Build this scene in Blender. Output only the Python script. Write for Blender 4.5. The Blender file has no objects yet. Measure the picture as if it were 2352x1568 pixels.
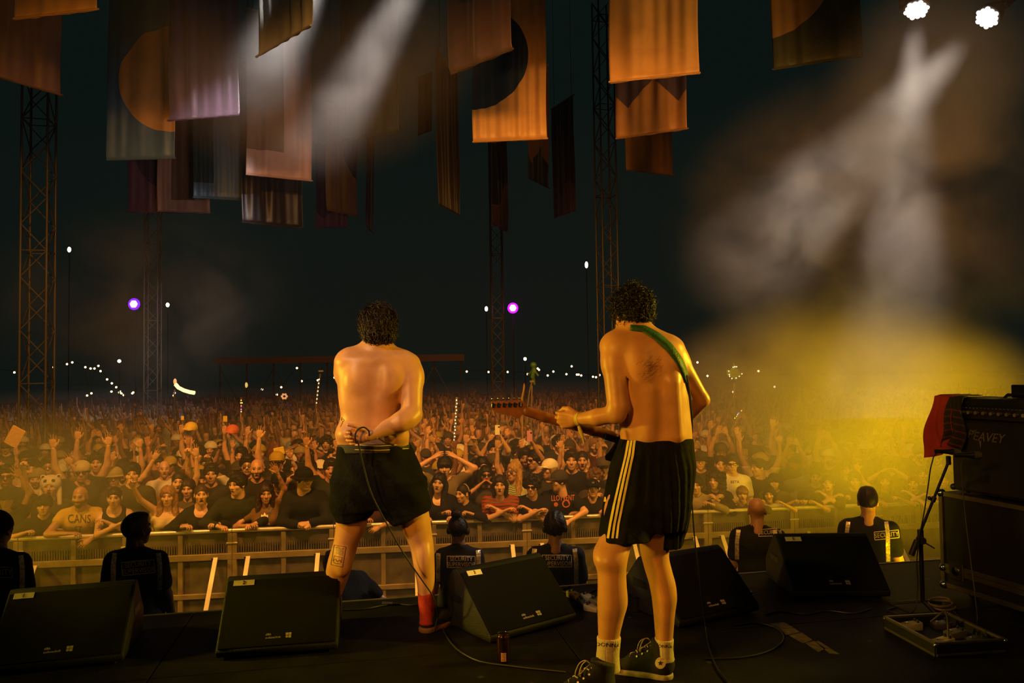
import bpy, bmesh, math, random, time
import numpy as np
from mathutils import Vector, Matrix
from mathutils.bvhtree import BVHTree
T0 = time.time()
scene = bpy.context.scene
COL = scene.collection
R = math.radians
# ------------------------------------------------------------------ camera
F = 1760.0                      # focal length in pixels of the 2352 px wide frame
CAM = Vector((0, 0, 1.40))      # above the stage deck (z = 0)
GROUND = -1.68                  # arena ground below the deck
PITCH, ROLL = math.atan(66 / F), R(0.8)
CM = (Matrix.Rotation(math.pi / 2 + PITCH, 3, 'X') @ Matrix.Rotation(-ROLL, 3, 'Z'))
cd = bpy.data.cameras.new('camera'); cd.sensor_width = 36; cd.lens = F / 2352 * 36
cd.clip_start = .05; cd.clip_end = 400
cam = bpy.data.objects.new('camera', cd); COL.objects.link(cam)
cam.matrix_world = Matrix.Translation(CAM) @ CM.to_4x4()
scene.camera = cam
# ------------------------------------------------------------------ world + exposure
w = bpy.data.worlds.new('night'); scene.world = w; w.use_nodes = True
w.node_tree.nodes['Background'].inputs[0].default_value = (.0036, .0075, .0062, 1)
w.node_tree.nodes['Background'].inputs[1].default_value = .9
vs = scene.view_settings
scene.display_settings.display_device = 'sRGB'
vs.view_transform = 'Standard'; vs.look = 'None'; vs.gamma = 1; vs.exposure = 0; vs.use_curve_mapping = False
cy = scene.cycles
cy.max_bounces = 3; cy.diffuse_bounces = 2; cy.glossy_bounces = 1; cy.transmission_bounces = 2
cy.transparent_max_bounces = 6; cy.volume_bounces = 0
cy.volume_max_steps = 32; cy.volume_step_rate = 1.6
cy.caustics_reflective = False; cy.caustics_refractive = False
cy.sample_clamp_indirect = 3.0; cy.use_denoising = True
cy.use_adaptive_sampling = True; cy.adaptive_threshold = .03


def ray(px, py):
    return CM @ Vector(((px - 1176) / F, -(py - 784) / F, -1))


def P(px, py, d):               # pixel of the photograph + distance along the view axis -> point
    return CAM + ray(px, py) * d


def G(px, py, z=0.0):           # pixel -> point on the level z
    r = ray(px, py)
    return CAM + r * ((z - CAM.z) / r.z)


# ------------------------------------------------------------------ lights
def spot(name, loc, target, power, color, angle=40, blend=.5, radius=.1):
    l = bpy.data.lights.new(name, 'SPOT'); l.energy = power; l.color = color
    l.spot_size = R(angle); l.spot_blend = blend; l.shadow_soft_size = radius
    o = bpy.data.objects.new(name, l); COL.objects.link(o)
    o.location = loc
    o.rotation_euler = (Vector(target) - Vector(loc)).to_track_quat('-Z', 'Y').to_euler()
    return o


AMBER = (1, .50, .13); YEL = (1, .66, .03); WARM = (1, .70, .42); ORANGE = (1, .42, .07)
# performers: amber wash from the rig behind the camera, yellow from both wings
spot('stage_wash', (-3.6, -.8, 3.2), (0.0, 4.0, 1.15), 760, (1, .42, .035), 30, .6, .3)
spot('stage_wash_right', (3.4, -.6, 3.2), (0.3, 4.0, 1.15), 160, (1, .40, .04), 28, .6, .3)
spot('wing_yellow_left', (-5.0, 3.9, 1.6), (-.3, 4.1, .95), 680, YEL, 40, .4, .2)
spot('wing_yellow_right', (4.6, 4.3, 2.0), (.5, 3.7, .95), 1000, YEL, 36, .4, .2)
spot('stage_white', (-3.6, 1.4, 4.6), (-.6, 4.1, 1.2), 340, (1, .80, .60), 18, .7, .12)
spot('amp_fill', (-1.6, -1.2, 4.2), (2.75, 4.2, .55), 230, (1, .56, .16), 22, .8, .15)  # added unseen fill, lifts the dark amplifier and flight case
# crowd: amber blinders on the front truss
for i, (x, p) in enumerate(((-5.5, 2700), (-.5, 2800), (3.2, 1700))):
    spot('crowd_blinder', (x, 5.3, 6.8), (x * 1.25, 15, -.8), p, (1, .40, .065), 88, .7, .4)
spot('crowd_far', (0, 5.3, 7.0), (0, 26, -.5), 1050, (1, .38, .06), 60, .9, .5)
# ------------------------------------------------------------------ bookkeeping
def tag(o, label=None, cat=None, group=None, kind=None):
    if label: o['label'] = label
    if cat: o['category'] = cat
    if group: o['group'] = group
    if kind: o['kind'] = kind
    return o


def empty(name, loc, rz=0, label=None, cat=None, group=None):
    o = bpy.data.objects.new(name, None); COL.objects.link(o)
    o.location = loc; o.rotation_euler = (0, 0, rz); o.empty_display_size = .1
    return tag(o, label, cat, group)


def link(name, me, parent=None, loc=None, M=None):
    o = bpy.data.objects.new(name, me); COL.objects.link(o)
    if parent is not None: o.parent = parent
    if loc is not None: o.location = loc
    if M is not None: o.matrix_local = M
    return o


# ------------------------------------------------------------------ materials
def mat(name, col, rough=.55, metal=0., var=.12, scale=30., bump=0., spec=.5, objcol=False, attr=False,
        emit=None, bscale=None, detail=3, sheen=0., stretch=None):
    m = bpy.data.materials.new(name); m.use_nodes = True
    nt = m.node_tree; N = nt.nodes; L = nt.links; b = N['Principled BSDF']
    b.inputs['Roughness'].default_value = rough; b.inputs['Metallic'].default_value = metal
    b.inputs['Specular IOR Level'].default_value = spec
    if sheen: b.inputs['Sheen Weight'].default_value = sheen
    tc = N.new('ShaderNodeTexCoord')
    nz = N.new('ShaderNodeTexNoise'); nz.inputs['Scale'].default_value = scale; nz.inputs['Detail'].default_value = detail
    vec = tc.outputs['Object']
    if stretch:
        mp = N.new('ShaderNodeMapping'); mp.inputs['Scale'].default_value = stretch; L.new(vec, mp.inputs['Vector']); vec = mp.outputs[0]
    L.new(vec, nz.inputs['Vector'])
    mr = N.new('ShaderNodeMapRange'); mr.inputs[1].default_value = .3; mr.inputs[2].default_value = .7
    mr.inputs[3].default_value = 1 - var; mr.inputs[4].default_value = 1 + var
    L.new(nz.outputs['Fac'], mr.inputs[0])
    sc = N.new('ShaderNodeVectorMath'); sc.operation = 'SCALE'
    if objcol:
        oi = N.new('ShaderNodeObjectInfo'); src = oi.outputs['Color']
    else:
        rgb = N.new('ShaderNodeRGB'); rgb.outputs[0].default_value = (*col, 1); src = rgb.outputs[0]
    if attr:
        at = N.new('ShaderNodeAttribute'); at.attribute_name = 'tint'
        mx = N.new('ShaderNodeMix'); mx.data_type = 'RGBA'
        L.new(at.outputs['Alpha'], mx.inputs[0]); L.new(src, mx.inputs[6]); L.new(at.outputs['Color'], mx.inputs[7])
        src = mx.outputs[2]
    L.new(src, sc.inputs[0]); L.new(mr.outputs[0], sc.inputs[3])
    L.new(sc.outputs[0], b.inputs['Base Color'])
    if bump:
        n2 = N.new('ShaderNodeTexNoise'); n2.inputs['Scale'].default_value = bscale or scale * 3; n2.inputs['Detail'].default_value = 2
        L.new(vec, n2.inputs['Vector'])
        bp = N.new('ShaderNodeBump'); bp.inputs['Strength'].default_value = bump; bp.inputs['Distance'].default_value = .01
        L.new(n2.outputs['Fac'], bp.inputs['Height']); L.new(bp.outputs[0], b.inputs['Normal'])
    if emit:
        b.inputs['Emission Color'].default_value = (*emit[:3], 1); b.inputs['Emission Strength'].default_value = emit[3]
    return m


MT = {}
def get(name, *a, **k):
    if name not in MT: MT[name] = mat(name, *a, **k)
    return MT[name]


# ------------------------------------------------------------------ mesh from arrays
def mesh_np(name, v, f, m=None, smooth=True, tint=None):
    v = np.asarray(v, np.float32); f = np.asarray(f, np.int32)
    me = bpy.data.meshes.new(name)
    n = f.shape[1]
    me.vertices.add(len(v)); me.vertices.foreach_set('co', v.ravel())
    me.loops.add(f.size); me.loops.foreach_set('vertex_index', f.ravel())
    me.polygons.add(len(f)); me.polygons.foreach_set('loop_start', np.arange(0, f.size, n, dtype=np.int32))
    me.polygons.foreach_set('use_smooth', np.full(len(f), smooth))
    me.update(calc_edges=True)
    if m is not None: me.materials.append(m)
    if tint is not None:
        a = me.color_attributes.new('tint', 'FLOAT_COLOR', 'POINT')
        a.data.foreach_set('color', np.asarray(tint, np.float32).ravel())
    return me


# ------------------------------------------------------------------ signed-distance modelling
def V3(p): return np.array([p[0], p[1], p[2]], np.float64)


def cap(a, b, ra, rb=None, k=.02, op='u', flat=None):
    return dict(t='cap', a=V3(a), b=V3(b), ra=ra, rb=ra if rb is None else rb, k=k, op=op, flat=flat)


def ell(c, r, k=.02, op='u', rot=None):
    r = V3(r) if hasattr(r, '__len__') else np.array([r, r, r], float)
    return dict(t='ell', c=V3(c), r=r, k=k, op=op, rot=None if rot is None else np.array(rot))


def half(p, n, k=.0):           # keep only the side opposite to n
    n = V3(n); return dict(t='half', p=V3(p), n=n / np.linalg.norm(n), op='i', k=k)


def loft(z, cx, cy, a, b, n=2.2, k=.02, op='u', capr=.02):
    return dict(t='loft', z=np.array(z, float), cx=np.array(cx, float), cy=np.array(cy, float), a=np.array(a, float),
                b=np.array(b, float), n=n, k=k, op=op, capr=capr)


def crom(zq, z, y):             # smooth interpolation through (z, y), z ascending
    m = np.gradient(y, z)
    i = np.clip(np.searchsorted(z, zq) - 1, 0, len(z) - 2)
    h = z[i + 1] - z[i]; t = np.clip((zq - z[i]) / h, 0, 1)
    return ((2*t**3 - 3*t**2 + 1) * y[i] + (t**3 - 2*t**2 + t) * h * m[i] + (-2*t**3 + 3*t**2) * y[i+1] + (t**3 - t**2) * h * m[i+1])


def prim_box(p):
    if p['t'] == 'cap':
        r = max(p['ra'], p['rb'])
        return np.minimum(p['a'], p['b']) - r, np.maximum(p['a'], p['b']) + r
    if p['t'] == 'ell':
        r = p['r'] if p['rot'] is None else np.full(3, p['r'].max())
        return p['c'] - r, p['c'] + r
    a, b = p['a'], p['b']
    return (np.array([(p['cx'] - a).min(), (p['cy'] - b).min(), p['z'].min()]) - .01,
            np.array([(p['cx'] + a).max(), (p['cy'] + b).max(), p['z'].max()]) + .01)


def prim_eval(p, X, Y, Z):
    t = p['t']
    if t == 'cap':
        a, b = p['a'], p['b']; ba = b - a; L = max(ba @ ba, 1e-9)
        x, y, z = X - a[0], Y - a[1], Z - a[2]
        h = np.clip((x * ba[0] + y * ba[1] + z * ba[2]) / L, 0, 1)
        x = x - h * ba[0]; y = y - h * ba[1]; z = z - h * ba[2]
        if p['flat'] is not None:
            n, s = p['flat']; q = (x * n[0] + y * n[1] + z * n[2]) * (s - 1)
            x = x + n[0] * q; y = y + n[1] * q; z = z + n[2] * q
        return np.sqrt(x * x + y * y + z * z) - (p['ra'] + h * (p['rb'] - p['ra']))
    if t == 'ell':
        c, r = p['c'], p['r']; x, y, z = X - c[0], Y - c[1], Z - c[2]
        if p['rot'] is not None:
            m = p['rot']           # columns: local axes in world
            x, y, z = (x * m[0, 0] + y * m[1, 0] + z * m[2, 0], x * m[0, 1] + y * m[1, 1] + z * m[2, 1], x * m[0, 2] + y * m[1, 2] + z * m[2, 2])
        k0 = np.sqrt((x / r[0])**2 + (y / r[1])**2 + (z / r[2])**2)
        k1 = np.sqrt((x / r[0]**2)**2 + (y / r[1]**2)**2 + (z / r[2]**2)**2)
        return k0 * (k0 - 1) / np.maximum(k1, 1e-6)
    if t == 'half':
        q, n = p['p'], p['n']; return (X - q[0]) * n[0] + (Y - q[1]) * n[1] + (Z - q[2]) * n[2]
    z = Z.ravel(); zz = np.clip(z, p['z'][0], p['z'][-1])
    cx, cy, a, b = (crom(zz, p['z'], p[q]).reshape(1, 1, -1) for q in ('cx', 'cy', 'a', 'b'))
    n = p['n']
    rho = (np.abs((X - cx) / a)**n + np.abs((Y - cy) / b)**n)**(1 / n)
    d = (rho - 1) * np.minimum(a, b)
    cr = p['capr']
    e = np.maximum(p['z'][0] - Z, Z - p['z'][-1])
    return np.maximum(d, e) + np.maximum(0, cr - np.maximum(np.abs(d - e), 0))**2 / (4 * max(cr, 1e-4))


def sdf(prims, h):              # -> vertices, quads of the blended surface
    los, his = zip(*[prim_box(p) for p in prims if p['op'] == 'u'])
    lo = np.min(los, 0) - 3 * h; hi = np.max(his, 0) + 3 * h
    n = np.ceil((hi - lo) / h).astype(int) + 1
    ax = [(lo[i] + h * np.arange(n[i])).astype(np.float32) for i in range(3)]
    V = np.full(n, .5, np.float32)
    for p in prims:
        k = p['k']
        if p['t'] == 'half':
            sl = (slice(None),) * 3
        else:
            a, b = prim_box(p); m = k + 3 * h
            i0 = np.clip(((a - m - lo) / h).astype(int), 0, n); i1 = np.clip(((b + m - lo) / h).astype(int) + 2, 0, n)
            if (i1 <= i0).any(): continue
            sl = tuple(slice(i0[i], i1[i]) for i in range(3))
        d = prim_eval(p, ax[0][sl[0]][:, None, None], ax[1][sl[1]][None, :, None], ax[2][sl[2]][None, None, :]).astype(np.float32)
        v = V[sl]
        if p['op'] == 'u':
            r = np.minimum(v, d)
            if k > 0: r = r - np.maximum(k - np.abs(v - d), 0)**2 / (4 * k)
        else:
            if p['op'] == 's': d = -d
            r = np.maximum(v, d)
            if k > 0: r = r + np.maximum(k - np.abs(v - d), 0)**2 / (4 * k)
        V[sl] = r
    return nets(V, lo, h)


def nets(V, lo, h):
    s = V < 0
    cnt = np.zeros(tuple(np.array(V.shape) - 1), np.int8)
    nx, ny, nz = cnt.shape
    offs = [(i, j, k) for i in (0, 1) for j in (0, 1) for k in (0, 1)]
    for i, j, k in offs: cnt += s[i:i+nx, j:j+ny, k:k+nz]
    mask = (cnt > 0) & (cnt < 8)
    idx = np.argwhere(mask)
    pos = np.zeros((len(idx), 3)); c = np.zeros(len(idx))
    val = {o: V[idx[:, 0] + o[0], idx[:, 1] + o[1], idx[:, 2] + o[2]] for o in offs}
    for o in offs:
        for a in range(3):
            if o[a] == 0:
                q = list(o); q[a] = 1; q = tuple(q)
                v0, v1 = val[o], val[q]; m = (v0 < 0) != (v1 < 0)
                t = np.where(m, v0 / np.where(m, v0 - v1, 1), 0)
                pt = np.array(o, float)[None] + 0 * pos; pt[:, a] = t
                pos += pt * m[:, None]; c += m
    pos = (idx + pos / np.maximum(c, 1)[:, None]) * h + lo
    mp = np.full(cnt.shape, -1, np.int64); mp[mask] = np.arange(len(idx))
    Q = []
    for a in range(3):
        b, d = (a + 1) % 3, (a + 2) % 3
        s0 = np.take(s, range(0, s.shape[a] - 1), a); s1 = np.take(s, range(1, s.shape[a]), a)
        e = np.argwhere(s0 != s1)
        e = e[(e[:, b] > 0) & (e[:, d] > 0) & (e[:, b] < cnt.shape[b]) & (e[:, d] < cnt.shape[d])]
        fl = s0[e[:, 0], e[:, 1], e[:, 2]]
        def at(db, dd):
            q = e.copy(); q[:, b] += db; q[:, d] += dd
            return mp[q[:, 0], q[:, 1], q[:, 2]]
        q = np.stack([at(-1, -1), at(0, -1), at(0, 0), at(-1, 0)], 1)
        q[~fl] = q[~fl][:, ::-1]
        Q.append(q)
    Q = np.concatenate(Q)
    return pos, Q[(Q >= 0).all(1)]


def normals(v, q):
    n = np.zeros_like(v)
    fn = np.cross(v[q[:, 2]] - v[q[:, 0]], v[q[:, 3]] - v[q[:, 1]])
    for i in range(4): np.add.at(n, q[:, i], fn)
    return n / np.maximum(np.linalg.norm(n, axis=1, keepdims=True), 1e-12)


def smooth(v, q, it=1, lam=.5):
    for _ in range(it):
        s = np.zeros_like(v); c = np.zeros(len(v))
        for i in range(4):
            a, b = q[:, i], q[:, (i + 1) % 4]
            np.add.at(s, a, v[b]); np.add.at(c, a, 1); np.add.at(s, b, v[a]); np.add.at(c, b, 1)
        v = v + lam * (s / np.maximum(c, 1)[:, None] - v)
    return v


def wob(v, f, seed=0):          # cheap smooth noise in about -1..1
    g = np.random.RandomState(seed); r = np.zeros(len(v))
    for i in range(6):
        d = g.normal(size=3); d *= f * (1 + .35 * i) / np.linalg.norm(d)
        r += np.sin(v @ d + g.uniform(0, 6.28)) / (1 + .3 * i)
    return r / 3


def join(parts):                # [(v, f), ...] -> one
    vs, fs, n = [], [], 0
    for v, f in parts:
        vs.append(v); fs.append(np.asarray(f) + n); n += len(v)
    return np.concatenate(vs), np.concatenate(fs)


def xf(v, M): # 4x4
    M = np.array(M); return v @ M[:3, :3].T + M[:3, 3]


# ------------------------------------------------------------------ hard-surface builder
class MB:
    def __init__(s): s.bm = bmesh.new()

    def box(s, c, size, rot=None, bev=0., seg=1):
        r = bmesh.ops.create_cube(s.bm, size=1)['verts']
        M = Matrix.Translation(c) @ (rot.to_4x4() if rot is not None else Matrix()) @ Matrix.Diagonal((*size, 1))
        bmesh.ops.transform(s.bm, matrix=M, verts=r)
        if bev:
            es = list({e for v in r for e in v.link_edges})
            bmesh.ops.bevel(s.bm, geom=es, offset=bev, segments=seg, affect='EDGES', profile=.5)
        return s

    def bar(s, a, b, wdt, hgt, bev=0., up=(0, 0, 1)):
        a, b = Vector(a), Vector(b); d = b - a; z = d.normalized()
        u = Vector(up); x = u.cross(z)
        if x.length < 1e-3: x = Vector((1, 0, 0)).cross(z)
        x.normalize(); y = z.cross(x)
        s.box((a + b) / 2, (wdt, hgt, d.length), Matrix((x, y, z)).transposed(), bev); return s

    def tube(s, pts, r, seg=8, caps=True):
        pts = [Vector(p) for p in pts]; n = len(pts)
        rs = r if hasattr(r, '__len__') else [r] * n
        t0 = (pts[1] - pts[0]).normalized(); u = t0.orthogonal().normalized()
        rings = []
        for i, p in enumerate(pts):
            t = (pts[min(i + 1, n - 1)] - pts[max(i - 1, 0)]).normalized()
            u = (u - t * u.dot(t)); u = u.normalized() if u.length > 1e-6 else t.orthogonal().normalized()
            w_ = t.cross(u)
            rings.append([s.bm.verts.new(p + (u * math.cos(k * 6.28318 / seg) + w_ * math.sin(k * 6.28318 / seg)) * rs[i]) for k in range(seg)])
        for a, b in zip(rings, rings[1:]):
            for k in range(seg):
                s.bm.faces.new((a[k], a[(k + 1) % seg], b[(k + 1) % seg], b[k]))
        if caps:
            s.bm.faces.new(rings[0][::-1]); s.bm.faces.new(rings[-1])
        return s

    def cyl(s, a, b, r, r2=None, seg=16): return s.tube([a, b], [r, r if r2 is None else r2], seg)

    def lathe(s, prof, c=(0, 0, 0), axis=(0, 0, 1), seg=24):
        q = Vector((0, 0, 1)).rotation_difference(Vector(axis)).to_matrix(); c = Vector(c)
        rings = []
        for r, z in prof:
            rings.append([s.bm.verts.new(c + q @ Vector((max(r, 1e-5) * math.cos(k * 6.28318 / seg), max(r, 1e-5) * math.sin(k * 6.28318 / seg), z))) for k in range(seg)])
        for a, b in zip(rings, rings[1:]):
            for k in range(seg): s.bm.faces.new((a[k], a[(k + 1) % seg], b[(k + 1) % seg], b[k]))
        s.bm.faces.new(rings[0][::-1]); s.bm.faces.new(rings[-1]); return s

    def prism(s, poly, w0, w1, bev=0., M=None, seg=2):     # poly in (y, z), extruded along x
        a = [s.bm.verts.new((w0, y, z)) for y, z in poly]; b = [s.bm.verts.new((w1, y, z)) for y, z in poly]
        n = len(poly); fs = [s.bm.faces.new(a), s.bm.faces.new(b[::-1])]
        for i in range(n): fs.append(s.bm.faces.new((a[i], b[i], b[(i + 1) % n], a[(i + 1) % n])))
        bmesh.ops.recalc_face_normals(s.bm, faces=fs)
        if M is not None: bmesh.ops.transform(s.bm, matrix=M, verts=a + b)
        if bev:
            es = list({e for v in a + b for e in v.link_edges})
            bmesh.ops.bevel(s.bm, geom=es, offset=bev, segments=seg, affect='EDGES', profile=.5)
        return s

    def ball(s, c, r, u=12, v=8):
        rad = r if hasattr(r, '__len__') else (r, r, r)
        q = bmesh.ops.create_uvsphere(s.bm, u_segments=u, v_segments=v, radius=1)['verts']
        bmesh.ops.transform(s.bm, matrix=Matrix.Translation(c) @ Matrix.Diagonal((*rad, 1)), verts=q); return s

    def poly(s, pts): s.bm.faces.new([s.bm.verts.new(p) for p in pts]); return s

    def mesh(s, name, m, sm=False):
        me = bpy.data.meshes.new(name); s.bm.to_mesh(me); s.bm.free()
        if m is not None: me.materials.append(m)
        if sm:
            me.polygons.foreach_set('use_smooth', np.full(len(me.polygons), True))
            try: me.set_sharp_from_angle(angle=R(38))
            except Exception: pass
        me.update(); return me

    def put(s, name, m, parent=None, sm=False, loc=None):
        return link(name, s.mesh(name, m, sm), parent, loc)


_tc = {}
def text_geo(txt, extrude=0., sx=1., space=1.):   # centred text mesh (v, polys) height of capitals = 1
    key = (txt, extrude, space)
    if key not in _tc:
        c = bpy.data.curves.new('t', 'FONT'); c.body = txt; c.align_x = 'CENTER'; c.align_y = 'CENTER'; c.extrude = extrude
        c.space_character = space; c.resolution_u = 2; c.space_line = .9
        o = bpy.data.objects.new('t', c); COL.objects.link(o)
        me = bpy.data.meshes.new_from_object(o.evaluated_get(bpy.context.evaluated_depsgraph_get()))
        v = np.array([x.co[:] for x in me.vertices]); f = [list(p.vertices) for p in me.polygons]
        bpy.data.objects.remove(o); bpy.data.meshes.remove(me)
        v[:, :2] /= .7
        _tc[key] = (v, f)
    v, f = _tc[key]
    return v * np.array([sx, 1, 1]), f


def pydata(name, v, f, m, parent=None, loc=None):
    me = bpy.data.meshes.new(name); me.from_pydata([tuple(x) for x in v], [], f); me.update()
    if m is not None: me.materials.append(m)
    return link(name, me, parent, loc)


def flat_text(name, txt, origin, xd, yd, hgt, m, parent=None, sx=1., space=1., thick=.0015):
    """letters lying in the plane origin + xd, yd (unit vectors)"""
    v, f = text_geo(txt, .01, sx, space)
    xd, yd = V3(xd), V3(yd); n = np.cross(xd, yd)
    v = V3(origin) + hgt * (v[:, :1] * xd + v[:, 1:2] * yd) + (v[:, 2:] / .01) * n * thick
    return pydata(name, v, f, m, parent)


def bvh_of(*objs):
    vs, fs, n = [], [], 0
    for o in objs:
        me = o.data; M = o.matrix_world
        vs += [M @ v.co for v in me.vertices]; fs += [[i + n for i in p.vertices] for p in me.polygons]; n = len(vs)
    return BVHTree.FromPolygons(vs, fs)


def bvh_np(v, f): return BVHTree.FromPolygons([tuple(x) for x in v], [list(map(int, x)) for x in f])


def onto(bvh, px, py, lift=.002, back=None):
    r = ray(px, py).normalized(); h = bvh.ray_cast(CAM, r)
    if h[0] is None: return CAM + ray(px, py) * back if back else None
    n = h[1] if h[1].dot(r) < 0 else -h[1]
    return h[0] + n * lift


def ribbon(bvh, pts, wpx, lift=.002, n=24, back=None):
    """strip following a pixel polyline, lying on the surface; wpx half widths"""
    pts = np.array(pts, float); d = np.r_[0, np.cumsum(np.hypot(*np.diff(pts, axis=0).T))]
    t = np.linspace(0, d[-1], n); x = np.interp(t, d, pts[:, 0]); y = np.interp(t, d, pts[:, 1])
    ws = np.interp(t, d, wpx) if hasattr(wpx, '__len__') else np.full(n, wpx)
    dx, dy = np.gradient(x), np.gradient(y); L = np.hypot(dx, dy); nx, ny = -dy / L, dx / L
    v, f = [], []
    for i in range(n):
        row = [onto(bvh, x[i] + nx[i] * ws[i] * s, y[i] + ny[i] * ws[i] * s, lift, back) for s in (-1, 0, 1)]
        if any(q is None for q in row): continue
        v += row
    for i in range(len(v) // 3 - 1):
        for j in (0, 1): f.append((i*3 + j, i*3 + j + 1, i*3 + j + 4, i*3 + j + 3))
    return v, f


def decal_text(bvh, txt, px, py, hpx, lift=.003, ang=0., sx=1., space=1.):
    v, f = text_geo(txt, 0., sx, space); c, s = math.cos(ang), math.sin(ang)
    out = []
    for a in v:
        x, y = a[0] * hpx, -a[1] * hpx
        q = onto(bvh, px + x * c - y * s, py + x * s + y * c, lift)
        out.append(q)
    good = [p for p in f if all(out[i] is not None for i in p)]
    out = [q if q is not None else Vector((0, 0, -9)) for q in out]
    used = sorted({i for p in good for i in p}); mp = {i: k for k, i in enumerate(used)}
    return [out[i] for i in used], [[mp[i] for i in p] for p in good]


def rel(v, root):               # world -> coordinates of an unrotated root
    return np.asarray([tuple(p) for p in v]) - np.array(root.location)
# ================================================================== people
def col(h):                     # '#rrggbb' -> linear rgb
    c = [int(h[i:i + 2], 16) / 255 for i in (1, 3, 5)]
    return tuple(x / 12.92 if x < .04045 else ((x + .055) / 1.055)**2.4 for x in c)


M_SKIN = mat('skin', (.6, .36, .24), .42, var=.10, scale=14, bump=.10, bscale=220, objcol=True, attr=True, spec=.5)
M_CLOTH = mat('cloth', (.1, .1, .1), .85, var=.16, scale=9, bump=.35, bscale=24, objcol=True, spec=.2)
M_HAT = mat('hat_cloth', (.1, .1, .1), .85, var=.16, scale=9, bump=.35, bscale=24, objcol=True, attr=True, spec=.2)
M_HAIR = mat('hair', (.03, .02, .01), .55, var=.5, scale=38, bump=.35, bscale=60, objcol=True, spec=.3, stretch=(1.6, 1.6, .22))


def head_geo(h, jaw=1., mouth=0., beard=None, browc=(.05, .028, .015), lips=(.40, .15, .11), eyes=True, neck=True):
    p = [ell((0, .018, .035), (.074, .094, .088)), ell((0, -.028, -.030), (.062 * jaw, .064, .082), k=.03),
         ell((0, -.058, -.094), (.026 * jaw, .022, .022), k=.03),
         cap((0, -.086, .016), (0, -.108, -.020), .008, .0125, k=.012), cap((-.012, -.094, -.026), (.012, -.094, -.026), .009, k=.010),
         cap((-.036, -.080, .030), (.036, -.080, .030), .012, k=.014),
         ell((-.045, -.058, -.016), .022, k=.02), ell((.045, -.058, -.016), .022, k=.02),
         ell((-.031, -.100, .010), (.017, .015, .011), k=.010, op='s'), ell((.031, -.100, .010), (.017, .015, .011), k=.010, op='s'),
         cap((-.019, -.084, -.054), (.019, -.084, -.054), .009, k=.006), cap((-.014, -.083, -.066), (.014, -.083, -.066), .010, k=.006)]
    for s in (-1, 1):
        p += [ell((s * .077, .010, -.004), (.010, .022, .032), k=.008), ell((s * .082, .000, .000), (.007, .010, .016), k=.006, op='s')]
    if mouth: p.append(ell((0, -.096, -.061 - .006 * mouth), (.017, .034, .004 + .010 * mouth), k=.006, op='s'))
    if neck: p.append(cap((0, .030, -.05), (0, .050, -.18), .056, .060, k=.03))
    v, q = sdf(p, h)
    t = np.zeros((len(v), 4)); x, y, z = v.T
    front = y < -.05
    def paint(m, c, a=1.):
        t[m, :3] = c; t[m, 3] = a
    if beard is not None:
        m = front | (np.abs(x) > .045)
        m &= (z < -.030 - .12 * np.maximum(0, .035 - np.abs(x))) & (z > -.14) & (y < .0) & ~((np.abs(x) < .024) & (np.abs(z + .060) < .012) & front)
        paint(m, beard, .9)
    paint(front & (np.abs(z + .060 + .006 * mouth) < .013 + .012 * mouth) & (np.abs(x) < .026) & (y < -.074), lips, .7)
    if mouth: paint(((x / .018)**2 + ((z + .061 + .006 * mouth) / (.005 + .010 * mouth))**2 < 1) & front & (y > -.088), (.06, .016, .012), 1)
    if eyes:
        for s in (-1, 1):
            e = ((x - s * .031) / .0165)**2 + ((z - .010) / .0085)**2
            paint((e < 1) & front, (.34, .28, .24), .8)
            paint((((x - s * .031) / .0082)**2 + ((z - .011) / .0080)**2 < 1) & front, (.02, .012, .008), 1)
            paint((np.abs(x - s * .031) < .019) & (np.abs(z - .0345 + .05 * (np.abs(x) - .031)) < .0052) & (y < -.062), browc, .95)
    return v, q, t


FING = ((.031, .088, .072, .0086), (.010, .093, .081, .0090), (-.011, .089, .075, .0085), (-.031, .080, .058, .0076))
HANDS = {'open': ((.10, .08, .10, .12), 1., 0), 'relaxed': ((.30, .36, .42, .45), .4, 0), 'fist': ((.95, .95, .95, .95), .1, 1),
         'point': ((.02, .92, .95, .95), .1, 1), 'horns': ((.02, .95, .95, .05), .5, 1), 'grip': ((.60, .62, .64, .66), .15, .6)}


def hand_prims(pose, th, r=1.):
    curls, spread, tf = HANDS[pose] if isinstance(pose, str) else pose
    P_ = [ell((0, 0, .052), (.040 * r, .0155, .054), k=.01), cap((0, .002, -.03), (0, 0, .02), .025 * r, .026 * r, k=.015, flat=((0, 1, 0), 1.35))]
    for i, (bx, bz, ln, rad) in enumerate(FING):
        rad *= r
        P_.append(cap((th * bx * .55, 0, .03), (th * bx, 0, bz), .0125 * r, rad * 1.15, k=.008))
        a = (bx / .031) * .16 * spread * th; d = np.array([math.sin(a), 0, math.cos(a)]); pos = np.array([th * bx, 0, bz])
        ang = 0
        for seg, (fr, mx) in enumerate(((.44, 82), (.31, 98), (.25, 62))):
            ang += R(mx) * curls[i]
            dd = d * math.cos(ang) + np.array([0, -1, 0]) * math.sin(ang)
            nxt = pos + dd * ln * fr
            P_.append(cap(pos, nxt, rad * (1.04 - .08 * seg), rad * (.96 - .08 * seg), k=.003)); pos = nxt
    a, b, c, d = (.020, -.006, .012), (.046, -.014, .046), (.060 - .022 * tf, -.018 - .022 * tf, .074), (.066 - .050 * tf, -.020 - .030 * tf, .100 - .006 * tf)
    for u, v_, ra, rb in ((a, b, .015, .0125), (b, c, .0115, .0105), (c, d, .0102, .0088)):
        P_.append(cap((th * u[0], u[1], u[2]), (th * v_[0], v_[1], v_[2]), ra * r, rb * r, k=.008))
    return P_


_hc = {}
def hand_geo(pose, th, h):
    key = (pose, th, h)
    if key not in _hc: _hc[key] = sdf(hand_prims(pose, th), h)
    return _hc[key]


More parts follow.
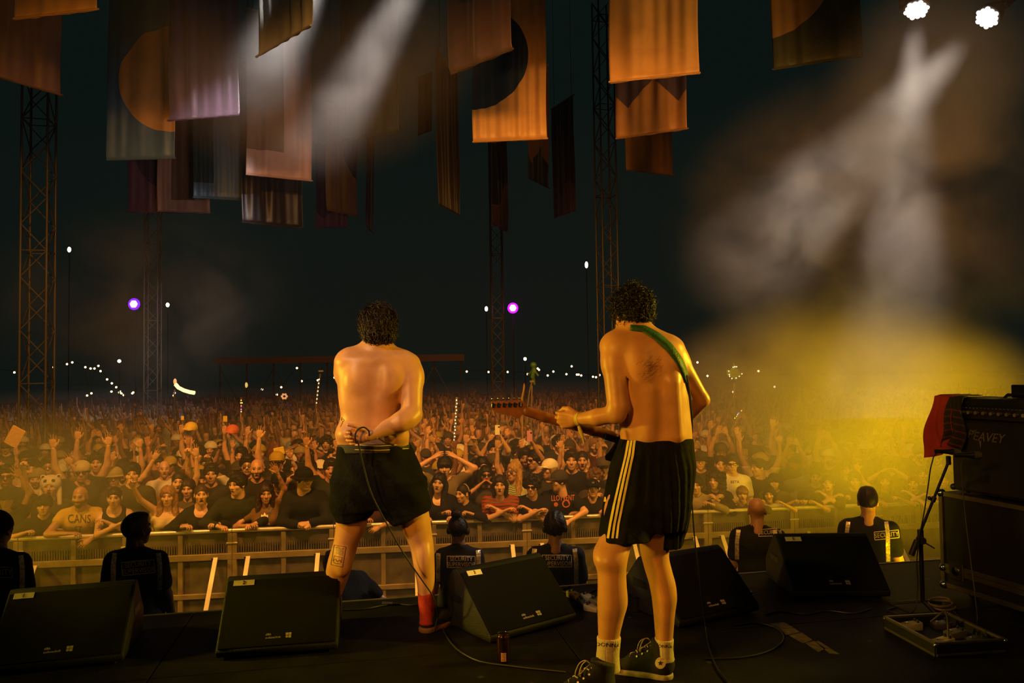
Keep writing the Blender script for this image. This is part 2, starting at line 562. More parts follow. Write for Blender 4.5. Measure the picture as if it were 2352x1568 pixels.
def frame(d, n):                # columns x, y, z : z along d, -y along palm normal n
    z = V3(d); z /= np.linalg.norm(z); y = -V3(n); y -= z * (y @ z); y /= max(np.linalg.norm(y), 1e-6)
    return np.stack([np.cross(y, z), y, z], 1)


def ik(S, T, l1, l2, pole):
    S, T = V3(S), V3(T); d = T - S; L = np.linalg.norm(d)
    if L > (l1 + l2) * .985: T = S + d / L * (l1 + l2) * .985; d = T - S; L = np.linalg.norm(d)
    u = d / L; a = (l1 * l1 - l2 * l2 + L * L) / (2 * L); hgt = math.sqrt(max(l1 * l1 - a * a, 0))
    p = V3(pole); p -= u * (p @ u); p /= max(np.linalg.norm(p), 1e-6)
    return S + u * a + p * hgt, T


# hand target, elbow pole, hand pose, palm normal  for the person's R (-x) and L (+x) arm; people face -y
DN = lambda s: ((s * .25, -.10, .84), (s * .4, .8, 0), 'relaxed', (-s, 0, 0))
UP = lambda s, z=1.98, x=.30, y=-.14, hd='open': ((s * x, y, z), (s * 1, .1, -.35), hd, (0, -1, .15))
POSES = {
    'down': (DN(-1), DN(1)), 'up_both': (UP(-1), UP(1)), 'up_left': (DN(-1), UP(1, 2.02, .22)), 'up_right': (UP(-1, 2.02, .22), DN(1)),
    'wide': (UP(-1, 1.86, .50, -.18), UP(1, 1.86, .50, -.18)), 'clap': (UP(-1, 1.93, .06, -.24), UP(1, 1.93, .06, -.24)),
    'point_right': (UP(-1, 1.84, .36, -.34, 'point'), DN(1)), 'point_left': (DN(-1), UP(1, 1.84, .36, -.34, 'point')),
    'fist_left': (DN(-1), UP(1, 1.90, .26, -.25, 'fist')), 'fist_right': (UP(-1, 1.90, .26, -.25, 'fist'), DN(1)),
    'horns_both': (UP(-1, 1.80, .34, -.3, 'horns'), UP(1, 1.88, .30, -.3, 'horns')),
    'head_hands': (((-.16, -.02, 1.72), (-1, -.2, 0), 'open', (.6, .5, -.6)), ((.16, -.02, 1.72), (1, -.2, 0), 'open', (-.6, .5, -.6))),
    'cup': (((-.085, -.15, 1.50), (-1, -.3, -.8), 'relaxed', (1, .2, 0)), ((.085, -.15, 1.50), (1, -.3, -.8), 'relaxed', (-1, .2, 0))),
    'phone': (((-.075, -.30, 1.56), (-1, 0, -.7), 'grip', (1, -.1, 0)), ((.075, -.30, 1.56), (1, 0, -.7), 'grip', (-1, -.1, 0))),
    'phone_up': (DN(-1), ((.10, -.30, 1.82), (1, 0, -.7), 'grip', (-1, -.1, 0))),
    'rail': (((-.19, -.33, 1.20), (-1, .3, -.5), 'grip', (0, 0, -1)), ((.19, -.33, 1.20), (1, .3, -.5), 'grip', (0, 0, -1))),
    'rail_cross': (((.05, -.37, 1.23), (-1, .1, -.6), 'relaxed', (0, 0, -1)), ((-.05, -.33, 1.25), (1, .1, -.6), 'relaxed', (0, 0, -1))),
    'rail_hang': (((-.10, -.42, 1.20), (-1, .2, -.3), 'relaxed', (0, 0, -1)), ((.12, -.40, 1.10), (1, .2, .2), 'relaxed', (0, .8, -.5))),
    'rail_up': (((-.19, -.33, 1.20), (-1, .3, -.5), 'grip', (0, 0, -1)), UP(1, 1.88, .14, -.26)),
    'rail_point': (((-.42, -.42, 1.86), (-1, .2, -.5), 'point', (0, -1, .3)), ((.19, -.33, 1.20), (1, .3, -.5), 'grip', (0, 0, -1))),
    'clasp': (((-.035, -.36, 1.17), (-1, .1, -.7), 'fist', (.6, 0, -.6)), ((.035, -.36, 1.19), (1, .1, -.7), 'fist', (-.6, 0, -.6))),
    'pray': (((-.03, -.22, 1.36), (-1, .1, -.8), 'relaxed', (1, .2, 0)), ((.03, -.22, 1.36), (1, .1, -.8), 'relaxed', (-1, .2, 0))),
    'wave': (((-.20, -.26, 1.46), (-1, .2, -.8), 'open', (0, -1, .1)), ((.17, -.33, 1.20), (1, .3, -.5), 'grip', (0, 0, -1))),
    'crouch': (((-.30, -.30, .70), (-1, .4, 0), 'relaxed', (0, 0, -1)), ((.22, -.36, .62), (1, .3, .2), 'relaxed', (0, 0, -1))),
}
LEAN = {'rail': 9, 'rail_cross': 15, 'rail_hang': 15, 'rail_up': 8, 'rail_point': 9, 'clasp': 16, 'wave': 8, 'crouch': 62}


class Body:
    """joints of one pose; builds skin and clothes"""
    def __init__(s, pose, fem=False, fat=1., lean=None, legs=True, rs=1.):
        s.pose, s.fem, s.fat, s.legs = pose, fem, fat, legs
        a = R(LEAN.get(pose, 0) if lean is None else lean); c, sn = math.cos(a), math.sin(a)
        def T(p):               # lean forward (-y) about the hips
            y, z = p[1], p[2] - .93
            return np.array([p[0], y * c - z * sn, .93 + z * c + y * sn])
        s.T = T; s.lean = a
        sw = .152 if fem else .172
        s.sh = {-1: T((-sw, .01, 1.375)), 1: T((sw, .01, 1.375))}
        s.arm = {}
        for sd, spec in zip((-1, 1), POSES[pose]):
            tgt, pole, hp, pn = spec
            if 1.05 < tgt[2] < 1.3 and tgt[1] < -.3: tgt = (tgt[0], tgt[1], (tgt[2] + .055) / rs)
            S = s.sh[sd].copy()
            if tgt[2] > 1.6: S = S + np.array([-sd * .015, 0, .045]); s.sh[sd] = S
            E, W = ik(S, tgt, .285, .255, pole); s.arm[sd] = (S, E, W, hp, pn)

    def torso(s, g=0.):
        T, f = s.T, s.fat; w = .92 if s.fem else 1.
        b = [cap(T((-.072 * w, 0, 1.29)), T((.072 * w, 0, 1.29)), .112 * f + g, k=.05), cap(T((-.085 * w, .012, 1.345)), T((.085 * w, .012, 1.345)), .080 + g, k=.06),
             cap(T((-.05, 0, 1.10)), T((.05, 0, 1.10)), .108 * f + g, k=.07), cap(T((-.070, 0, .95)), T((.070, 0, .95)), .112 * f + g, k=.05)]
        for sd in (-1, 1):
            b += [cap(T((0, .025, 1.475)), s.sh[sd], .040 + g * .4, .046 + g * .6, k=.04)]
            if s.fem: b.append(ell(T((sd * .068, -.085, 1.27)), .062 + g, k=.03))
        return b

    def arms(s, g=0., upto=2.):
        b = []
        for sd in (-1, 1):
            S, E, W, _, _ = s.arm[sd]; q = .88 if s.fem else 1.
            u = min(upto, 1.)
            b.append(cap(S, S + (E - S) * u, .056 * q + g, (.056 - .014 * u) * q + g, k=.03))
            if upto > 1:
                b.append(cap(E, E + (W - E) * (upto - 1), .043 * q + g, (.043 - .016 * (upto - 1)) * q + g, k=.015))
        return b

    def leg(s, g=0.):
        b = []
        for sd in (-1, 1):
            b += [cap((sd * .085, 0, .90), (sd * .10, -.015, .50), .085 + g, .058 + g, k=.04), cap((sd * .10, -.015, .50), (sd * .105, .02, .10), .056 + g, .040 + g, k=.02),
                  cap((sd * .105, .03, .045), (sd * .115, -.13, .035), .045, .038, k=.02)]
        return b

    def skin(s, h):
        p = s.torso() + s.arms() + [cap(s.T((0, .02, 1.42)), s.T((0, .012, 1.53)), .056, .052, k=.02)]
        v, q = sdf(p, h)
        if s.legs: v, q = join([(v, q), cached(('legs', h), lambda: sdf(s.leg(), max(.034, h * 1.3)))])
        return v, q

    def head_M(s, yaw=0, pitch=0, roll=0):
        o = s.T((0, -.012, 1.60))
        Rm = Matrix.Rotation(R(yaw), 4, 'Z') @ Matrix.Rotation(s.lean * .25 - R(pitch), 4, 'X') @ Matrix.Rotation(R(roll), 4, 'Y')
        return Matrix.Translation(o) @ Rm

    def hand_M(s, sd):
        S, E, W, hp, pn = s.arm[sd]
        Rm = np.eye(4); Rm[:3, :3] = frame(W - E, pn); Rm[:3, 3] = W
        return Rm, hp

    def whole(s, h, head, hM, hh):
        v, q = s.skin(h)
        v0 = v
        parts = [(v, q)]
        for sd in (-1, 1):
            M, hp = s.hand_M(sd)
            hv, hq = hand_geo(hp, -sd, hh)
            parts.append((xf(hv, M), hq))
        parts.append((xf(head[0], hM), head[1]))
        V, Q = join(parts)
        t = np.zeros((len(V), 4)); t[-len(head[0]):] = head[2]
        n = len(v0); lo = v0[:, 2] < .93; t[:n][lo] = (.012, .012, .014, 1)
        return V, Q, t

    def shirt(s, h, sleeve=.62, neck='crew', hem=.88, g=.014):
        p = s.torso(g) + (s.arms(g + .004, sleeve) if sleeve > 0 else [])
        nb = s.T((0, -.03, 1.50)); up = s.T((0, 0, 2.)) - s.T((0, 0, 1.))
        p.append(half(s.T((0, 0, 1.545)), up, .01))
        if neck == 'crew': p.append(ell(nb, (.074, .090, .060), op='s', k=.012))
        if neck == 'scoop': p.append(ell(s.T((0, -.10, 1.44)), (.088, .11, .10), op='s', k=.012)); p.append(ell(nb, (.085, .085, .06), op='s', k=.012))
        if neck == 'top':       # narrow straps
            p += [half(s.T((0, 0, 1.375)), up, .01)]
        if neck == 'tank':
            p.append(ell(s.T((0, -.06, 1.46)), (.085, .11, .085), op='s', k=.012))
            for sd in (-1, 1): p.append(ell(s.sh[sd] + np.array([sd * .035, 0, .0]), (.070, .11, .10), op='s', k=.015))
        if hem: p.append(half((0, 0, hem), (0, 0, -1)))
        v, q = sdf(p, h)
        n = normals(v, q); v = v + n * (wob(v, 26, 3) * .006 + wob(v, 60, 5) * .002)[:, None]
        return v, q


def hair_geo(style, h, hat=False):
    C = (0, .020, .040)
    if style == 'bald': return None
    face = [ell((0, -.105, -.030), (.060, .072, .092), op='s', k=.012)]
    low = lambda z: half((0, 0, z), (0, -.35, -1), .01)
    if style in ('short', 'crop'):
        g = .010 if style == 'crop' else .020
        p = [ell(C, (.076 + g, .096 + g, .088 + g)), ell((0, -.02, .105), (.062, .075, .030), k=.03)] + face + [low(-.035 if style == 'short' else -.02)]
        amp, fr = (.006, 120) if style == 'short' else (.002, 150)
    elif style == 'bowl':
        p = [ell(C, (.100, .116, .108)), ell((0, -.05, .05), (.085, .070, .045), k=.02), ell((0, -.115, -.050), (.058, .055, .075), op='s', k=.01), low(-.060)]; amp, fr = .004, 90
    elif style == 'bob':
        p = [ell(C, (.094, .112, .104)), cap((-.078, .02, 0), (-.076, .015, -.105), .036, .030, k=.03), cap((.078, .02, 0), (.076, .015, -.105), .036, .030, k=.03),
             ell((0, .075, -.05), (.075, .045, .075), k=.03)] + face; amp, fr = .004, 90
    elif style == 'long':
        p = [ell(C, (.094, .112, .104)), cap((-.080, .02, 0), (-.098, -.005, -.29), .038, .044, k=.03), cap((.080, .02, 0), (.098, -.005, -.29), .038, .044, k=.03),
             cap((0, .075, 0), (0, .085, -.30), .060, .075, k=.04, flat=((0, 1, 0), 1.5))] + face; amp, fr = .006, 70
    elif style == 'curly':
        rs = np.random.RandomState(4); p = [ell(C, (.105, .120, .112))]
        for _ in range(60):
            d = rs.normal(size=3); d /= np.linalg.norm(d)
            if d[2] < -.45 or (d[1] < -.55 and d[2] < .45): continue
            p.append(ell(np.array([0, .025, .045]) + d * np.array([.105, .118, .110]), rs.uniform(.022, .034), k=.008))
        p += [ell((0, -.115, -.035), (.060, .068, .088), op='s', k=.01), low(-.075)]; amp, fr = .005, 150
    elif style == 'long_curly':
        rs = np.random.RandomState(7); p = [ell(C, (.108, .122, .112))]
        for _ in range(90):
            a = rs.uniform(-2.5, 2.5); z = rs.uniform(-.24, .10)
            p.append(ell((math.sin(a) * .115, .02 + math.cos(a) * .10, z), rs.uniform(.028, .042), k=.01))
        p += [ell((0, -.120, -.035), (.058, .070, .098), op='s', k=.01)]; amp, fr = .006, 120
    elif style == 'bun':
        p = [ell(C, (.083, .103, .096)), ell((0, .055, .165), (.045, .045, .042), k=.015)] + face + [low(-.03)]; amp, fr = .004, 120
    elif style == 'tied':
        p = [ell(C, (.081, .101, .094)), ell((0, .125, -.01), (.030, .036, .050), k=.02)] + face + [low(-.045)]; amp, fr = .003, 120
    if hat: p += [half((0, 0, .042), (0, 0, 1), .006)]; amp *= .4
    v, q = sdf(p, h)
    n = normals(v, q)
    return v + n * (wob(v, fr, 11) * amp)[:, None], q


def hat_geo(style, h):
    if style == 'cap':
        p = [ell((0, .018, .046), (.100, .120, .102)), half((0, 0, .028), (0, -.12, -1), .004),
             cap((-.030, -.105, .040), (.030, -.105, .040), .052, k=.01, flat=((0, .12, 1), 9.)), cap((-.02, -.15, .032), (.02, -.15, .032), .040, k=.02, flat=((0, .2, 1), 9.))]
        p = [p[0], p[2], p[3], half((0, 0, .022), (0, 0, -1), .002)]
    elif style == 'cap_back':
        p = [ell((0, .018, .046), (.100, .120, .102)), cap((-.03, .13, .035), (.03, .13, .035), .050, k=.01, flat=((0, 0, 1), 9.)), half((0, 0, .022), (0, 0, -1), .002)]
    elif style == 'beanie':
        p = [ell((0, .018, .050), (.100, .120, .112)), cap((-.01, .018, .045), (.01, .018, .045), .105, k=.01), half((0, 0, .026), (0, -.1, -1), .004)]
    elif style == 'bucket':
        p = [ell((0, .018, .052), (.102, .120, .094)), ell((0, .018, .024), (.150, .165, .012), k=.012), half((0, 0, .010), (0, 0, -1), .002)]
    elif style == 'animal_hat':
        p = [ell((0, .022, .045), (.118, .124, .118)), ell((-.085, .02, .135), (.032, .018, .032), k=.01), ell((.085, .02, .135), (.032, .018, .032), k=.01),
             cap((-.095, .01, -.02), (-.11, -.02, -.20), .030, .026, k=.02), cap((.095, .01, -.02), (.11, -.02, -.20), .030, .026, k=.02), ell((0, -.115, -.045), (.075, .085, .085), op='s', k=.01)]
    v, q = sdf(p, h)
    t = np.zeros((len(v), 4))
    if style == 'animal_hat':
        for s in (-1, 1):
            t[(np.linalg.norm(v - np.array([s * .045, -.085, .085]), axis=1) < .022)] = (.01, .01, .01, 1)
            t[(np.linalg.norm((v - np.array([s * .085, .0, .137])), axis=1) < .018)] = (.02, .02, .02, 1)
    return v, q, t


def glasses_mesh(m, dark=True, wrap=False):
    b = MB()
    for s in (-1, 1):
        b.box((s * .034, -.103 + (.006 if wrap else 0), .010), (.056 if wrap else .050, .006, .036 if wrap else .030), Matrix.Rotation(s * R(12), 3, 'Z'), .006)
        b.bar((s * .060, -.095, .016), (s * .080, .010, .012), .004, .007)
    b.box((0, -.108, .014), (.02, .005, .006))
    return b.mesh('glasses', m)


_cache = {}
def cached(key, fn):
    if key not in _cache: _cache[key] = fn()
    return _cache[key]


HEADS = {'plain': {}, 'open': dict(mouth=1.), 'ajar': dict(mouth=.25, jaw=.95), 'woman': dict(jaw=.88, lips=(.40, .09, .08)),
         'woman_open': dict(jaw=.88, mouth=.9, lips=(.40, .09, .08)), 'beard': dict(beard=(.030, .017, .010), jaw=1.04), 'beard_open': dict(beard=(.035, .02, .012), mouth=.8),
         'moustache': dict(jaw=1.03, lips=(.04, .022, .014)), 'shades': dict(eyes=False)}
LOD = {0: (.0240, .0071, .0088), 1: (.0330, .0135, .0130)}


def person(x, y, rz, sc, pose, lod, head='plain', fem=False, skin='#b98a6c', shirt='#1c1c1e', hair='short', hairc='#1d140e', hat=None, hatc='#222222',
           sleeve=.62, neck='crew', glasses=None, look=(0, 0, 0), label='', group=None, fat=1., z=None, lean=None, hem=.88):
    rs = round(sc / .04) * .04 if pose.startswith('rail') or pose in ('clasp', 'wave') else 1.
    H = LOD[lod]
    B = cached(('B', pose, fem, fat, lean, rs), lambda: Body(pose, fem, fat, lean, True, rs))
    hd = cached(('H', head, lod), lambda: head_geo(H[1], **HEADS[head]))
    hM = B.head_M(*look)
    def mk():
        v, q, t = B.whole(H[0], hd, hM, H[2]); return mesh_np('person', v, q, M_SKIN, True, t)
    me = cached(('W', pose, fem, fat, head, look, lod, lean, rs), mk)
    o = bpy.data.objects.new('person', me); COL.objects.link(o)
    o.location = (x, y, GROUND if z is None else z); o.rotation_euler = (0, 0, rz); o.scale = (sc, sc, sc)
    o.color = (*col(skin), 1)
    tag(o, label, 'person', group)
    def mks():
        v, q = B.shirt(H[0] * .8, sleeve, neck, hem); return mesh_np('shirt', v, q, M_CLOTH, True)
    s = link('shirt', cached(('S', pose, fem, fat, lod, sleeve, neck, lean, hem, rs), mks), o); s.color = (*col(shirt), 1)
    if hair != 'bald':
        hm = cached(('hair', hair, lod, bool(hat)), lambda: mesh_np('hair', *hair_geo(hair, H[1] * .9, bool(hat)), M_HAIR))
        a = link('hair', hm, o, M=hM); a.color = (*col(hairc), 1)
    if hat:
        def mkh():
            v, q, t = hat_geo(hat, H[1] * .8); return mesh_np('hat', v, q, M_HAT, True, t)
        nm = {'cap': 'cap', 'cap_back': 'cap', 'beanie': 'beanie', 'bucket': 'bucket_hat', 'animal_hat': 'animal_hat'}[hat]
        a = link(nm, cached(('hat', hat, lod), mkh), o, M=hM); a.color = (*col(hatc), 1)
    if glasses:
        gm = cached(('gl', glasses), lambda: glasses_mesh(get('lens_dark', (.01, .008, .01), .12) if glasses != 'clear' else get('lens_clear', (.16, .12, .09), .08, spec=1.), wrap=glasses == 'wrap'))
        link('sunglasses' if glasses != 'clear' else 'glasses', gm, o, M=hM)
    return o, B, hM
# ================================================================== the two performers
def loft_px(rows, d, n=2.3, k=.02, op='u', capr=.02):
    """rows (py, x_left, x_right, half depth, depth offset) in photograph pixels at view distance d"""
    z, cx, cy_, a, b = [], [], [], [], []
    for r in rows[::-1]:
        py, xl, xr, hb = r[:4]; dd = d + (r[4] if len(r) > 4 else 0)
        c = P((xl + xr) / 2, py, dd); z.append(c.z); cx.append(c.x); cy_.append(c.y); a.append((xr - xl) / 2 * dd / F); b.append(hb)
    return loft(z, cx, cy_, a, b, n, k, op, capr)


def locks(n, M, shell, c, ln, rad, curl, seed, zmin=-.07, face=.62, lift=.012):
    """many tapered hair strands growing from a skull shell (head local) -> vertices, quads"""
    g = np.random.RandomState(seed); V, Q, base = [], [], 0
    shell = np.array(shell); c = np.array(c); SEG, SD = 7, 4
    while n > 0:
        d = g.normal(size=3); d /= np.linalg.norm(d)
        p = c + d * shell
        if p[2] < zmin or (d[1] < -face and d[2] < .55): continue
        n -= 1
        t = np.array([g.normal() * .5, .55 + g.normal() * .3, -1.0 + g.normal() * .35]); t -= d * (t @ d); t /= np.linalg.norm(t)
        s = np.cross(d, t); L = ln * g.uniform(.7, 1.3); ph = g.uniform(0, 6.28); rr = rad * g.uniform(.7, 1.25); cu = curl * g.uniform(.6, 1.4); tw = g.uniform(5, 9) * (1 if g.rand() < .5 else -1)
        pts = []
        for i in range(SEG):
            u = i / (SEG - 1)
            q = p + t * L * u + d * (lift * math.sin(u * 2.6) + cu * math.sin(ph + u * tw)) + s * cu * math.cos(ph + u * tw)
            e = (q - c) / shell; ne = np.linalg.norm(e)
            if ne < .97: q = c + e / ne * shell * .97
            pts.append(q)
        pts = np.array(pts); tg = np.gradient(pts, axis=0)
        for i in range(SEG):
            w_ = tg[i] / (np.linalg.norm(tg[i]) + 1e-9); u_ = np.cross(w_, d); u_ /= np.linalg.norm(u_) + 1e-9; v_ = np.cross(w_, u_)
            ri = rr * (1 - .75 * (i / (SEG - 1))**1.6)
            for j in range(SD):
                an = j * 6.2832 / SD; V.append(pts[i] + (u_ * math.cos(an) + v_ * math.sin(an)) * ri)
        for i in range(SEG - 1):
            for j in range(SD):
                Q.append((base + i*SD + j, base + i*SD + (j+1) % SD, base + (i+1)*SD + (j+1) % SD, base + (i+1)*SD + j))
        base += SEG * SD
    return xf(np.array(V), M), np.array(Q)


def tube_obj(name, pts, r, m, parent=None, sub=4, seg=8):
    """smooth tube through world points"""
    p = np.array([tuple(q) for q in pts]); t = np.r_[0, np.cumsum(np.linalg.norm(np.diff(p, axis=0), axis=1))]
    tt = np.linspace(0, t[-1], max(len(p) * sub, 4))
    q = np.stack([crom(tt, t, p[:, i]) for i in range(3)], 1)
    if parent is not None: q = q - np.array(parent.location)
    return MB().tube([Vector(a) for a in q], r, seg).put(name, m, parent, True)


def world_obj(name, v, f, m, root, sm=True, tint=None):
    return link(name, mesh_np(name, rel(v, root), f, m, sm, tint), root)


def ribbon_obj(name, bvh, pts, wpx, m, root, lift=.002, n=24, solid=.0, back=None):
    v, f = ribbon(bvh, pts, wpx, lift, n, back)
    if not f: return None
    o = pydata(name, rel(v, root), f, m, root)
    o.data.polygons.foreach_set('use_smooth', np.full(len(f), True))
    if solid:
        s = o.modifiers.new('thick', 'SOLIDIFY'); s.thickness = solid; s.offset = 0
    return o


def multi_ribbon(name, bvh, lines, wpx, m, root, lift=.0015, n=14):
    V, Fs = [], []
    for l in lines:
        v, f = ribbon(bvh, l, wpx, lift, n); b = len(V)
        V += v; Fs += [tuple(i + b for i in q) for q in f]
    return pydata(name, rel(V, root), Fs, m, root) if Fs else None


M_HERO = mat('sweaty_skin', (.62, .31, .15), .38, var=.12, scale=11, bump=.09, bscale=420, attr=True, spec=.42)
M_BLACK = get('black_cloth', (.008, .008, .008), .9, var=.3, scale=14, bump=.4, bscale=40, spec=.10)
M_RUBBER = get('black_rubber', (.012, .012, .012), .5)
M_CREAM = get('cream_cotton', (.62, .50, .36), .9, var=.08, scale=60, bump=.3, bscale=300)
M_STRIPE = get('yellow_print', (.72, .56, .12), .7)
M_INK = get('tattoo_ink', (.035, .030, .028), .6)
M_CHROME = get('chrome', (.75, .72, .66), .16, 1., var=.04)


def put_hand(pose, th, W, d, n, h=.0042):
    Rm = np.eye(4); Rm[:3, :3] = frame(d, n); Rm[:3, 3] = V3(W)
    v, q = hand_geo(pose, th, h); return xf(v, Rm), q


def rp(px, d): return px * d / F


def hero_body(prims, h, hands, head, hM):
    v, q = sdf(prims, h)
    parts = [(v, q)] + hands + [(xf(head[0], hM), head[1])]
    V, Q = join(parts); t = np.zeros((len(V), 4)); t[-len(head[0]):] = head[2]
    return V, Q, t


def shoe_geo(high, h=.005):
    """toe towards +y, heel bottom at the origin"""
    up = [cap((0, .045, .050), (0, .19, .045), .036, .034, k=.02, flat=((0, 0, 1), .9)), cap((0, .215, .034), (.0, .235, .032), .036, .033, k=.02, flat=((0, 0, 1), 1.3)),
          cap((0, .05, .05), (0, .05, .075), .036, .036, k=.02)]
    if high: up += [cap((0, .055, .07), (0, .048, .155), .042, .040, k=.03, flat=((0, 1, 0), .80)), cap((0, .10, .10), (0, .17, .06), .030, .028, k=.03)]
    else: up += [cap((0, .13, .07), (0, .17, .06), .028, .028, k=.02)]
    up.append(half((0, 0, .016), (0, 0, -1)))
    if high: up.append(half((0, .05, .160), (0, -.25, 1), .004))
    else: up.append(ell((0, .055, .105), (.036, .060, .040), op='s', k=.008))
    sole = [cap((0, .045, .014), (0, .14, .014), .041, .036, k=.02, flat=((0, 0, 1), 1.)), cap((0, .14, .014), (0, .235, .014), .038, .042, k=.02), half((0, 0, .026), (0, 0, 1), .004), half((0, 0, .0), (0, 0, -1), .002)]
    toe = [cap((-.004, .228, .022), (.004, .228, .022), .0425, k=.01, flat=((0, 0, 1), 1.35)), half((0, .222, 0), (0, -1, .25), .004), half((0, 0, .012), (0, 0, -1))]
    return sdf(up, h), sdf(sole, h), sdf(toe, h)


# ------------------------------------------------------------------ singer
def singer():
    d = 4.15
    root = empty('person', P(868, 1450, d) * 1.0, label='bare-backed singer in black shorts and red socks, one hand behind his back', cat='person')
    root.location.z = 0
    J = lambda x, y, o=0: P(x, y, d + o)
    tor = loft_px([(796, 838, 895, .060, .03), (805, 803, 915, .078, .02), (817, 785, 938, .098), (845, 777, 950, .118), (880, 777, 940, .130), (920, 780, 927, .130), (955, 784, 922, .125),
                   (975, 779, 929, .130), (998, 774, 936, .138), (1015, 777, 938, .138), (1040, 782, 940, .14), (1090, 778, 960, .15), (1130, 782, 965, .14)], d, 2.5, .03, capr=.03)
    pr = [tor,
          cap(J(799, 829, .0), J(792, 856, .03), rp(26, d), rp(22, d), k=.05), cap(J(797, 845, .04), J(802, 935, .22), rp(25, d), rp(20, d), k=.02), cap(J(802, 935, .22), J(835, 860, .36), rp(19, d), rp(13, d), k=.02),
          cap(J(938, 838, -.01), J(948, 870, -.03), rp(26, d), rp(25, d), k=.05), cap(J(946, 860, -.03), J(945, 952, -.10), rp(26, d), rp(23, d), k=.025),
          cap(J(945, 952, -.10), J(922, 968, -.15), rp(23, d), rp(23, d), k=.02), cap(J(936, 962, -.13), J(846, 1000, -.20), rp(23, d), rp(13, d), k=.015),
          # trapezius, shoulder blades, spine furrow, lower-back dimples
          cap(J(866, 800, .01), J(808, 819, .0), .055, .05, k=.04), cap(J(866, 800, .01), J(920, 824, .0), .055, .05, k=.04), cap(J(866, 797, .015), J(866, 768, .03), .066, .060, k=.05),
          ell(J(822, 872, -.095), (.055, .035, .075), k=.04), ell(J(898, 874, -.095), (.055, .035, .075), k=.04),
          cap(J(862, 842, -.165), J(858, 905, -.172), .035, .036, k=.03, op='s'), cap(J(858, 905, -.172), J(852, 985, -.170), .036, .034, k=.03, op='s'),
          ell(J(800, 995, -.06), (.055, .08, .045), k=.04), ell(J(915, 1000, -.06), (.05, .08, .045), k=.04),
          cap(J(924, 872, -.14), J(921, 935, -.15), .010, .012, k=.012, op='s')]
    # legs
    L = [(1130, 776, 858, .10), (1188, 773, 845, .088), (1215, 771, 840, .080), (1246, 766, 824, .070), (1270, 758, 817, .066), (1303, 750, 808, .066), (1346, 748, 793, .055), (1386, 746, 778, .046), (1425, 746, 772, .04)]
    Rr = [(1130, 885, 975, .10), (1172, 905, 984, .092), (1203, 921, 989, .084), (1223, 928, 992, .078), (1254, 941, 996, .068), (1297, 950, 998, .066), (1340, 958, 998, .058), (1375, 961, 996, .048), (1415, 965, 997, .046)]
    pr += [loft_px(L, d + .02, 2.1, .04), loft_px(Rr, d - .01, 2.1, .04), ell(P(790, 1290, d - .04), (.045, .04, .075), k=.03), ell(P(974, 1285, d - .06), (.040, .04, .08), k=.03)]
    hM = Matrix.Translation(J(867, 764, .03)) @ Matrix.Rotation(R(200), 4, 'Z') @ Matrix.Rotation(R(10), 4, 'X')
    hd = head_geo(.005, neck=False)
    W = J(848, 999, -.205)
    hands = [put_hand(((.55, .60, .62, .66), .3, 0), 1, W, (-1, -.12, -.06), (0, -1, -.12)), put_hand('fist', 1, J(836, 858, .36), (.3, .3, 1), (1, 0, 0))]
    v, q, t = hero_body(pr, .0075, hands, hd, hM)
    b = world_obj('body', v, q, M_HERO, root, tint=t)
    skin = bvh_np(v, q)
    # hair: dense wavy locks over a skull cap
    hv, hq = sdf([ell((0, .022, .045), (.081, .098, .096)), ell((0, .05, -.022), (.064, .046, .052), k=.03), ell((0, -.115, -.03), (.062, .072, .09), op='s', k=.01)], .007)
    hv = hv + normals(hv, hq) * (wob(hv, 90, 2) * .006)[:, None]
    lv, lq = locks(2500, np.array(hM), (.084, .101, .100), (0, .022, .037), .052, .0021, .0036, 3, -.085, .72, .012)
    l2, q2 = locks(420, np.array(hM), (.078, .072, .050), (0, .045, -.020), .042, .0034, .0050, 23, -.075, .2, .008)
    l3, q3 = locks(220, np.array(hM), (.086, .104, .103), (0, .022, .040), .055, .0024, .0060, 29, -.05, .72, .020)
    V, Q = join([(xf(hv, np.array(hM)), hq), (lv, lq), (l2, q2), (l3, q3)])
    world_obj('hair', V, Q, mat('wavy_brown_hair', (.022, .011, .005), .45, var=.5, scale=60, spec=.4), root)
    # shorts
    up = [(1020, 779, 938, .150), (1048, 774, 953, .160), (1080, 768, 967, .168), (1112, 765, 976, .165), (1145, 765, 982, .150), (1165, 768, 984, .13)]
    le = [(1100, 766, 868, .15), (1150, 766, 864, .140), (1178, 770, 856, .132), (1193, 774, 846, .128)]
    ri = [(1100, 868, 978, .15), (1150, 870, 984, .140), (1180, 882, 987, .132), (1200, 898, 987, .125)]
    sv, sq = sdf([loft_px(up, d, 2.5, .0, capr=.012), loft_px(le, d + .01, 2.4, .035, capr=.006), loft_px(ri, d, 2.4, .035, capr=.006),
                  half(P(985, 1172, d), (.35, 0, -1), .004)], .008)
    n = normals(sv, sq)
    fold = np.sin(sv[:, 0] * 38 + sv[:, 2] * 30 + 2 * wob(sv, 9, 4)) * .004
    sv = sv + n * (fold + wob(sv, 18, 1) * .006 + wob(sv, 45, 2) * .003)[:, None]
    so = world_obj('shorts', sv, sq, M_BLACK, root)
    sb = bvh_np(sv, sq)
    wv, wq = sdf([loft_px([(1015, 778, 939, .151), (1024, 778, 940, .153), (1035, 776, 944, .157)], d, 2.5, 0, capr=.004)], .006)
    wb = link('waistband', mesh_np('waistband', rel(wv, root), wq, get('waistband', (.012, .011, .012), .7)), so)
    bw = bvh_np(wv, wq)
    for i, y in enumerate((1021, 1031)):
        v_, f_ = ribbon(bw, [(815, y + 1), (870, y + 3), (938, y - 1)], .7, .0015, 20)
        if f_: pydata('piping', rel(v_, root), f_, M_STRIPE, so)
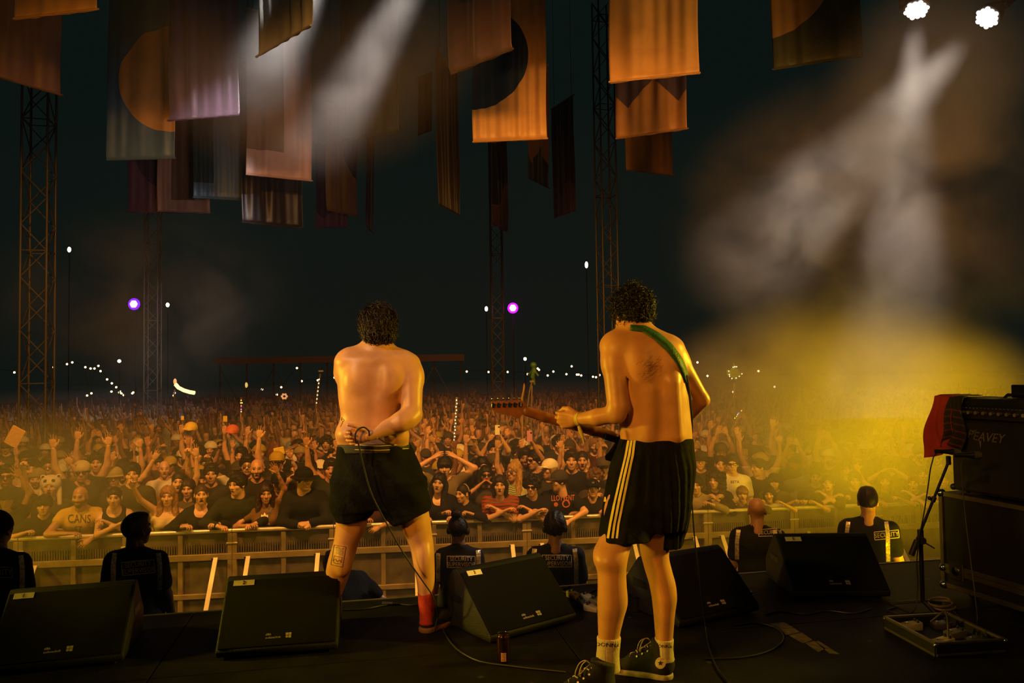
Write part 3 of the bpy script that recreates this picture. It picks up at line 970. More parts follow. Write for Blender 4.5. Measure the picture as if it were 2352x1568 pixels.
    # tattoos
    lines = [[(768, 1251), (795, 1256)], [(795, 1256), (787, 1302)], [(787, 1302), (760, 1296)], [(760, 1296), (768, 1251)]]
    for k in range(6): lines.append([(771 + (k % 2), 1257 + 3 * k), (776, 1255.5 + 3 * k), (783, 1259 + 3 * k), (790 - (k % 3), 1259 + 3 * k)])
    lines += [[(768, 1276), (787, 1280)], [(768, 1276), (765, 1288)], [(786, 1280), (783, 1292)], [(765, 1288), (771, 1283), (775, 1290), (780, 1285), (784, 1292)], [(766, 1290), (772, 1294), (780, 1294)], [(772, 1298), (774, 1300)]]
    multi_ribbon('calf_tattoo', skin, lines, .55, M_INK, root, .0012)
    multi_ribbon('flank_tattoo', skin, [[(786, 958), (784, 964), (788, 968), (785, 974), (782, 980)], [(784, 964), (789, 961), (791, 966), (787, 969)]], .5, M_INK, root, .0012)
    # socks and shoes
    red = get('red_sock', (.45, .035, .018), .9, bump=.3, bscale=200)
    for nm, rows, dd in (('sock', [(1356, 959, 999, .052), (1385, 961, 998, .050), (1415, 964, 998, .052), (1430, 962, 1000, .055)], d - .01), ('sock', [(1360, 745, 787, .052), (1390, 743, 781, .048), (1425, 742, 776, .048), (1437, 740, 778, .055)], d + .02)):
        v_, q_ = sdf([loft_px(rows, dd, 2.1, 0, capr=.005)], .006); world_obj(nm, v_, q_, red, root)
    (uv, uq), (ov, oq), _ = shoe_geo(False)
    dark = get('dark_green_suede', (.020, .026, .016), .75, var=.25, scale=40)
    gum = get('gum_sole', (.20, .09, .03), .7)
    for px, a in ((982, -42), (758, 25)):
        loc = G(px, 1449 if px > 900 else 1452); M = np.array(Matrix.Translation(loc) @ Matrix.Rotation(R(a), 4, 'Z') @ Matrix.Diagonal((1.12, 1.05, 1.1, 1)) @ Matrix.Translation((0, -.05, 0)))
        sh = world_obj('shoe', xf(uv, M), uq, dark, root); link('sole', mesh_np('sole', rel(xf(ov, M), root), oq, gum), sh)
        if px > 900:
            bs = bvh_np(xf(uv, M), uq); tv, tf = decal_text(bs, 'Reebok', 970, 1408.5, 4.6, .002, .08, 1.0)
            if tf: pydata('shoe_lettering', rel(tv, root), tf, get('white_print', (.75, .70, .6), .7), sh)
    # microphone lead: looped round the wrist, then down to the deck
    pts = [J(818, 1016, -.25), J(816, 998, -.262), J(823, 985, -.265), J(835, 981, -.262), J(846, 988, -.25), J(848, 1003, -.22)]
    lead = [J(868, 1004, -.19), J(884, 1015, -.17), J(905, 1022, -.155)]
    drop = [J(822, 1012, -.25), J(835, 1070, -.23), J(850, 1125, -.22), J(890, 1205, -.19), J(930, 1275, -.16), J(968, 1330, -.13), J(990, 1362, -.12), J(1002, 1392, -.09), J(1004, 1422, -.02), G(996, 1452), G(1010, 1440), G(1014, 1410), G(980, 1392), G(900, 1388)]
    c = tag(tube_obj('microphone_cable', drop, .0042, M_RUBBER), 'black microphone cable hanging from the singer\'s hand past his shorts to the deck', 'cable')
    p = c; tube_obj('cable_loop', pts, .0042, M_RUBBER, c); tube_obj('cable_end', lead, .0042, M_RUBBER, c)
    return root


# ------------------------------------------------------------------ guitarist
def guitarist():
    d = 3.50
    root = empty('person', (P(1470, 1500, d).x, P(1470, 1500, d).y, 0), label='shirtless guitarist in black striped shorts and high-top canvas shoes, seen from behind', cat='person')
    J = lambda x, y, o=0: P(x, y, d + o)
    tor = loft_px([(738, 1423, 1490, .056, .03), (756, 1419, 1497, .062, .02), (766, 1407, 1511, .078, .01), (785, 1391, 1543, .105), (815, 1392, 1561, .122), (850, 1404, 1572, .130), (900, 1418, 1578, .130),
                   (950, 1423, 1583, .122), (985, 1423, 1587, .120), (1010, 1426, 1588, .122), (1060, 1424, 1586, .13), (1120, 1415, 1580, .13)], d, 2.4, .03, capr=.03)
    pr = [tor, cap(J(1410, 796, -.02), J(1408, 840, -.05), rp(28, d), rp(26, d), k=.05), cap(J(1410, 830, -.05), J(1419, 935, -.10), rp(27, d), rp(23, d), k=.02),
          cap(J(1419, 935, -.10), J(1417, 951, -.10), rp(23, d), rp(21, d), k=.015), cap(J(1415, 950, -.10), J(1372, 958, -.06), rp(20, d), rp(19, d), k=.015), cap(J(1372, 958, -.06), J(1326, 962, .0), rp(19, d), rp(13, d), k=.012),
          cap(J(1546, 800, .03), J(1560, 830, .05), rp(26, d), rp(24, d), k=.05), cap(J(1556, 825, .04), J(1609, 910, .08), rp(24, d), rp(17, d), k=.02), cap(J(1609, 910, .08), J(1617, 919, .08), rp(16, d), rp(13, d), k=.01),
          cap(J(1612, 918, .08), J(1556, 985, .30), rp(18, d), rp(12, d), k=.012),
          cap(J(1454, 762, .01), J(1412, 788, .0), .046, .046, k=.04), cap(J(1460, 758, .01), J(1530, 792, .0), .050, .050, k=.04), cap(J(1456, 748, .02), J(1455, 725, .03), .060, .056, k=.03),
          ell(J(1470, 850, -.085), (.05, .04, .085), k=.05), ell(J(1535, 838, -.085), (.045, .04, .080), k=.05),
          cap(J(1512, 800, -.165), J(1520, 890, -.170), .036, .038, k=.03, op='s'), cap(J(1520, 890, -.170), J(1516, 995, -.158), .038, .034, k=.03, op='s'),
          cap(J(1545, 880, -.115), J(1552, 1000, -.105), .030, .034, k=.03), cap(J(1490, 900, -.10), J(1490, 1000, -.095), .035, .036, k=.03),
          cap(J(1443, 860, -.10), J(1447, 945, -.11), .008, .010, k=.010, op='s')]
    dl, dr = 3.30, 3.47
    L = [(1120, 1400, 1478, .09, .17), (1180, 1390, 1464, .085, .11), (1240, 1375, 1454, .080, .055), (1262, 1364, 1447, .080, .02), (1282, 1362, 1442, .076), (1310, 1371, 1438, .070), (1345, 1373, 1439, .072), (1385, 1372, 1441, .070), (1420, 1373, 1432, .058), (1455, 1374, 1424, .048), (1500, 1376, 1420, .045), (1545, 1376, 1420, .05)]
    Rr = [(1120, 1480, 1575, .10), (1200, 1472, 1548, .092), (1250, 1469, 1537, .082), (1280, 1474, 1536, .075), (1310, 1482, 1543, .070), (1340, 1491, 1551, .070), (1370, 1497, 1554, .070), (1405, 1501, 1550, .060), (1440, 1504, 1547, .050), (1470, 1506, 1545, .045), (1510, 1507, 1546, .045)]
    pr += [loft_px(L, dl, 2.1, .03), loft_px(Rr, dr, 2.1, .03), cap(P(1455, 1125, 3.50), P(1430, 1170, 3.44), .08, .075, k=.04)]
    hM = Matrix.Translation(J(1453, 731, .05)) @ Matrix.Rotation(R(192), 4, 'Z') @ Matrix.Rotation(R(16), 4, 'X')
    hd = head_geo(.005, neck=False)
    hands = [put_hand('grip', -1, J(1330, 961, -.005), (-1, .38, -.10), (.25, 1, .12)), put_hand('relaxed', 1, J(1556, 985, .30), (-.8, .2, -.5), (-.2, -1, 0))]
    v, q, t = hero_body(pr, .0072, hands, hd, hM)
    world_obj('body', v, q, M_HERO, root, tint=t); skin = bvh_np(v, q)
    hv, hq = sdf([ell((0, .022, .045), (.080, .097, .094)), ell((0, .055, -.005), (.070, .052, .046), k=.03), ell((0, -.115, -.03), (.062, .072, .09), op='s', k=.01)], .007)
    lv, lq = locks(2200, np.array(hM), (.081, .098, .097), (0, .022, .040), .034, .0018, .0062, 9, -.045, .74, .011)
    l2, q2 = locks(240, np.array(hM), (.085, .102, .102), (0, .022, .042), .045, .0020, .0090, 19, -.02, .74, .018)
    V, Q = join([(xf(hv, np.array(hM)), hq), (lv, lq), (l2, q2)])
    world_obj('hair', V, Q, mat('curly_black_hair', (.008, .006, .004), .42, var=.5, scale=80, spec=.45), root)
    # patch of back hair
    g = np.random.RandomState(5); lines = []
    for _ in range(120):
        x, y = 1493 + g.normal() * 10, 847 + g.normal() * 12; a = g.uniform(.1, .9); l = g.uniform(5, 11)
        lines.append([(x, y), (x + l * math.cos(a) * .6, y - l * math.sin(a) * .6), (x + l * math.cos(a), y - l * math.sin(a) * 1.3)])
    multi_ribbon('back_hair', skin, lines, .16, get('body_hair', (.24, .11, .05), .6), root, .0015, 4)
    # shorts
    up = [(1006, 1424, 1589, .134), (1030, 1418, 1590, .146), (1070, 1405, 1592, .156, -.01), (1110, 1396, 1590, .158, -.02), (1150, 1390, 1584, .156, -.03), (1190, 1385, 1577, .146, -.04), (1215, 1382, 1571, .132, -.05)]
    le = [(1150, 1398, 1490, .12, .04), (1180, 1389, 1492, .126, .02), (1205, 1382, 1493, .126), (1238, 1376, 1493, .126, -.02)]
    ri = [(1150, 1494, 1570, .11), (1180, 1492, 1574, .12), (1210, 1492, 1572, .122), (1250, 1494, 1563, .118)]
    sv, sq = sdf([loft_px(up, d, 2.5, 0, capr=.01), loft_px(le, 3.40, 2.3, .025, capr=.005), loft_px(ri, 3.50, 2.3, .025, capr=.005)], .0075)
    n = normals(sv, sq)
    pleat = np.sin(np.arctan2(sv[:, 0] - J(1510, 1000).x, J(1510, 1000).y - sv[:, 1]) * 26 + 1.5 * wob(sv, 12, 3)) * .0035
    sv = sv + n * (pleat * np.clip((J(1510, 1012).z - sv[:, 2]) * 8, .0, 1) + wob(sv, 16, 7) * .005 + wob(sv, 48, 8) * .002)[:, None]
    so = world_obj('shorts', sv, sq, M_BLACK, root); sb = bvh_np(sv, sq)
    for k in range(3):
        o = 9.2 * k
        v_, f_ = ribbon(sb, [(1444 + o * .75, 1012), (1438 + o * .85, 1045), (1426 + o * .9, 1095), (1412 + o, 1155), (1402 + o, 1205), (1397 + o * 1.1, 1236)], 2.6, .0025, 40)
        if f_:
            s_ = pydata('stripe', rel(v_, root), f_, M_STRIPE, so)
    v_, f_ = ribbon(sb, [(1391, 1141), (1391, 1152)], [1.2, 3.2], .003, 6)
    if f_: pydata('logo', rel(v_, root), f_, M_STRIPE, so)
    # socks with woven lettering, shoes
    for px0, dd, rows, lx, ly in ((0, dl, [(1461, 1371, 1426, .054), (1480, 1372, 1424, .052), (1505, 1370, 1422, .052), (1540, 1368, 1424, .056)], 1401, 1481), (1, dr, [(1464, 1504, 1547, .051), (1480, 1506, 1546, .049), (1500, 1506, 1547, .050), (1515, 1505, 1549, .052)], 1527, 1484)):
        v_, q_ = sdf([loft_px(rows, dd, 2.1, 0, capr=.006)], .0045)
        a = np.arctan2(v_[:, 1] - v_[:, 1].mean(), v_[:, 0] - v_[:, 0].mean()); v_ = v_ + normals(v_, q_) * (np.sin(a * 34) * .0009)[:, None]
        so_ = world_obj('sock', v_, q_, M_CREAM, root)
        tv, tf = decal_text(bvh_np(v_, q_), 'DONNAY', lx, ly, 8.5 if not px0 else 7.2, .0018, .06, 1.25 if not px0 else 1.05)
        if tf: pydata('sock_lettering', rel(tv, root), tf, get('black_print', (.012, .012, .012), .7), so_)
    (uv, uq), (ov, oq), (tv_, tq) = shoe_geo(True)
    canvas = get('black_canvas', (.011, .010, .010), .85, bump=.3, bscale=300); white = get('off_white_rubber', (.42, .35, .25), .6, var=.25, scale=40)
    for px, py, a, sc in ((1549, 1560, 68, 1.03), (1412, 1606, 96, 1.03)):
        loc = G(px, py); loc.z = 0
        M = Matrix.Translation(loc) @ Matrix.Rotation(R(a), 4, 'Z') @ Matrix.Scale(sc, 4); Mn = np.array(M)
        sh = world_obj('shoe', xf(uv, Mn), uq, canvas, root)
        link('sole', mesh_np('sole', rel(xf(ov, Mn), root), oq, white), sh); link('toe_cap', mesh_np('toe_cap', rel(xf(tv_, Mn), root), tq, white), sh)
        def lp(pts): return [M @ Vector(p) for p in pts]
        # criss-cross laces over the instep, eyelets and a hanging bow
        for i in range(5):
            t_ = i / 4; y = .185 - .095 * t_; z = .088 + .058 * t_; hw = .020
            s_ = -1 if i % 2 else 1
            link('lace', MB().tube([Vector(q) - root.location for q in lp([(-hw * s_, y + .008, z - .008), (0, y + .006, z + .003), (hw * s_, y - .006, z + .001)])], .0028, 6).mesh('lace', M_CREAM, True), sh)
            for s2 in (-1, 1):
                c_ = M @ Vector((s2 * .0265, y - .004, z - .014)); link('eyelet', MB().lathe([(.002, 0), (.0045, .001), (.0045, .003), (.002, .003)], c_ - root.location, (M.to_3x3() @ Vector((s2 * .9, .4, .5))).normalized(), 10).mesh('eyelet', M_CHROME, True), sh)
        for nm_, bw in (('lace_bow', [(0, .098, .152), (-.014, .116, .168), (-.030, .140, .160), (-.034, .152, .132), (-.022, .150, .116), (-.006, .120, .136), (0, .099, .150)]), ('lace_end', [(0, .099, .151), (.012, .118, .160), (.024, .140, .145), (.030, .155, .112), (.028, .160, .085)])):
            bp_ = np.array([tuple(q - root.location) for q in lp(bw)]); tt_ = np.linspace(0, len(bw) - 1, 26)
            link(nm_, MB().tube([Vector(q) for q in np.stack([crom(tt_, np.arange(len(bw)), bp_[:, i]) for i in range(3)], 1)], .0022, 6).mesh(nm_, M_CREAM, True), sh)
        # round ankle patch with a star, on the camera side
        if px > 1500:
            bsx = bvh_np(xf(uv, Mn), uq)
            cx, cy_ = 1517, 1522
            ring = [onto(bsx, cx + 12.0 * math.cos(k * .2618), cy_ + 13.2 * math.sin(k * .2618), .0022) for k in range(24)]
            ctr = onto(bsx, cx, cy_, .0022)
            if ctr is not None and all(r_ is not None for r_ in ring):
                pydata('ankle_patch', rel([ctr] + ring, root), [(0, 1 + k, 1 + (k + 1) % 24) for k in range(24)], get('patch_white', (.70, .58, .40), .7), sh)
                st = [onto(bsx, cx + (6.6 if k % 2 == 0 else 2.7) * math.cos(k * .6283 - 1.5708), cy_ + (7.0 if k % 2 == 0 else 2.9) * math.sin(k * .6283 - 1.5708), .0034) for k in range(10)]
                c2 = onto(bsx, cx, cy_, .0034)
                pydata('star', rel([c2] + st, root), [(0, 1 + k, 1 + (k + 1) % 10) for k in range(10)], get('black_print'), sh)
                for tx, yy, hh in (('CONVERSE', cy_ - 9.2, 2.4), ('ALL  STAR', cy_ + .4, 2.2), ('CHUCK TAYLOR', cy_ + 9.4, 1.7)):
                    tv2, tf2 = decal_text(bsx, tx, cx, yy, hh, .0034)
                    if tf2 and tx != 'ALL  STAR': pydata('patch_lettering', rel(tv2, root), tf2, get('red_print', (.45, .03, .02), .7), sh)
    # fabric wristband
    wc, ax = J(1330, 962, .0), (J(1326, 962, .0) - J(1372, 958, -.06)).normalized()
    q0 = Vector((0, 0, 1)).rotation_difference(ax).to_matrix(); rad = rp(15, d)
    wbm = get('wristband_yellow', (.62, .52, .10), .7)
    wb = MB().lathe([(rad, -.008), (rad + .003, -.008), (rad + .003, .008), (rad, .008)], wc - root.location, ax, 24).put('wristband', wbm, root, True)
    tail = [J(1329, 978, -.05), J(1333, 990, -.055), J(1338, 1002, -.055), J(1342, 1018, -.05)]
    MB().tube([p_ - root.location for p_ in tail], [.006, .009, .006, .004], 6).put('wristband_tail', wbm, wb, True)
    return root, skin, so


sing = singer()
gtr, gskin, gshorts = guitarist()


def guitar():
    d = 3.66
    root = empty('electric_guitar', P(1412, 1008, 3.70), label='dark electric guitar with maple neck slung in front of the guitarist', cat='guitar')
    maple = get('maple_neck', (.28, .105, .035), .35, var=.2, scale=26); blk = get('gloss_black', (.008, .008, .009), .2)
    b = MB()
    poly = [(1129, 926), (1133, 921), (1198, 919), (1204, 923), (1209, 933), (1213, 937), (1213, 951), (1205, 950), (1197, 955), (1189, 961), (1182, 959), (1168, 952), (1150, 949), (1137, 946), (1130, 940)]
    hs = [[], []]
    for k, dd in enumerate((d - .008, d + .008)):
        hs[k] = [b.bm.verts.new(P(x, y, dd) - root.location) for x, y in poly]
    b.bm.faces.new(hs[0]); b.bm.faces.new(hs[1][::-1])
    for i in range(len(poly)): b.bm.faces.new((hs[0][i], hs[1][i], hs[1][(i + 1) % len(poly)], hs[0][(i + 1) % len(poly)]))
    bmesh.ops.recalc_face_normals(b.bm, faces=b.bm.faces[:])
    head = b.put('headstock', maple, root)
    for i, x in enumerate((1131, 1143.5, 1156.5, 1169, 1181, 1193)):
        y = 920.5 - i * .25
        t = MB().cyl(P(x, y + 2, d) - root.location, P(x, y - 3, d) - root.location, .0022, seg=8).ball(P(x, y - 4.5, d) - root.location, (.0055, .004, .0075), 10, 6).put('tuning_peg', M_CHROME, root, True)
        link('gear_housing', MB().box(P(x + 1, y + 10, d - .012) - root.location, (.013, .008, .020), None, .002).cyl(P(x + 1, y + 6, d - .014) - root.location, P(x + 1, y + 6, d - .022) - root.location, .004, seg=8).mesh('gear_housing', M_CHROME), t)
    nk = [P(1210, 944, d), P(1250, 957, d + .003), P(1300, 971, d + .008), P(1360, 988, d + .02), P(1405, 1001, d + .03)]
    sdf_n = [cap(a, c_, .0235, .025, k=.01, flat=((0, 1, 0), 1.3)) for a, c_ in zip(nk, nk[1:])]
    v, q = sdf(sdf_n, .005); nko = world_obj('neck', v, q, maple, root)
    MB().bar(P(1386, 1001, d + .02) - root.location, P(1424, 1012, d + .03) - root.location, .06, .03, .004).put('neck_heel', blk, root)
    out = [(1424, 996), (1412, 1018), (1398, 1038), (1389, 1047), (1391, 1056), (1408, 1061), (1432, 1066), (1455, 1090), (1490, 1112), (1530, 1115), (1562, 1096), (1574, 1060), (1566, 1030), (1530, 1012), (1490, 1002)]
    b = MB(); k2 = []
    for dd in (3.685, 3.73): k2.append([b.bm.verts.new(P(x, y, dd) - root.location) for x, y in out])
    f0 = b.bm.faces.new(k2[0]); f1 = b.bm.faces.new(k2[1][::-1]); n = len(out)
    for i in range(n): b.bm.faces.new((k2[0][i], k2[1][i], k2[1][(i + 1) % n], k2[0][(i + 1) % n]))
    bmesh.ops.recalc_face_normals(b.bm, faces=b.bm.faces[:])
    bmesh.ops.bevel(b.bm, geom=list(f0.edges) + list(f1.edges), offset=.008, segments=2, affect='EDGES')
    b.put('guitar_body', blk, root, True)
    for k in range(6):
        o = (k - 2.5) * .0065
        link('string', MB().cyl(P(1212, 944, d + .026) - root.location + Vector((0, 0, o)), P(1430, 1010, d + .062) - root.location + Vector((0, 0, o)), .0006, seg=5).mesh('string', M_CHROME), nko)
    st = ribbon_obj('strap', gskin, [(1448, 753), (1478, 756), (1508, 774), (1537, 800), (1557, 826), (1570, 852), (1576, 878)], [7, 8, 9, 9, 8, 6, 3], get('green_strap', (.018, .10, .035), .6, bump=.3, bscale=120), root, .006, 40, .003)
    s2 = tube_obj('strap_lower', [P(1576, 862, 3.42), P(1581, 895, 3.44), P(1585, 930, 3.5), P(1588, 965, 3.58), P(1583, 1010, 3.68), P(1568, 1040, 3.70)], .008, M_RUBBER, root)
    return root


guitar()
pts = [P(1566, 1080, 3.71), P(1584, 1105, 3.73), P(1589, 1150, 3.76), P(1594, 1220, 3.80), P(1603, 1300, 3.86), P(1613, 1380, 3.95), G(1621, 1452) + Vector((0, 0, .03)), G(1632, 1500) + Vector((0, 0, .006)), G(1650, 1540) + Vector((0, 0, .006)), G(1690, 1590) + Vector((0, 0, .006))]
tag(tube_obj('guitar_cable', pts, .0035, M_RUBBER), 'thin black guitar lead hanging behind the guitarist\'s shorts and curving over the deck', 'cable')
# ================================================================== stage deck and what stands on it
E1, E2 = G(380, 1411), G(1385, 1340)
EU = (E2 - E1).normalized(); EV = Vector((-EU.y, EU.x, 0))      # along the stage edge / towards the crowd
EM = Matrix((EU, EV, Vector((0, 0, 1)))).transposed()
def estage(u, v, z=0): return E1 + EU * u + EV * v + Vector((0, 0, z))


M_DECK = mat('stage_ply', (.0085, .0075, .0055), .62, var=.55, scale=5, bump=.25, bscale=70, spec=.16, detail=6)
def spots(m, c, scale, thr):    # scuffs and spilled-drink marks
    nt = m.node_tree; N = nt.nodes; L = nt.links; b = N['Principled BSDF']
    tc = N.new('ShaderNodeTexCoord'); vo = N.new('ShaderNodeTexVoronoi'); vo.inputs['Scale'].default_value = scale
    L.new(tc.outputs['Object'], vo.inputs['Vector'])
    lt = N.new('ShaderNodeMapRange'); lt.inputs[1].default_value = thr; lt.inputs[2].default_value = thr * .7; lt.inputs[3].default_value = 0; lt.inputs[4].default_value = 1
    L.new(vo.outputs['Distance'], lt.inputs[0])
    mx = N.new('ShaderNodeMix'); mx.data_type = 'RGBA'
    src = b.inputs['Base Color'].links[0].from_socket
    L.new(lt.outputs[0], mx.inputs[0]); L.new(src, mx.inputs[6]); mx.inputs[7].default_value = (*c, 1); L.new(mx.outputs[2], b.inputs['Base Color'])
spots(M_DECK, (.045, .036, .022), 4.2, .07)
fl = bpy.data.objects.new('floor', None); COL.objects.link(fl); fl.location = E1; fl['kind'] = 'structure'
deck_me = MB().box((0, 0, -.03), (1.994, .994, .06), EM, .003).mesh('deck_panel', M_DECK)
for i in range(-5, 5):
    for j in range(0, 8):
        if (estage(i * 2 + 1 + .16, -j - .5) - Vector((0, 0, 0))).y < -2.5: continue
        o = link('deck_panel', deck_me, fl); o.location = EU * (i * 2 + 1 + .16) - EV * (j + .5)
sk = MB().box(tuple(estage(0, -.05, GROUND / 2 - .03) - E1), (19.8, .04, -GROUND - .06), EM).put('stage_skirt', get('skirt', (.008, .008, .008), .9), fl)
ed = MB().box((0, .004, -.02), (19.8, .012, .05), EM, .002).put('edge_trim', get('alu_edge', (.42, .36, .27), .4, .8, var=.2, scale=8), fl)
gr = MB().box((0, 40, GROUND - .05), (120, 120, .1)).mesh('ground', mat('trampled_ground', (.02, .017, .012), .95, var=.4, scale=2, bump=.4, bscale=9))
o = link('ground', gr); o['kind'] = 'structure'

M_CAB = get('black_cabinet', (.007, .007, .007), .55, bump=.35, bscale=260, spec=.35)
M_FOAM = get('grille_foam', (.0065, .006, .0055), .95, spec=.15, var=.25, scale=220, bump=.6, bscale=420)
M_LOGO = get('logo_grey', (.42, .34, .20), .6)
M_TAPE = get('masking_tape', (.85, .72, .48), .8, var=.06, scale=50)
M_PEN = get('marker_ink', (.02, .018, .016), .7)


def wedge(pl, pr, num, tape, label, disc=False):
    a, b = G(*pl), G(*pr); xd = (b - a).normalized(); yd = Vector((-xd.y, xd.x, 0)); W = .585
    c = (a + b) / 2
    rz = math.atan2(xd.y, xd.x)
    root = empty('stage_monitor', c, rz, label, 'loudspeaker', 'wedge monitors along the stage edge')
    prof = [(0, .012), (-.008, .045), (.290, .312), (.316, .328), (.352, .318), (.52, .13), (.52, .012)]
    cab = MB().prism(prof, -W / 2, W / 2, .010).put('cabinet', M_CAB, root, True)
    p0, p1 = Vector((0, .0, .052)), Vector((0, .284, .307)); up = (p1 - p0).normalized(); nn = Vector((1, 0, 0)).cross(up)
    rot = Matrix((Vector((1, 0, 0)), up, nn)).transposed()
    MB().box((p0 + p1) / 2 + nn * .003, (W - .022, (p1 - p0).length, .012), rot, .005, 2).put('grille', M_FOAM, root, True)
    face = lambda u, t, l=.0095: p0 + Vector((u, 0, 0)) + up * t * (p1 - p0).length + nn * l
    for txt, t, h, s in (('d&b', .155, .0118, 1.), ('audiotechnik', .108, .0118, .85)):
        v, f = text_geo(txt, .01, s); wd = np.ptp(v[:, 0]) * h
        u0 = -.060 + wd / 2
        flat_text('logo_lettering', txt, face(u0, t), (1, 0, 0), up, h, M_LOGO, root, s)
    lg = MB()
    for i in (0, 1):
        for j in (0, 1):
            q = face(.043 + .0148 * i, .108 + .040 * j)
            if i == 0 and j == 0: lg.lathe([(.0064, 0), (.0064, .001)], q, nn, 16)
            else: lg.box(q, (.0130, .0130, .001), rot)
    lg.put('logo_squares', M_LOGO, root)
    for s in (-1, 1):
        MB().box((s * (W / 2 - .002), .33, .17), (.012, .14, .045), None, .004).put('handle', get('handle_black', (.006, .006, .006), .4), root)
        for y in (.05, .47): MB().cyl((s * .24, y, 0), (s * .24, y, .015), .018, seg=10).put('rubber_foot', M_RUBBER, root)
    if tape:
        tx, tt, tw, ta = tape
        rt = rot @ Matrix.Rotation(ta, 3, 'Z')
        tp = MB().box(face(tx, tt, .0100), (tw, .032, .0012), rt).put('tape_label', M_TAPE, root)
        flat_text('handwritten_number', num, face(tx, tt, .0113), rt @ Vector((1, 0, 0)), rt @ Vector((0, 1, 0)), .021, M_PEN, tp, .9)
    if disc:
        MB().lathe([(.002, 0), (.030, .0), (.034, .006), (.030, .010), (.012, .012), (.002, .010)], (W / 2 + .0, .06, .075), (1, -.6, .1), 20).put('pole_socket', M_CHROME, root, True)
    return root


wedge((-24, 1558), (274, 1526), '1', (-.215, .955, .09, .0), 'black wedge monitor with tape label 1, nearest the left edge of the stage')
wedge((497, 1518), (773, 1497), '2', (-.20, .955, .105, .0), 'black wedge monitor with tape label 2, in front of the singer\'s left leg')
wedge((1128, 1483), (1322, 1429), '3', (-.205, .955, .09, -.05), 'black wedge monitor with tape label 3, turned sideways between the two performers')
wedge((1562, 1447), (1742, 1408), '4', None, 'black wedge monitor without tape label, right behind the guitarist\'s legs', True)
wedge((1828, 1377), (2040, 1375), '5', (-.19, .955, .10, 0), 'black wedge monitor with tape label 5, farthest right beside the microphone stand')

# worn tape on the deck
tp = empty('worn_tape', G(1840, 1465), 0, 'scuffed beige tape strip worn into pieces on the black deck', 'tape')
M_WT = get('worn_tape', (.13, .10, .055), .8, var=.5, scale=30)
for poly in ([(1768, 1433), (1800, 1429), (1822, 1441), (1790, 1446)], [(1791, 1446), (1823, 1442), (1838, 1452), (1806, 1459)], [(1812, 1459), (1842, 1453), (1866, 1470), (1845, 1478)], [(1850, 1477), (1870, 1472), (1896, 1490), (1880, 1498)], [(1872, 1474), (1880, 1472), (1929, 1503), (1905, 1501)]):
    v = [G(x, y) + Vector((0, 0, .0015)) - tp.location for x, y in poly]
    b = MB(); f = b.bm.faces.new([b.bm.verts.new(q) for q in v]); r_ = bmesh.ops.extrude_face_region(b.bm, geom=[f]); bmesh.ops.translate(b.bm, verts=[g for g in r_['geom'] if isinstance(g, bmesh.types.BMVert)], vec=(0, 0, .001))
    b.put('tape_piece', M_WT, tp)

# drinks can
c0 = G(1157, 1520)
can = empty('drink_can', c0, 0, 'dark drink can with painted copper highlight standing on the deck beside wedge 3', 'can')
MB().lathe([(.024, 0), (.031, .006), (.033, .014), (.033, .118), (.030, .128), (.0265, .134), (.0265, .1365)], seg=32).put('can_body', get('can_dark', (.10, .04, .02), .16, .9), can, True)
MB().lathe([(.001, .1345), (.024, .1345), (.0262, .1375), (.0275, .1375), (.0275, .1350)], seg=32).put('can_lid', M_CHROME, can, True)
b = MB(); vs_ = [[b.bm.verts.new((.0334 * math.sin(a), -.0334 * math.cos(a), z)) for a in np.linspace(-.38, .38, 7)] for z in (.014, .055)]
for i in range(6): b.bm.faces.new((vs_[0][i], vs_[0][i + 1], vs_[1][i + 1], vs_[1][i]))
b.put('can_highlight', get('copper_highlight', (.75, .40, .22), .35, .3, var=.3, scale=120), can, True)  # copper patch on the front carries the can's specular highlight as colour
c1 = G(1462, 1402)
cup = empty('metal_cup', c1, 0, 'small metal-rimmed cup on the deck behind the guitarist\'s legs', 'cup')
MB().lathe([(.030, 0), (.036, .004), (.042, .085), (.045, .090), (.041, .088), (.034, .012), (.001, .01)], seg=24).put('cup_body', get('cup_dark', (.05, .04, .02), .25, .8), cup, True)

# ------------------------------------------------------------------ amplifier on its flight case
A0 = G(2170, 1365); AU = Vector((.284, -.959, 0)).normalized(); AN = Vector((-.959, -.284, 0)).normalized()
AR = Matrix((AU, -AN, Vector((0, 0, 1)))).transposed()          # local x along the face, y into the box, z up
M_ALU = get('aluminium_edge', (.20, .17, .11), .45, .85, var=.15, scale=14)
M_LAM = get('black_laminate', (.006, .0055, .005), .6, var=.2, scale=30)
rzA = math.atan2(AU.y, AU.x)
case = empty('flight_case', A0, rzA, 'black flight case with aluminium edges under the guitar amplifier', 'case')
CL, CD, CH = 1.25, .62, .625
MB().box((CL / 2, CD / 2, .05 + .055), (CL - .01, CD - .01, .11)).put('base_tray', M_LAM, case)
MB().box((CL / 2, CD / 2, .165 + (CH - .165) / 2), (CL - .01, CD - .01, CH - .17)).put('lid', M_LAM, case)
for z in (.063, .150, .180, CH - .014):
    for y in (0, CD): MB().box((CL / 2, y, z), (CL, .012, .028), None, .002).put('edge_rail', M_ALU, case)
for x in (0, CL):
    for y in (0, CD): MB().box((x, y, CH / 2 + .03), (.026, .026, CH - .08), None, .003).put('edge_rail', M_ALU, case)
    for z in (.063, .165, CH - .01):
        for y in (0, CD): MB().ball((x, y, z), .026, 12, 8).put('corner_ball', M_CHROME, case, True)
for x in (.10, .62, 1.12):
    l_ = MB().box((x, -.010, .166), (.10, .010, .105), None, .004).put('latch', get('latch_plate', (.12, .10, .07), .4, .9), case)
    MB().lathe([(.002, 0), (.026, 0), (.026, .006), (.010, .010), (.002, .010)], (x, -.014, .166), (0, -1, 0), 14).put('latch_dial', M_CHROME, l_, True)
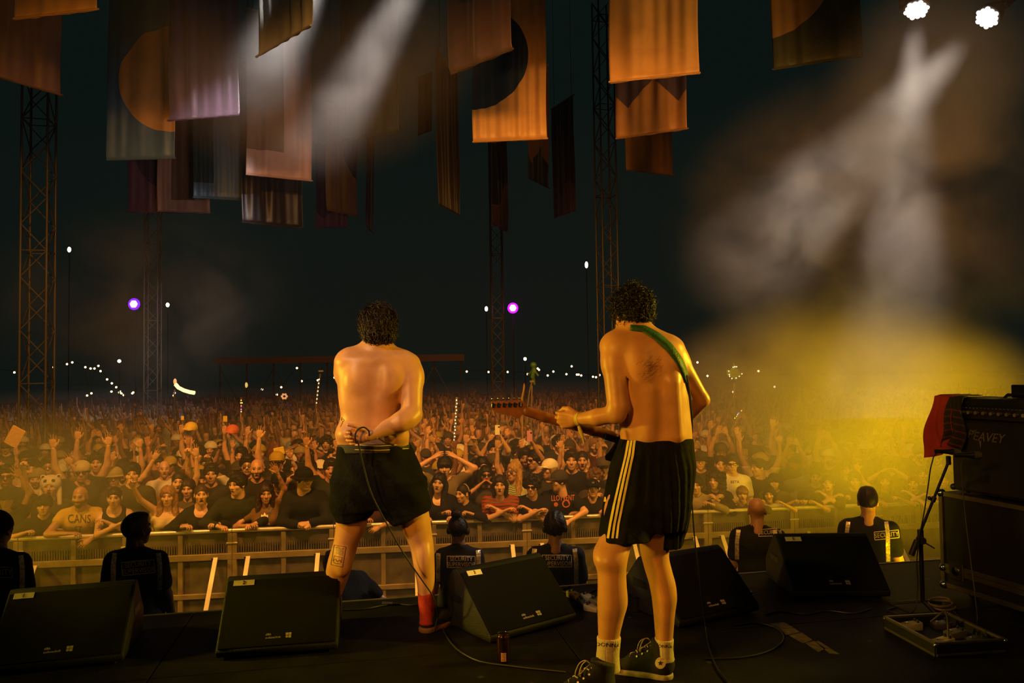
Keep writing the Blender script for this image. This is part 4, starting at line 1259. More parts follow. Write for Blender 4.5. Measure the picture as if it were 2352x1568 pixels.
for x in (.12, CL - .12):
    for y in (.10, CD - .10): MB().cyl((x - .016, y, .028), (x + .016, y, .028), .028, seg=14).box((x, y, .045), (.05, .05, .012)).put('caster', M_RUBBER, case, True)
amp = empty('guitar_amplifier', A0 + Vector((0, 0, CH + .002)), rzA, 'black combo guitar amplifier with knob row and angular logo on flight case', 'amplifier')
AL, AD, AH = .72, .28, .56
x0 = .05
MB().box((x0 + AL / 2, .04 + AD / 2, .012 + AH / 2), (AL, AD, AH), None, .012, 2).put('cabinet', get('black_tolex', (.011, .011, .011), .7, bump=.5, bscale=160), amp, True)
MB().box((x0 + AL / 2, .034, .012 + .215), (AL - .05, .016, .40), None, .004).put('grille_cloth', get('grille_cloth', (.022, .019, .014), .9, var=.4, scale=260, bump=.4, bscale=300), amp)
pn = MB().box((x0 + AL / 2, .030, .012 + .475), (AL - .05, .022, .075), None, .003).put('control_panel', get('panel_black', (.010, .010, .010), .3), amp)
for i in range(13):
    MB().lathe([(.012, 0), (.012, .012), (.010, .018), (.002, .018)], (x0 + .06 + .050 * i, .019, .012 + .475), (0, -1, 0), 14).put('knob', get('knob_metal', (.45, .38, .24), .3, .8), pn, True)
for i in range(26): MB().box((x0 + .035 + .0125 * 2 * i, .0175, .012 + .503), (.010, .001, .003)).put('panel_marking', M_LOGO, pn)
v, f = text_geo('PEAVEY', .01, .95); v = v.copy(); v[:, 0] += .35 * v[:, 1]
v[:, 1] += np.where(v[:, 0] < -1.15, (-1.15 - v[:, 0]) * .25, 0)
hL = .052; base = np.array([x0 + .255, .0245, .012 + .335])
pv = base + hL * np.c_[v[:, 0], -(v[:, 2] + .01), v[:, 1]]
pydata('logo_lettering', pv, f, get('logo_silver', (.42, .36, .24), .35, .7), amp)
b = MB()
for pts_ in ([(-1.9, .62), (-1.0, .80), (-1.75, .40)], [(-.9, -.40), (-.72, -1.35), (-.62, -.42)]):
    b.poly([Vector(base) + Vector((x * hL, 0, y * hL)) for x, y in pts_])
b.put('logo_flash', get('logo_silver'), amp)
for x in (x0 + .06, x0 + AL - .06):
    for y in (.08, .26): MB().cyl((x, y, 0), (x, y, .014), .018, seg=10).put('rubber_foot', M_RUBBER, amp)
for x in (x0, x0 + AL):
    for z in (.03, AH - .006): MB().ball((x, .045, z), .02, 10, 6).put('corner_cap', M_RUBBER, amp, True)
MB().tube([(x0 + .26, .17, AH + .012), (x0 + .28, .17, AH + .030), (x0 + .44, .17, AH + .030), (x0 + .46, .17, AH + .012)], .010, 8).put('carry_handle', M_RUBBER, amp, True)
ha = empty('amplifier_head', A0 + AR @ Vector((.40, .20, CH + AH + .016)), rzA, 'small black unit standing on top of the guitar amplifier', 'amplifier')
MB().box((.20, 0, .04), (.40, .18, .075), None, .006).put('casing', M_CAB, ha); MB().box((.2, -.092, .042), (.36, .006, .05), None, .002).put('front_plate', get('panel_black'), ha)
for s in (.05, .35): MB().cyl((s, 0, -.002), (s, 0, .004), .012, seg=8).put('rubber_foot', M_RUBBER, ha)


def draped(label, name, m, u0, u1, drop, seed, out=.012, top=.16, flare=0., stripes=None):
    """cloth over the top edge of the amp, hanging down its face with folds"""
    n, k = 22, 40; v = []
    for j in range(k):
        s = (top + drop) * j / (k - 1)
        for i in range(n):
            t = i / (n - 1); x = u0 + (u1 - u0) * t
            if s < top: y, z = .04 + top - s, AH + .018
            else: y, z = .026, AH + .014 - (s - top)
            hang = max(0, s - top) / drop
            fo = (.5 + .5 * math.sin(t * 11 + seed + 1.4 * math.sin(hang * 3 + seed))) * (.012 + .05 * hang)
            x += flare * hang * (t - .7) + .012 * math.sin(hang * 7 + seed)
            z -= .02 * math.sin(t * 5 + seed) * hang
            y -= out + fo if s >= top else 0
            z += fo * .35 if s < top else 0
            v.append(A0 + AR @ Vector((x, y, z + CH + .004)))
    f = [(j * n + i, j * n + i + 1, (j + 1) * n + i + 1, (j + 1) * n + i) for j in range(k - 1) for i in range(n - 1)]
    root = empty(name, v[n * k // 2], 0, label, 'clothing')
    o = pydata('cloth', rel(v, root), f, m, root); o.data.polygons.foreach_set('use_smooth', np.full(len(f), True))
    sm = o.modifiers.new('thick', 'SOLIDIFY'); sm.thickness = .004
    if stripes:
        o.data.materials.append(stripes)
        for p in o.data.polygons: p.material_index = 1 if (p.index // (n - 1)) % 4 == 1 and p.index // (n - 1) > 16 else 0
    return root


draped('red shirt draped over the far top corner of the guitar amplifier', 'red_shirt', get('red_cloth', (.30, .018, .010), .85, var=.15, scale=12, bump=.3, bscale=60), -.04, .10, .36, 1.2, flare=.10)
draped('black garment with thin stripes hanging over the amplifier beside the red shirt', 'striped_garment', get('dark_cloth', (.016, .013, .012), .85), .085, .19, .30, 3.0, .02, .10, .05, get('red_stripe', (.10, .02, .012), .8))

# ------------------------------------------------------------------ microphones
def mic_mesh(root, c, ax):
    ax = Vector(ax).normalized()
    MB().lathe([(.004, -.09), (.011, -.088), (.012, -.03), (.018, .0), (.019, .01)], c, ax, 18).put('mic_barrel', get('mic_grey', (.05, .045, .035), .35, .7), root, True)
    MB().lathe([(.019, .01), (.021, .016), (.021, .034), (.017, .046), (.002, .050)], c, ax, 18).put('mic_grille', get('mic_mesh', (.16, .14, .10), .4, .8, bump=.5, bscale=900), root, True)


s0 = G(2120, 1398); D = 4.36
ms = empty('microphone_stand', s0, 0, 'black boom microphone stand aimed at the guitar amplifier', 'microphone stand')
for k in range(3):
    a = .5 + k * 2.094
    MB().bar((0, 0, .045), (.17 * math.cos(a), .17 * math.sin(a), .008), .016, .016, .003).put('leg', M_RUBBER, ms)
z_of = lambda x, y, dd=D: P(x, y, dd) - s0
MB().cyl((0, 0, .04), (0, 0, .42), .012, seg=12).put('lower_tube', get('stand_black', (.012, .012, .012), .35, .3), ms, True)
j0 = z_of(2115, 1240); j0.x *= 1; MB().cyl((0, 0, .40), j0, .008, seg=10).put('upper_tube', get('stand_black'), ms, True)
MB().cyl((0, 0, .38), (0, 0, .45), .017, seg=12).put('height_clutch', M_RUBBER, ms, True)
MB().cyl(j0 + Vector((0, -.025, 0)), j0 + Vector((0, .02, 0)), .020, seg=12).bar(j0, j0 + Vector((.07, -.01, -.045)), .012, .008).put('boom_clutch', M_RUBBER, ms, True)
ba, bb = z_of(2093, 1274), z_of(2178, 1062, 4.30)
MB().cyl(ba, bb, .0075, seg=10).put('boom_arm', get('stand_black'), ms, True)
MB().cyl(ba, ba + (bb - ba) * .16, .016, seg=10).put('counterweight', M_RUBBER, ms, True)
MB().cyl(bb - (bb - ba) * .42, bb - (bb - ba) * .37, .013, seg=10).ball(bb - (bb - ba) * .40 + Vector((-.022, 0, .01)), .011, 8, 6).put('boom_knob', M_RUBBER, ms, True)
MB().box(bb + Vector((.002, 0, .012)), (.022, .022, .05), None, .004).put('mic_clip', M_RUBBER, ms)
mc = P(2185, 1037, 4.30)
mi = empty('microphone', mc, 0, 'dark microphone on the boom stand pointing at the amplifier', 'microphone'); mic_mesh(mi, Vector(), (1, -.15, -.03))
cab = [P(2160, 1036, 4.29), P(2148, 1043, 4.29), P(2140, 1065, 4.29), P(2132, 1115, 4.31), P(2122, 1180, 4.33), P(2112, 1230, 4.33), P(2106, 1290, 4.34), P(2108, 1350, 4.35), G(2098, 1408) + Vector((0, 0, .01)), G(2075, 1412) + Vector((0, 0, .006)), G(2040, 1405) + Vector((0, 0, .006)), G(2060, 1395) + Vector((0, 0, .006))]
tag(tube_obj('microphone_cable', cab, .0035, M_RUBBER), 'black cable looping from the amplifier microphone down its boom stand', 'cable')
m2c = P(2232, 1045, 4.16)
m2 = empty('microphone', m2c, 0, 'second microphone hung on its own cable across the amplifier front', 'microphone'); mic_mesh(m2, Vector(), (.9, -.25, .0))
cab2 = [P(2215, 1048, 4.17), P(2209, 1062, 4.17), P(2210, 1100, 4.16), P(2217, 1180, 4.13), P(2230, 1290, 4.08), P(2240, 1370, 4.04), G(2240, 1440) + Vector((0, 0, .006)), G(2215, 1428) + Vector((0, 0, .006)), G(2190, 1405) + Vector((0, 0, .006))]
tag(tube_obj('microphone_cable', cab2, .003, get('cable_brown', (.05, .04, .025), .5)), 'brownish cable dropping from the hanging microphone over the flight case', 'cable')

# ------------------------------------------------------------------ open pedal case
pa, pb, pc = G(2034, 1446), G(2150, 1510), G(2243, 1496)
px_, py_ = (pb - pa), (pc - pb); pl, pw = px_.length, py_.length
rzp = math.atan2(px_.y, px_.x)
pcx = empty('pedal_case', pa, rzp, 'open aluminium-edged pedal case full of pedals in front of the flight case', 'case')
pw = max(pw, .36)
MB().box((pl / 2, pw / 2, .012), (pl, pw, .02)).put('case_floor', M_LAM, pcx)
for y in (0, pw):
    MB().box((pl / 2, y, .035), (pl, .012, .065)).put('case_wall', M_LAM, pcx)
    for z in (.012, .066): MB().box((pl / 2, y, z), (pl, .018, .012), None, .002).put('edge_rail', M_ALU, pcx)
for x in (0, pl):
    MB().box((x, pw / 2, .035), (.012, pw, .065)).put('case_wall', M_LAM, pcx)
    for z in (.012, .066): MB().box((x, pw / 2, z), (.018, pw, .012), None, .002).put('edge_rail', M_ALU, pcx)
    for y in (0, pw): MB().ball((x, y, .06), .014, 8, 6).put('corner_ball', M_CHROME, pcx, True)


def pedal(loc, rz, c, label, s=1.):
    r = empty('effects_pedal', loc, rz, label, 'pedal', 'effects pedals')
    MB().prism([(-.055 * s, 0), (.055 * s, 0), (.055 * s, .048 * s), (-.055 * s, .030 * s)], -.034 * s, .034 * s, .004).put('pedal_body', get('pedal_%d%d%d' % tuple(int(q * 99) for q in c), c, .4, var=.1), r, True)
    MB().lathe([(.008, 0), (.008, .008), (.002, .009)], (0, -.03 * s, .034 * s), (0, -.15, 1), 10).put('footswitch', M_CHROME, r, True)
    for x in (-.018, .018): MB().lathe([(.007, 0), (.006, .012), (.002, .012)], (x * s, .032 * s, .044 * s), (0, -.15, 1), 10).put('knob', M_RUBBER, r, True)


Rz = Matrix.Rotation(rzp, 3, 'Z')
for i, (u, w_, c, t) in enumerate(((.12, .26, (.05, .04, .03), 'dark pedal in the far left corner of the open pedal case'), (.10, .10, (.30, .24, .15), 'pale pedal at the near left end of the open pedal case'), (.30, .24, (.10, .08, .05), 'brown pedal in the middle of the open pedal case'), (.44, .10, (.45, .36, .22), 'cream pedal at the near right end of the open pedal case'), (.45, .27, (.03, .03, .03), 'black pedal in the far right corner of the open pedal case'))):
    pedal(pa + Rz @ Vector((u * pl / .56, w_ * pw / .36, .022)), rzp + .1 * (i - 2), c, t, .85)
tag(tube_obj('patch_cable', [pa + Rz @ Vector((x * pl / .56, y * pw / .36, z)) for x, y, z in ((.12, .2, .06), (.2, .22, .12), (.28, .2, .15), (.36, .17, .12), (.40, .15, .06))], .005, get('cable_brown')), 'thick cable arching out of the open pedal case', 'cable')
tag(tube_obj('coiled_cable', [G(2170 + 26 * math.cos(a) - 4 * a * .3, 1396 + 9 * math.sin(a)) + Vector((0, 0, .006 + .003 * a)) for a in np.linspace(0, 12.5, 26)], .006, get('cable_tan', (.16, .12, .06), .5)), 'coil of tan cable on the deck at the flight case corner', 'cable')
# pedal row behind wedge 3 and cables at the stage edge
for i, (x, y, c, t) in enumerate(((1318, 1372, (.30, .24, .12), 'pale pedal farthest left in the row behind wedge 3'), (1338, 1392, (.05, .05, .04), 'dark pedal nearest the camera in the row behind wedge 3'), (1352, 1378, (.40, .33, .20), 'cream pedal in the middle of the row behind wedge 3'), (1372, 1388, (.10, .09, .05), 'brown pedal close to the guitarist\'s shin'), (1360, 1402, (.28, .22, .12), 'tan pedal in front of the row behind wedge 3'), (1392, 1376, (.03, .03, .03), 'black pedal half hidden behind the guitarist\'s leg'))):
    pedal(G(x, y), .6 + .1 * i, c, t, .8)
for pts_, r_, lb in (([(790, 1402), (840, 1400), (880, 1392), (900, 1389), (950, 1391), (985, 1386)], .006, 'black cable along the stage edge below the singer'), ([(1020, 1450), (1010, 1430), (1060, 1500), (1100, 1520), (1180, 1532), (1300, 1545)], .005, 'black cable running over the deck past the drink can'),
                     ([(1690, 1437), (1740, 1432), (1775, 1440), (1800, 1465), (1770, 1495), (1700, 1512), (1620, 1515)], .005, 'black cable curling over the worn tape strip'), ([(2000, 1400), (1960, 1410), (1900, 1404), (1850, 1412), (1790, 1405), (1760, 1412)], .005, 'black cable in front of the farthest right wedge'),
                     ([(1310, 1347), (1290, 1355), (1330, 1368), (1385, 1352), (1440, 1360)], .004, 'thin cable at the stage edge behind wedge 3')):
    tag(tube_obj('floor_cable', [G(x, y) + Vector((0, 0, r_)) for x, y in pts_], r_, M_RUBBER), lb, 'cable')
xl = empty('cable_connector', G(895, 1390) + Vector((0, 0, .012)), -.1, 'silver cable connector lying on the stage edge below the singer', 'connector')
MB().cyl((-.045, 0, 0), (.02, 0, 0), .0095, seg=12).put('shell', M_CHROME, xl, True); MB().cyl((.02, 0, 0), (.05, 0, 0), .0075, .004, 12).put('strain_relief', M_RUBBER, xl, True)
# ================================================================== crowd barrier
zr = GROUND + 1.20
BL, BR_ = G(48, 1232, zr), G(2160, 1148.6, zr); BL.z = BR_.z = GROUND
BU = (BR_ - BL).normalized(); BV = Vector((-BU.y, BU.x, 0)); BM = Matrix((BU, BV, Vector((0, 0, 1)))).transposed()
rzB = math.atan2(BU.y, BU.x)
M_AL = mat('barrier_aluminium', (.24, .18, .095), .5, .15, var=.3, scale=6, bump=.1)
M_RAIL = get('barrier_rail', (.80, .70, .52), .3, .5, var=.15, scale=9)
M_ALD = mat('barrier_sheet', (.10, .08, .05), .6, .1, var=.3, scale=8)
M_STRUT = get('strut_bright', (.72, .62, .50), .55, .2, var=.25, scale=5)
def b_s(px): # distance along the barrier line of an image column
    r = ray(px, 1190); n = BV; t = (BL - CAM).dot(n) / r.dot(n); return (CAM + r * t - BL).dot(BU)


PW = 1.21
s_seam = b_s(534)
def panel_parts():
    out = []
    def add(n, mb, m, sm=False): out.append((n, mb.mesh(n, m, sm)))
    add('top_rail', MB().tube([(0.004, -.012, 1.175), (PW - .004, -.012, 1.175)], .026, 12), M_RAIL, True)
    add('upper_sheet', MB().box((PW / 2, .02, 1.06), (PW - .02, .012, .18)), M_ALD)
    add('crossbar', MB().box((PW / 2, -.005, .865), (PW - .01, .05, .075), None, .004), M_AL)
    add('lower_bar', MB().box((PW / 2, -.005, .40), (PW - .01, .045, .06), None, .004), M_AL)
    add('lower_sheet', MB().box((PW / 2, .03, .45), (PW - .02, .010, .78)), M_ALD)
    for x in (.028, PW - .028): add('side_post', MB().box((x, 0, .58), (.052, .055, 1.13), None, .004), M_AL)
    add('middle_post', MB().box((PW / 2, .004, .58), (.055, .045, 1.12), None, .004), M_AL)
    rb = MB()
    for i in range(40): rb.box((.03 + (PW - .06) * (i + .5) / 40, .006, .955), (.014, .018, .12))
    add('ribs', rb, M_ALD)
    add('seam_plate', MB().box((PW, -.035, 1.03), (.13, .012, .018), None, .003), M_RAIL)
    for x in (.19, PW - .19):
        add('brace', MB().bar((x, -.03, .86), (x, -.78, .03), .052, .016, .002, (0, 1, 0)), M_STRUT)
        out.append(('bolt', MB().lathe([(.014, 0), (.012, .008), (.002, .01)], (x - .034, -.05, .85), (0, -1, 0), 10).mesh('bolt', M_CHROME, True)))
    add('foot_plate', MB().box((PW / 2, -.40, .012), (PW - .02, .9, .02)), M_ALD)
    return out


bp = panel_parts()
i0 = int(math.floor((b_s(-60) - s_seam) / PW)); i1 = int(math.ceil((b_s(2420) - s_seam) / PW))
for n_, i in enumerate(range(i0, i1)):
    base = BL + BU * (s_seam + i * PW)
    r = empty('crowd_barrier', base, rzB, 'aluminium crowd barrier panel with braces, number %s from the left along the pit' % ('one two three four five six seven eight nine ten eleven twelve thirteen fourteen fifteen sixteen seventeen eighteen nineteen'.split()[n_]), 'barrier', 'barrier panels in front of the crowd')
    for nm, me in bp: o = link(nm, me, r); (o.__setitem__('kind', 'stuff') if nm == 'ribs' else None)

# ================================================================== security crew in the pit (backs to the camera)
M_REFL = get('reflective_tape', (.62, .56, .38), .35, .2, var=.5, scale=60)
M_VEST = get('vest_lettering', (.50, .42, .24), .6)
DARK = '#15171b'


def headset(parent, hM):
    b = MB()
    b.tube([Vector((.088 * math.cos(a), .015, .02 + .118 * math.sin(a))) for a in np.linspace(0, math.pi, 14)], .009, 8)
    h = link('headset', b.mesh('headset', M_RUBBER, True), parent, M=hM)
    for s in (-1, 1): link('ear_cup', MB().lathe([(.002, -.012), (.032, -.012), (.036, 0), (.034, .018), (.022, .026), (.002, .028)], (s * .080, .015, .0), (s, 0, 0), 18).mesh('ear_cup', get('ear_shell', (.02, .02, .02), .25), True), h)


def guard(px, top, Z, label, pose='down', text=None, tpos=None, tw=62, yaw=180, stripes=True, **k):
    Z *= 1.175; p = P(px, top, Z); sc = (p.z - GROUND) / (1.735 if k.get('hair', 'short') != 'bun' else 1.80)
    o, B, hM = person(p.x, p.y, R(yaw), sc, pose, 0, shirt=DARK, label=label, group=None, **k)
    sh = [c for c in o.children if c.name.startswith('shirt')][0]
    tr = cached(('trousers', pose), lambda: mesh_np('trousers', *sdf(B.leg(.014)[:2] + B.leg(.014)[3:5] + [cap((-.07, 0, .93), (.07, 0, .93), .118, k=.05), half((0, 0, .95), (0, 0, 1)), half((0, 0, .1), (0, 0, -1))], .016), M_CLOTH))
    t = link('trousers', tr, o); t.color = (*col('#101114'), 1)
    bpy.context.view_layer.update()
    bv = bvh_of(sh); inv = o.matrix_world.inverted()
    def place(name, v, f, m):
        if f:
            q = pydata(name, [inv @ Vector(a) for a in v], f, m, sh); return q
    if text:
        tx, ty, ang = tpos; n = text.count('\n') + 1
        hpx = (15.5 if n == 2 else 19)
        v, f = decal_text(bv, text, tx, ty, hpx * tw / 62 * .62 * (1 if n == 2 else 1.0), .006, ang, .88)
        place('vest_lettering', v, f, M_VEST)
        w_, h_ = tw * .53, (13 if n == 2 else 10.5) * tw / 62; c_, s_ = math.cos(ang), math.sin(ang)
        cs = [(tx + x * c_ - y * s_, ty + x * s_ + y * c_) for x, y in ((-w_, -h_), (w_, -h_), (w_, h_), (-w_, h_), (-w_, -h_))]
        for q0, q1 in zip(cs, cs[1:]):
            v, f = ribbon(bv, [q0, q1], .8, .005, 8); place('label_border', v, f, M_VEST)
    if stripes:
        Zs = F / Z
        for s in (-1, 1):
            w_ = .178 * Zs * sc; x = px + s * w_; y0 = top + .33 * Zs * sc
            v, f = ribbon(bv, [(x - s * 3, y0 - 6), (x, y0 + .08 * Zs), (x + s * 1, y0 + .36 * Zs)], .020 * Zs, .004, 16); place('reflective_strip', v, f, M_REFL)
    return o, hM


guard(-6, 1176, 5.35, 'security guard with bowed head at the left edge, reflective strips on dark vest', text='SECURITY', tpos=(-8, 1314, 0), tw=68, hair='crop', hat='beanie', hatc='#17181a', skin='#5a4030', look=(0, 18, 0), fat=1.1)
guard(314, 1178, 5.55, 'security supervisor in dark vest with dark shaved head, left of the singer', text='SECURITY\nSUPERVISOR', tpos=(318, 1303, -.10), tw=70, hair='crop', hairc='#0b0908', skin='#33221a', fat=1.12, look=(-25, 4, 0))
o, hM = guard(1053, 1166, 5.95, 'security supervisor with hair bun and headset, behind wedge monitor 3', text='SECURITY\nSUPERVISOR', tpos=(1059, 1290, 0), tw=60, hair='bun', skin='#8a6048', fem=True, look=(-14, 8, 0)); headset(o, hM)
o, hM = guard(1274, 1176, 5.75, 'security supervisor with short hair and headset, below the guitar neck', text='SECURITY\nSUPERVISOR', tpos=(1279, 1288, 0), tw=63, hair='short', skin='#9a7058', fat=1.05); headset(o, hM)
guard(1738, 1140, 6.3, 'bald security guard with dark collar right of the guitarist', text='SECURITY', tpos=(1768, 1223, -.03), tw=48, hair='bald', skin='#c09070', yaw=166, fat=1.1)
guard(1992, 1118, 6.3, 'security guard in the yellow smoke behind the farthest right wedge', text='SECURITY', tpos=(2036, 1228, -.10), tw=52, hair='crop', skin='#c09070', yaw=158, fat=1.1)
# photographer stooping in the pit between the singer's legs
pz = P(812, 1300, 6.7)
o, B, hM = person(pz.x + .05, pz.y - .25, R(208), 1.06, 'crouch', 0, shirt='#0d0d0f', hair='short', label='person in black T-shirt stooping in the pit between the singer\'s legs', fat=1.12, skin='#a97a5c', look=(0, 20, 0))

# ================================================================== audience
PH = []
def crowd_person(px, top, dz, pose, label, group=None, lod=0, look=(0, 0, 0), yaw=0, **k):
    r = ray(px, 1190); n = BV; t = (BL - CAM).dot(n) / r.dot(n); Z0 = t     # rail distance in this column
    p = P(px, top, Z0 + dz)
    hat, hair = k.get('hat'), k.get('hair', 'short')
    ln = R(LEAN.get(pose, 0) if k.get('lean') is None else k['lean'])
    tall = .93 + .80 * math.cos(ln) + (.05 if hair in ('curly', 'long_curly') else .02) + (.02 if hat else 0)
    sc = (p.z - GROUND) / tall; sc = min(max(sc, .70), 1.12)
    d = Vector((0, 2.5, 0)) - p; rz = math.atan2(d.x, -d.y) * .7 + R(yaw)
    o, B, hM = person(p.x, p.y, rz, sc, pose, lod, look=look, label=label, group=group, **k)
    return o, B, hM


def shirt_of(o): return [c for c in o.children if c.name.startswith('shirt')][0]


def print_on(o, txt, px, py, h, m, ang=0, sx=1., name='shirt_print'):
    bpy.context.view_layer.update(); s = shirt_of(o); v, f = decal_text(bvh_of(s), txt, px, py, h, .006, ang, sx)
    if f: inv = o.matrix_world.inverted(); pydata(name, [inv @ Vector(a) for a in v], f, m, s)


def strip_on(o, pts, w_, m, name='shirt_stripe', n=12):
    bpy.context.view_layer.update(); s = shirt_of(o); v, f = ribbon(bvh_of(s), pts, w_, .004, n)
    if f: inv = o.matrix_world.inverted(); pydata(name, [inv @ Vector(a) for a in v], f, m, s)


def hold(o, B, label, c=(.02, .02, .022), emit=None, sd=1):
    """a phone in the hand(s); stays a thing of its own"""
    bpy.context.view_layer.update()
    S, E, W, hp, pn = B.arm[sd]; u = (W - E) / np.linalg.norm(W - E)
    q = o.matrix_world @ Vector(W + u * .10 + np.array([-sd * .03 if B.pose == 'phone' else 0, -.03, .02]))
    r = empty('phone', q, o.rotation_euler.z, label, 'phone')
    if B.pose == 'phone': sz = (.155, .010, .075)
    else: sz = (.075, .010, .155)
    MB().box((0, 0, 0), sz, None, .004).put('phone_body', get('phone_%d' % int(c[0] * 999), c, .3), r)
    MB().box((sz[0] * .3, -.0055, sz[2] * .3), (.022, .003, .022), None, .001).put('phone_camera', get('lens_dark', (.01, .008, .01), .12), r)


PALE, MIDS, DEEP = '#c89a7c', '#b08062', '#7a5238'
BLK, DGR, WHT = '#131315', '#2a2b2c', '#c9c2b4'
cp = crowd_person
# ---- front row, leaning on the rail, left to right
cp(18, 1112, .30, 'rail_up', 'person in dark hood holding up one hand at the left edge of the rail', head='plain', hair='bob', hairc='#15100c', hat='bucket', hatc='#1a1a18', shirt=BLK, sleeve=1.7, skin=MIDS)
cp(103, 1131, .30, 'rail', 'person with black bowl-cut hair in black T-shirt gripping the rail', hair='bowl', hairc='#0c0a09', shirt='#16181a', sleeve=.62, skin=PALE, look=(-6, 4, 0))
o, _, _ = cp(186, 1108, .30, 'rail_hang', 'bald bearded man in yellow top with black lettering leaning over the rail', head='beard', hair='bald', shirt='#c8a23c', sleeve=.3, skin=MIDS, look=(-14, 0, 0), fat=1.05)
for i, (t_, x, y, h_) in enumerate((('CANS', 182, 1192, 19), ('ST', 180, 1216, 15))): print_on(o, t_, x, y, h_, get('black_print'), .02, .75)
cp(265, 1110, .30, 'rail_cross', 'woman with dark hair tied back in black sleeveless top, arms folded on the rail', head='woman', fem=True, hair='tied', hairc='#1c120c', shirt='#111111', sleeve=0, neck='tank', skin=PALE, look=(-6, 0, 0))
cp(386, 1110, .32, 'rail_point', 'blonde woman in pale camisole pointing up with one raised arm', head='woman', fem=True, hair='long', hairc='#8a6238', shirt='#cbb488', sleeve=0, neck='top', skin=PALE, look=(-4, 2, 0), hem=1.05)
cp(463, 1106, .30, 'rail', 'woman in black scoop-neck top gripping the rail beside the blonde woman', head='woman_open', fem=True, hair='tied', hairc='#3a2416', shirt=BLK, sleeve=1.7, neck='scoop', skin=PALE, look=(4, 4, 0))
cp(546, 1081, .32, 'rail', 'young man in dark green jacket looking sideways both hands on rail', head='ajar', hair='short', hairc='#1b130d', shirt='#20241a', sleeve=1.75, skin=PALE, look=(-38, 0, 0), fat=1.08)
o, _, _ = cp(611, 1105, .32, 'rail_up', 'woman in patterned top with bag strap, one hand on the rail', head='woman', fem=True, hair='long', hairc='#2c1a10', shirt='#6a5030', sleeve=.4, skin=MIDS, look=(6, 0, 0))
print_on(o, 'adidas', 608, 1202, 7, get('white_print', (.75, .70, .6), .7)); strip_on(o, [(632, 1140), (618, 1180), (606, 1208)], 2.6, M_RUBBER, 'bag_strap')
for a in (-.75, 0, .75): strip_on(o, [(608 + 2 * a, 1194), (608 + 7 * math.sin(a), 1194 - 10 * math.cos(a)), (608 + 11 * math.sin(a), 1194 - 17 * math.cos(a))], [2, 4, .6], get('white_print'), 'shirt_print', 6)
cp(700, 1062, .34, 'clasp', 'big person in black bucket hat, hands clasped over the rail', hair='short', hairc='#120d0a', hat='bucket', hatc='#0f0f10', glasses='clear', shirt='#17181a', sleeve=1.8, skin=PALE, look=(30, 0, 0), fat=1.14)
cp(850, 1108, .32, 'rail_hang', 'person in dark red striped top behind the singer\'s legs', shirt='#3a1a14', hair='short', skin=MIDS)
cp(1008, 1080, .34, 'rail', 'woman with long dark hair in low black top beside the singer\'s shorts', head='ajar', fem=True, hair='long', hairc='#130c09', shirt='#0f0f10', sleeve=1.5, neck='scoop', skin=PALE, look=(-12, 6, 8))
o, _, hM = cp(1068, 1106, .30, 'rail', 'woman with hair scraped back under a pale headband, black top turned sideways', head='woman', fem=True, hair='tied', hairc='#1d120b', shirt='#121214', sleeve=1.7, skin=PALE, look=(-24, -2, 0), yaw=-18)
link('headband', MB().tube([Vector((.088 * math.cos(a), .045, .03 + .100 * math.sin(a))) for a in np.linspace(0, math.pi, 16)], .0045, 8).mesh('headband', M_CREAM, True), o, M=hM)
o, _, _ = cp(1148, 1084, .30, 'rail_cross', 'young man with brown bob in red T-shirt with thin black stripes, arms folded', head='ajar', hair='bob', hairc='#24160d', shirt='#8a3a18', sleeve=.66, skin=PALE, look=(-3, 6, 0))
for y in (1128, 1136, 1144, 1152, 1160, 1168, 1175): strip_on(o, [(1104, y + 3), (1125, y + 1), (1148, y + 3), (1171, y), (1194, y + 4)], .8, M_RUBBER, n=26)
cp(1222, 1082, .30, 'rail_cross', 'person with big dark curls and wraparound sunglasses in black T-shirt on the rail', head='shades', hair='curly', hairc='#0f0a08', glasses='wrap', shirt='#101012', sleeve=.62, skin=PALE, look=(-14, 2, 0))
o, _, _ = cp(1282, 1070, .32, 'rail_hang', 'man in grey cap turned aside, black T-shirt with orange printed letters', hair='short', hairc='#20150d', hat='cap', hatc='#3c352c', shirt='#111113', sleeve=.64, skin=PALE, look=(-62, 0, 0), fat=1.08)
OR_ = get('orange_print', (.50, .12, .03), .7)
print_on(o, 'LLOTVENT', 1293, 1144, 12.5, OR_, -.03, .62)
b_ = bvh_of(shirt_of(o)); inv_ = o.matrix_world.inverted()
for c_, r_ in (((1300, 1156), 9), ((1277, 1158), 5)):
    ring = [onto(b_, c_[0] + r_ * math.cos(k * .5236), c_[1] + r_ * math.sin(k * .5236), .006) for k in range(12)]
    if all(q is not None for q in ring): pydata('shirt_print', [inv_ @ q for q in ring], [tuple(range(12))], OR_, shirt_of(o))
o, _, hM = cp(1361, 1092, .30, 'rail', 'person in black cap with pale monogram and black T-shirt, one hand on the rail', hair='short', hat='cap', hatc='#101011', shirt='#17171a', sleeve=.62, skin=PALE, look=(4, 10, 0))
v_, f_ = text_geo('NY', .004, .8); pydata('cap_monogram', [tuple((hM @ Vector((x * .022, -.106 + .5 * (y * .022)**1 * .4, .088 + y * .022)))) for x, y, z in v_], f_, get('white_print'), o)
cp(1470, 1085, .34, 'rail', 'person in dark top hidden behind the guitarist\'s shorts', shirt=DGR, skin=MIDS)
cp(1598, 1088, .34, 'rail', 'person in open dark shirt with pale vest just right of the guitarist', shirt='#8a7a5a', hair='short', sleeve=1.6, skin=PALE, look=(-10, 0, 0))
cp(1642, 1074, .32, 'pray', 'person with long dark curls in black jacket, hands together at the rail', head='plain', hair='long_curly', hairc='#0e0908', shirt='#121212', sleeve=1.75, skin=PALE, look=(-24, 0, 0))
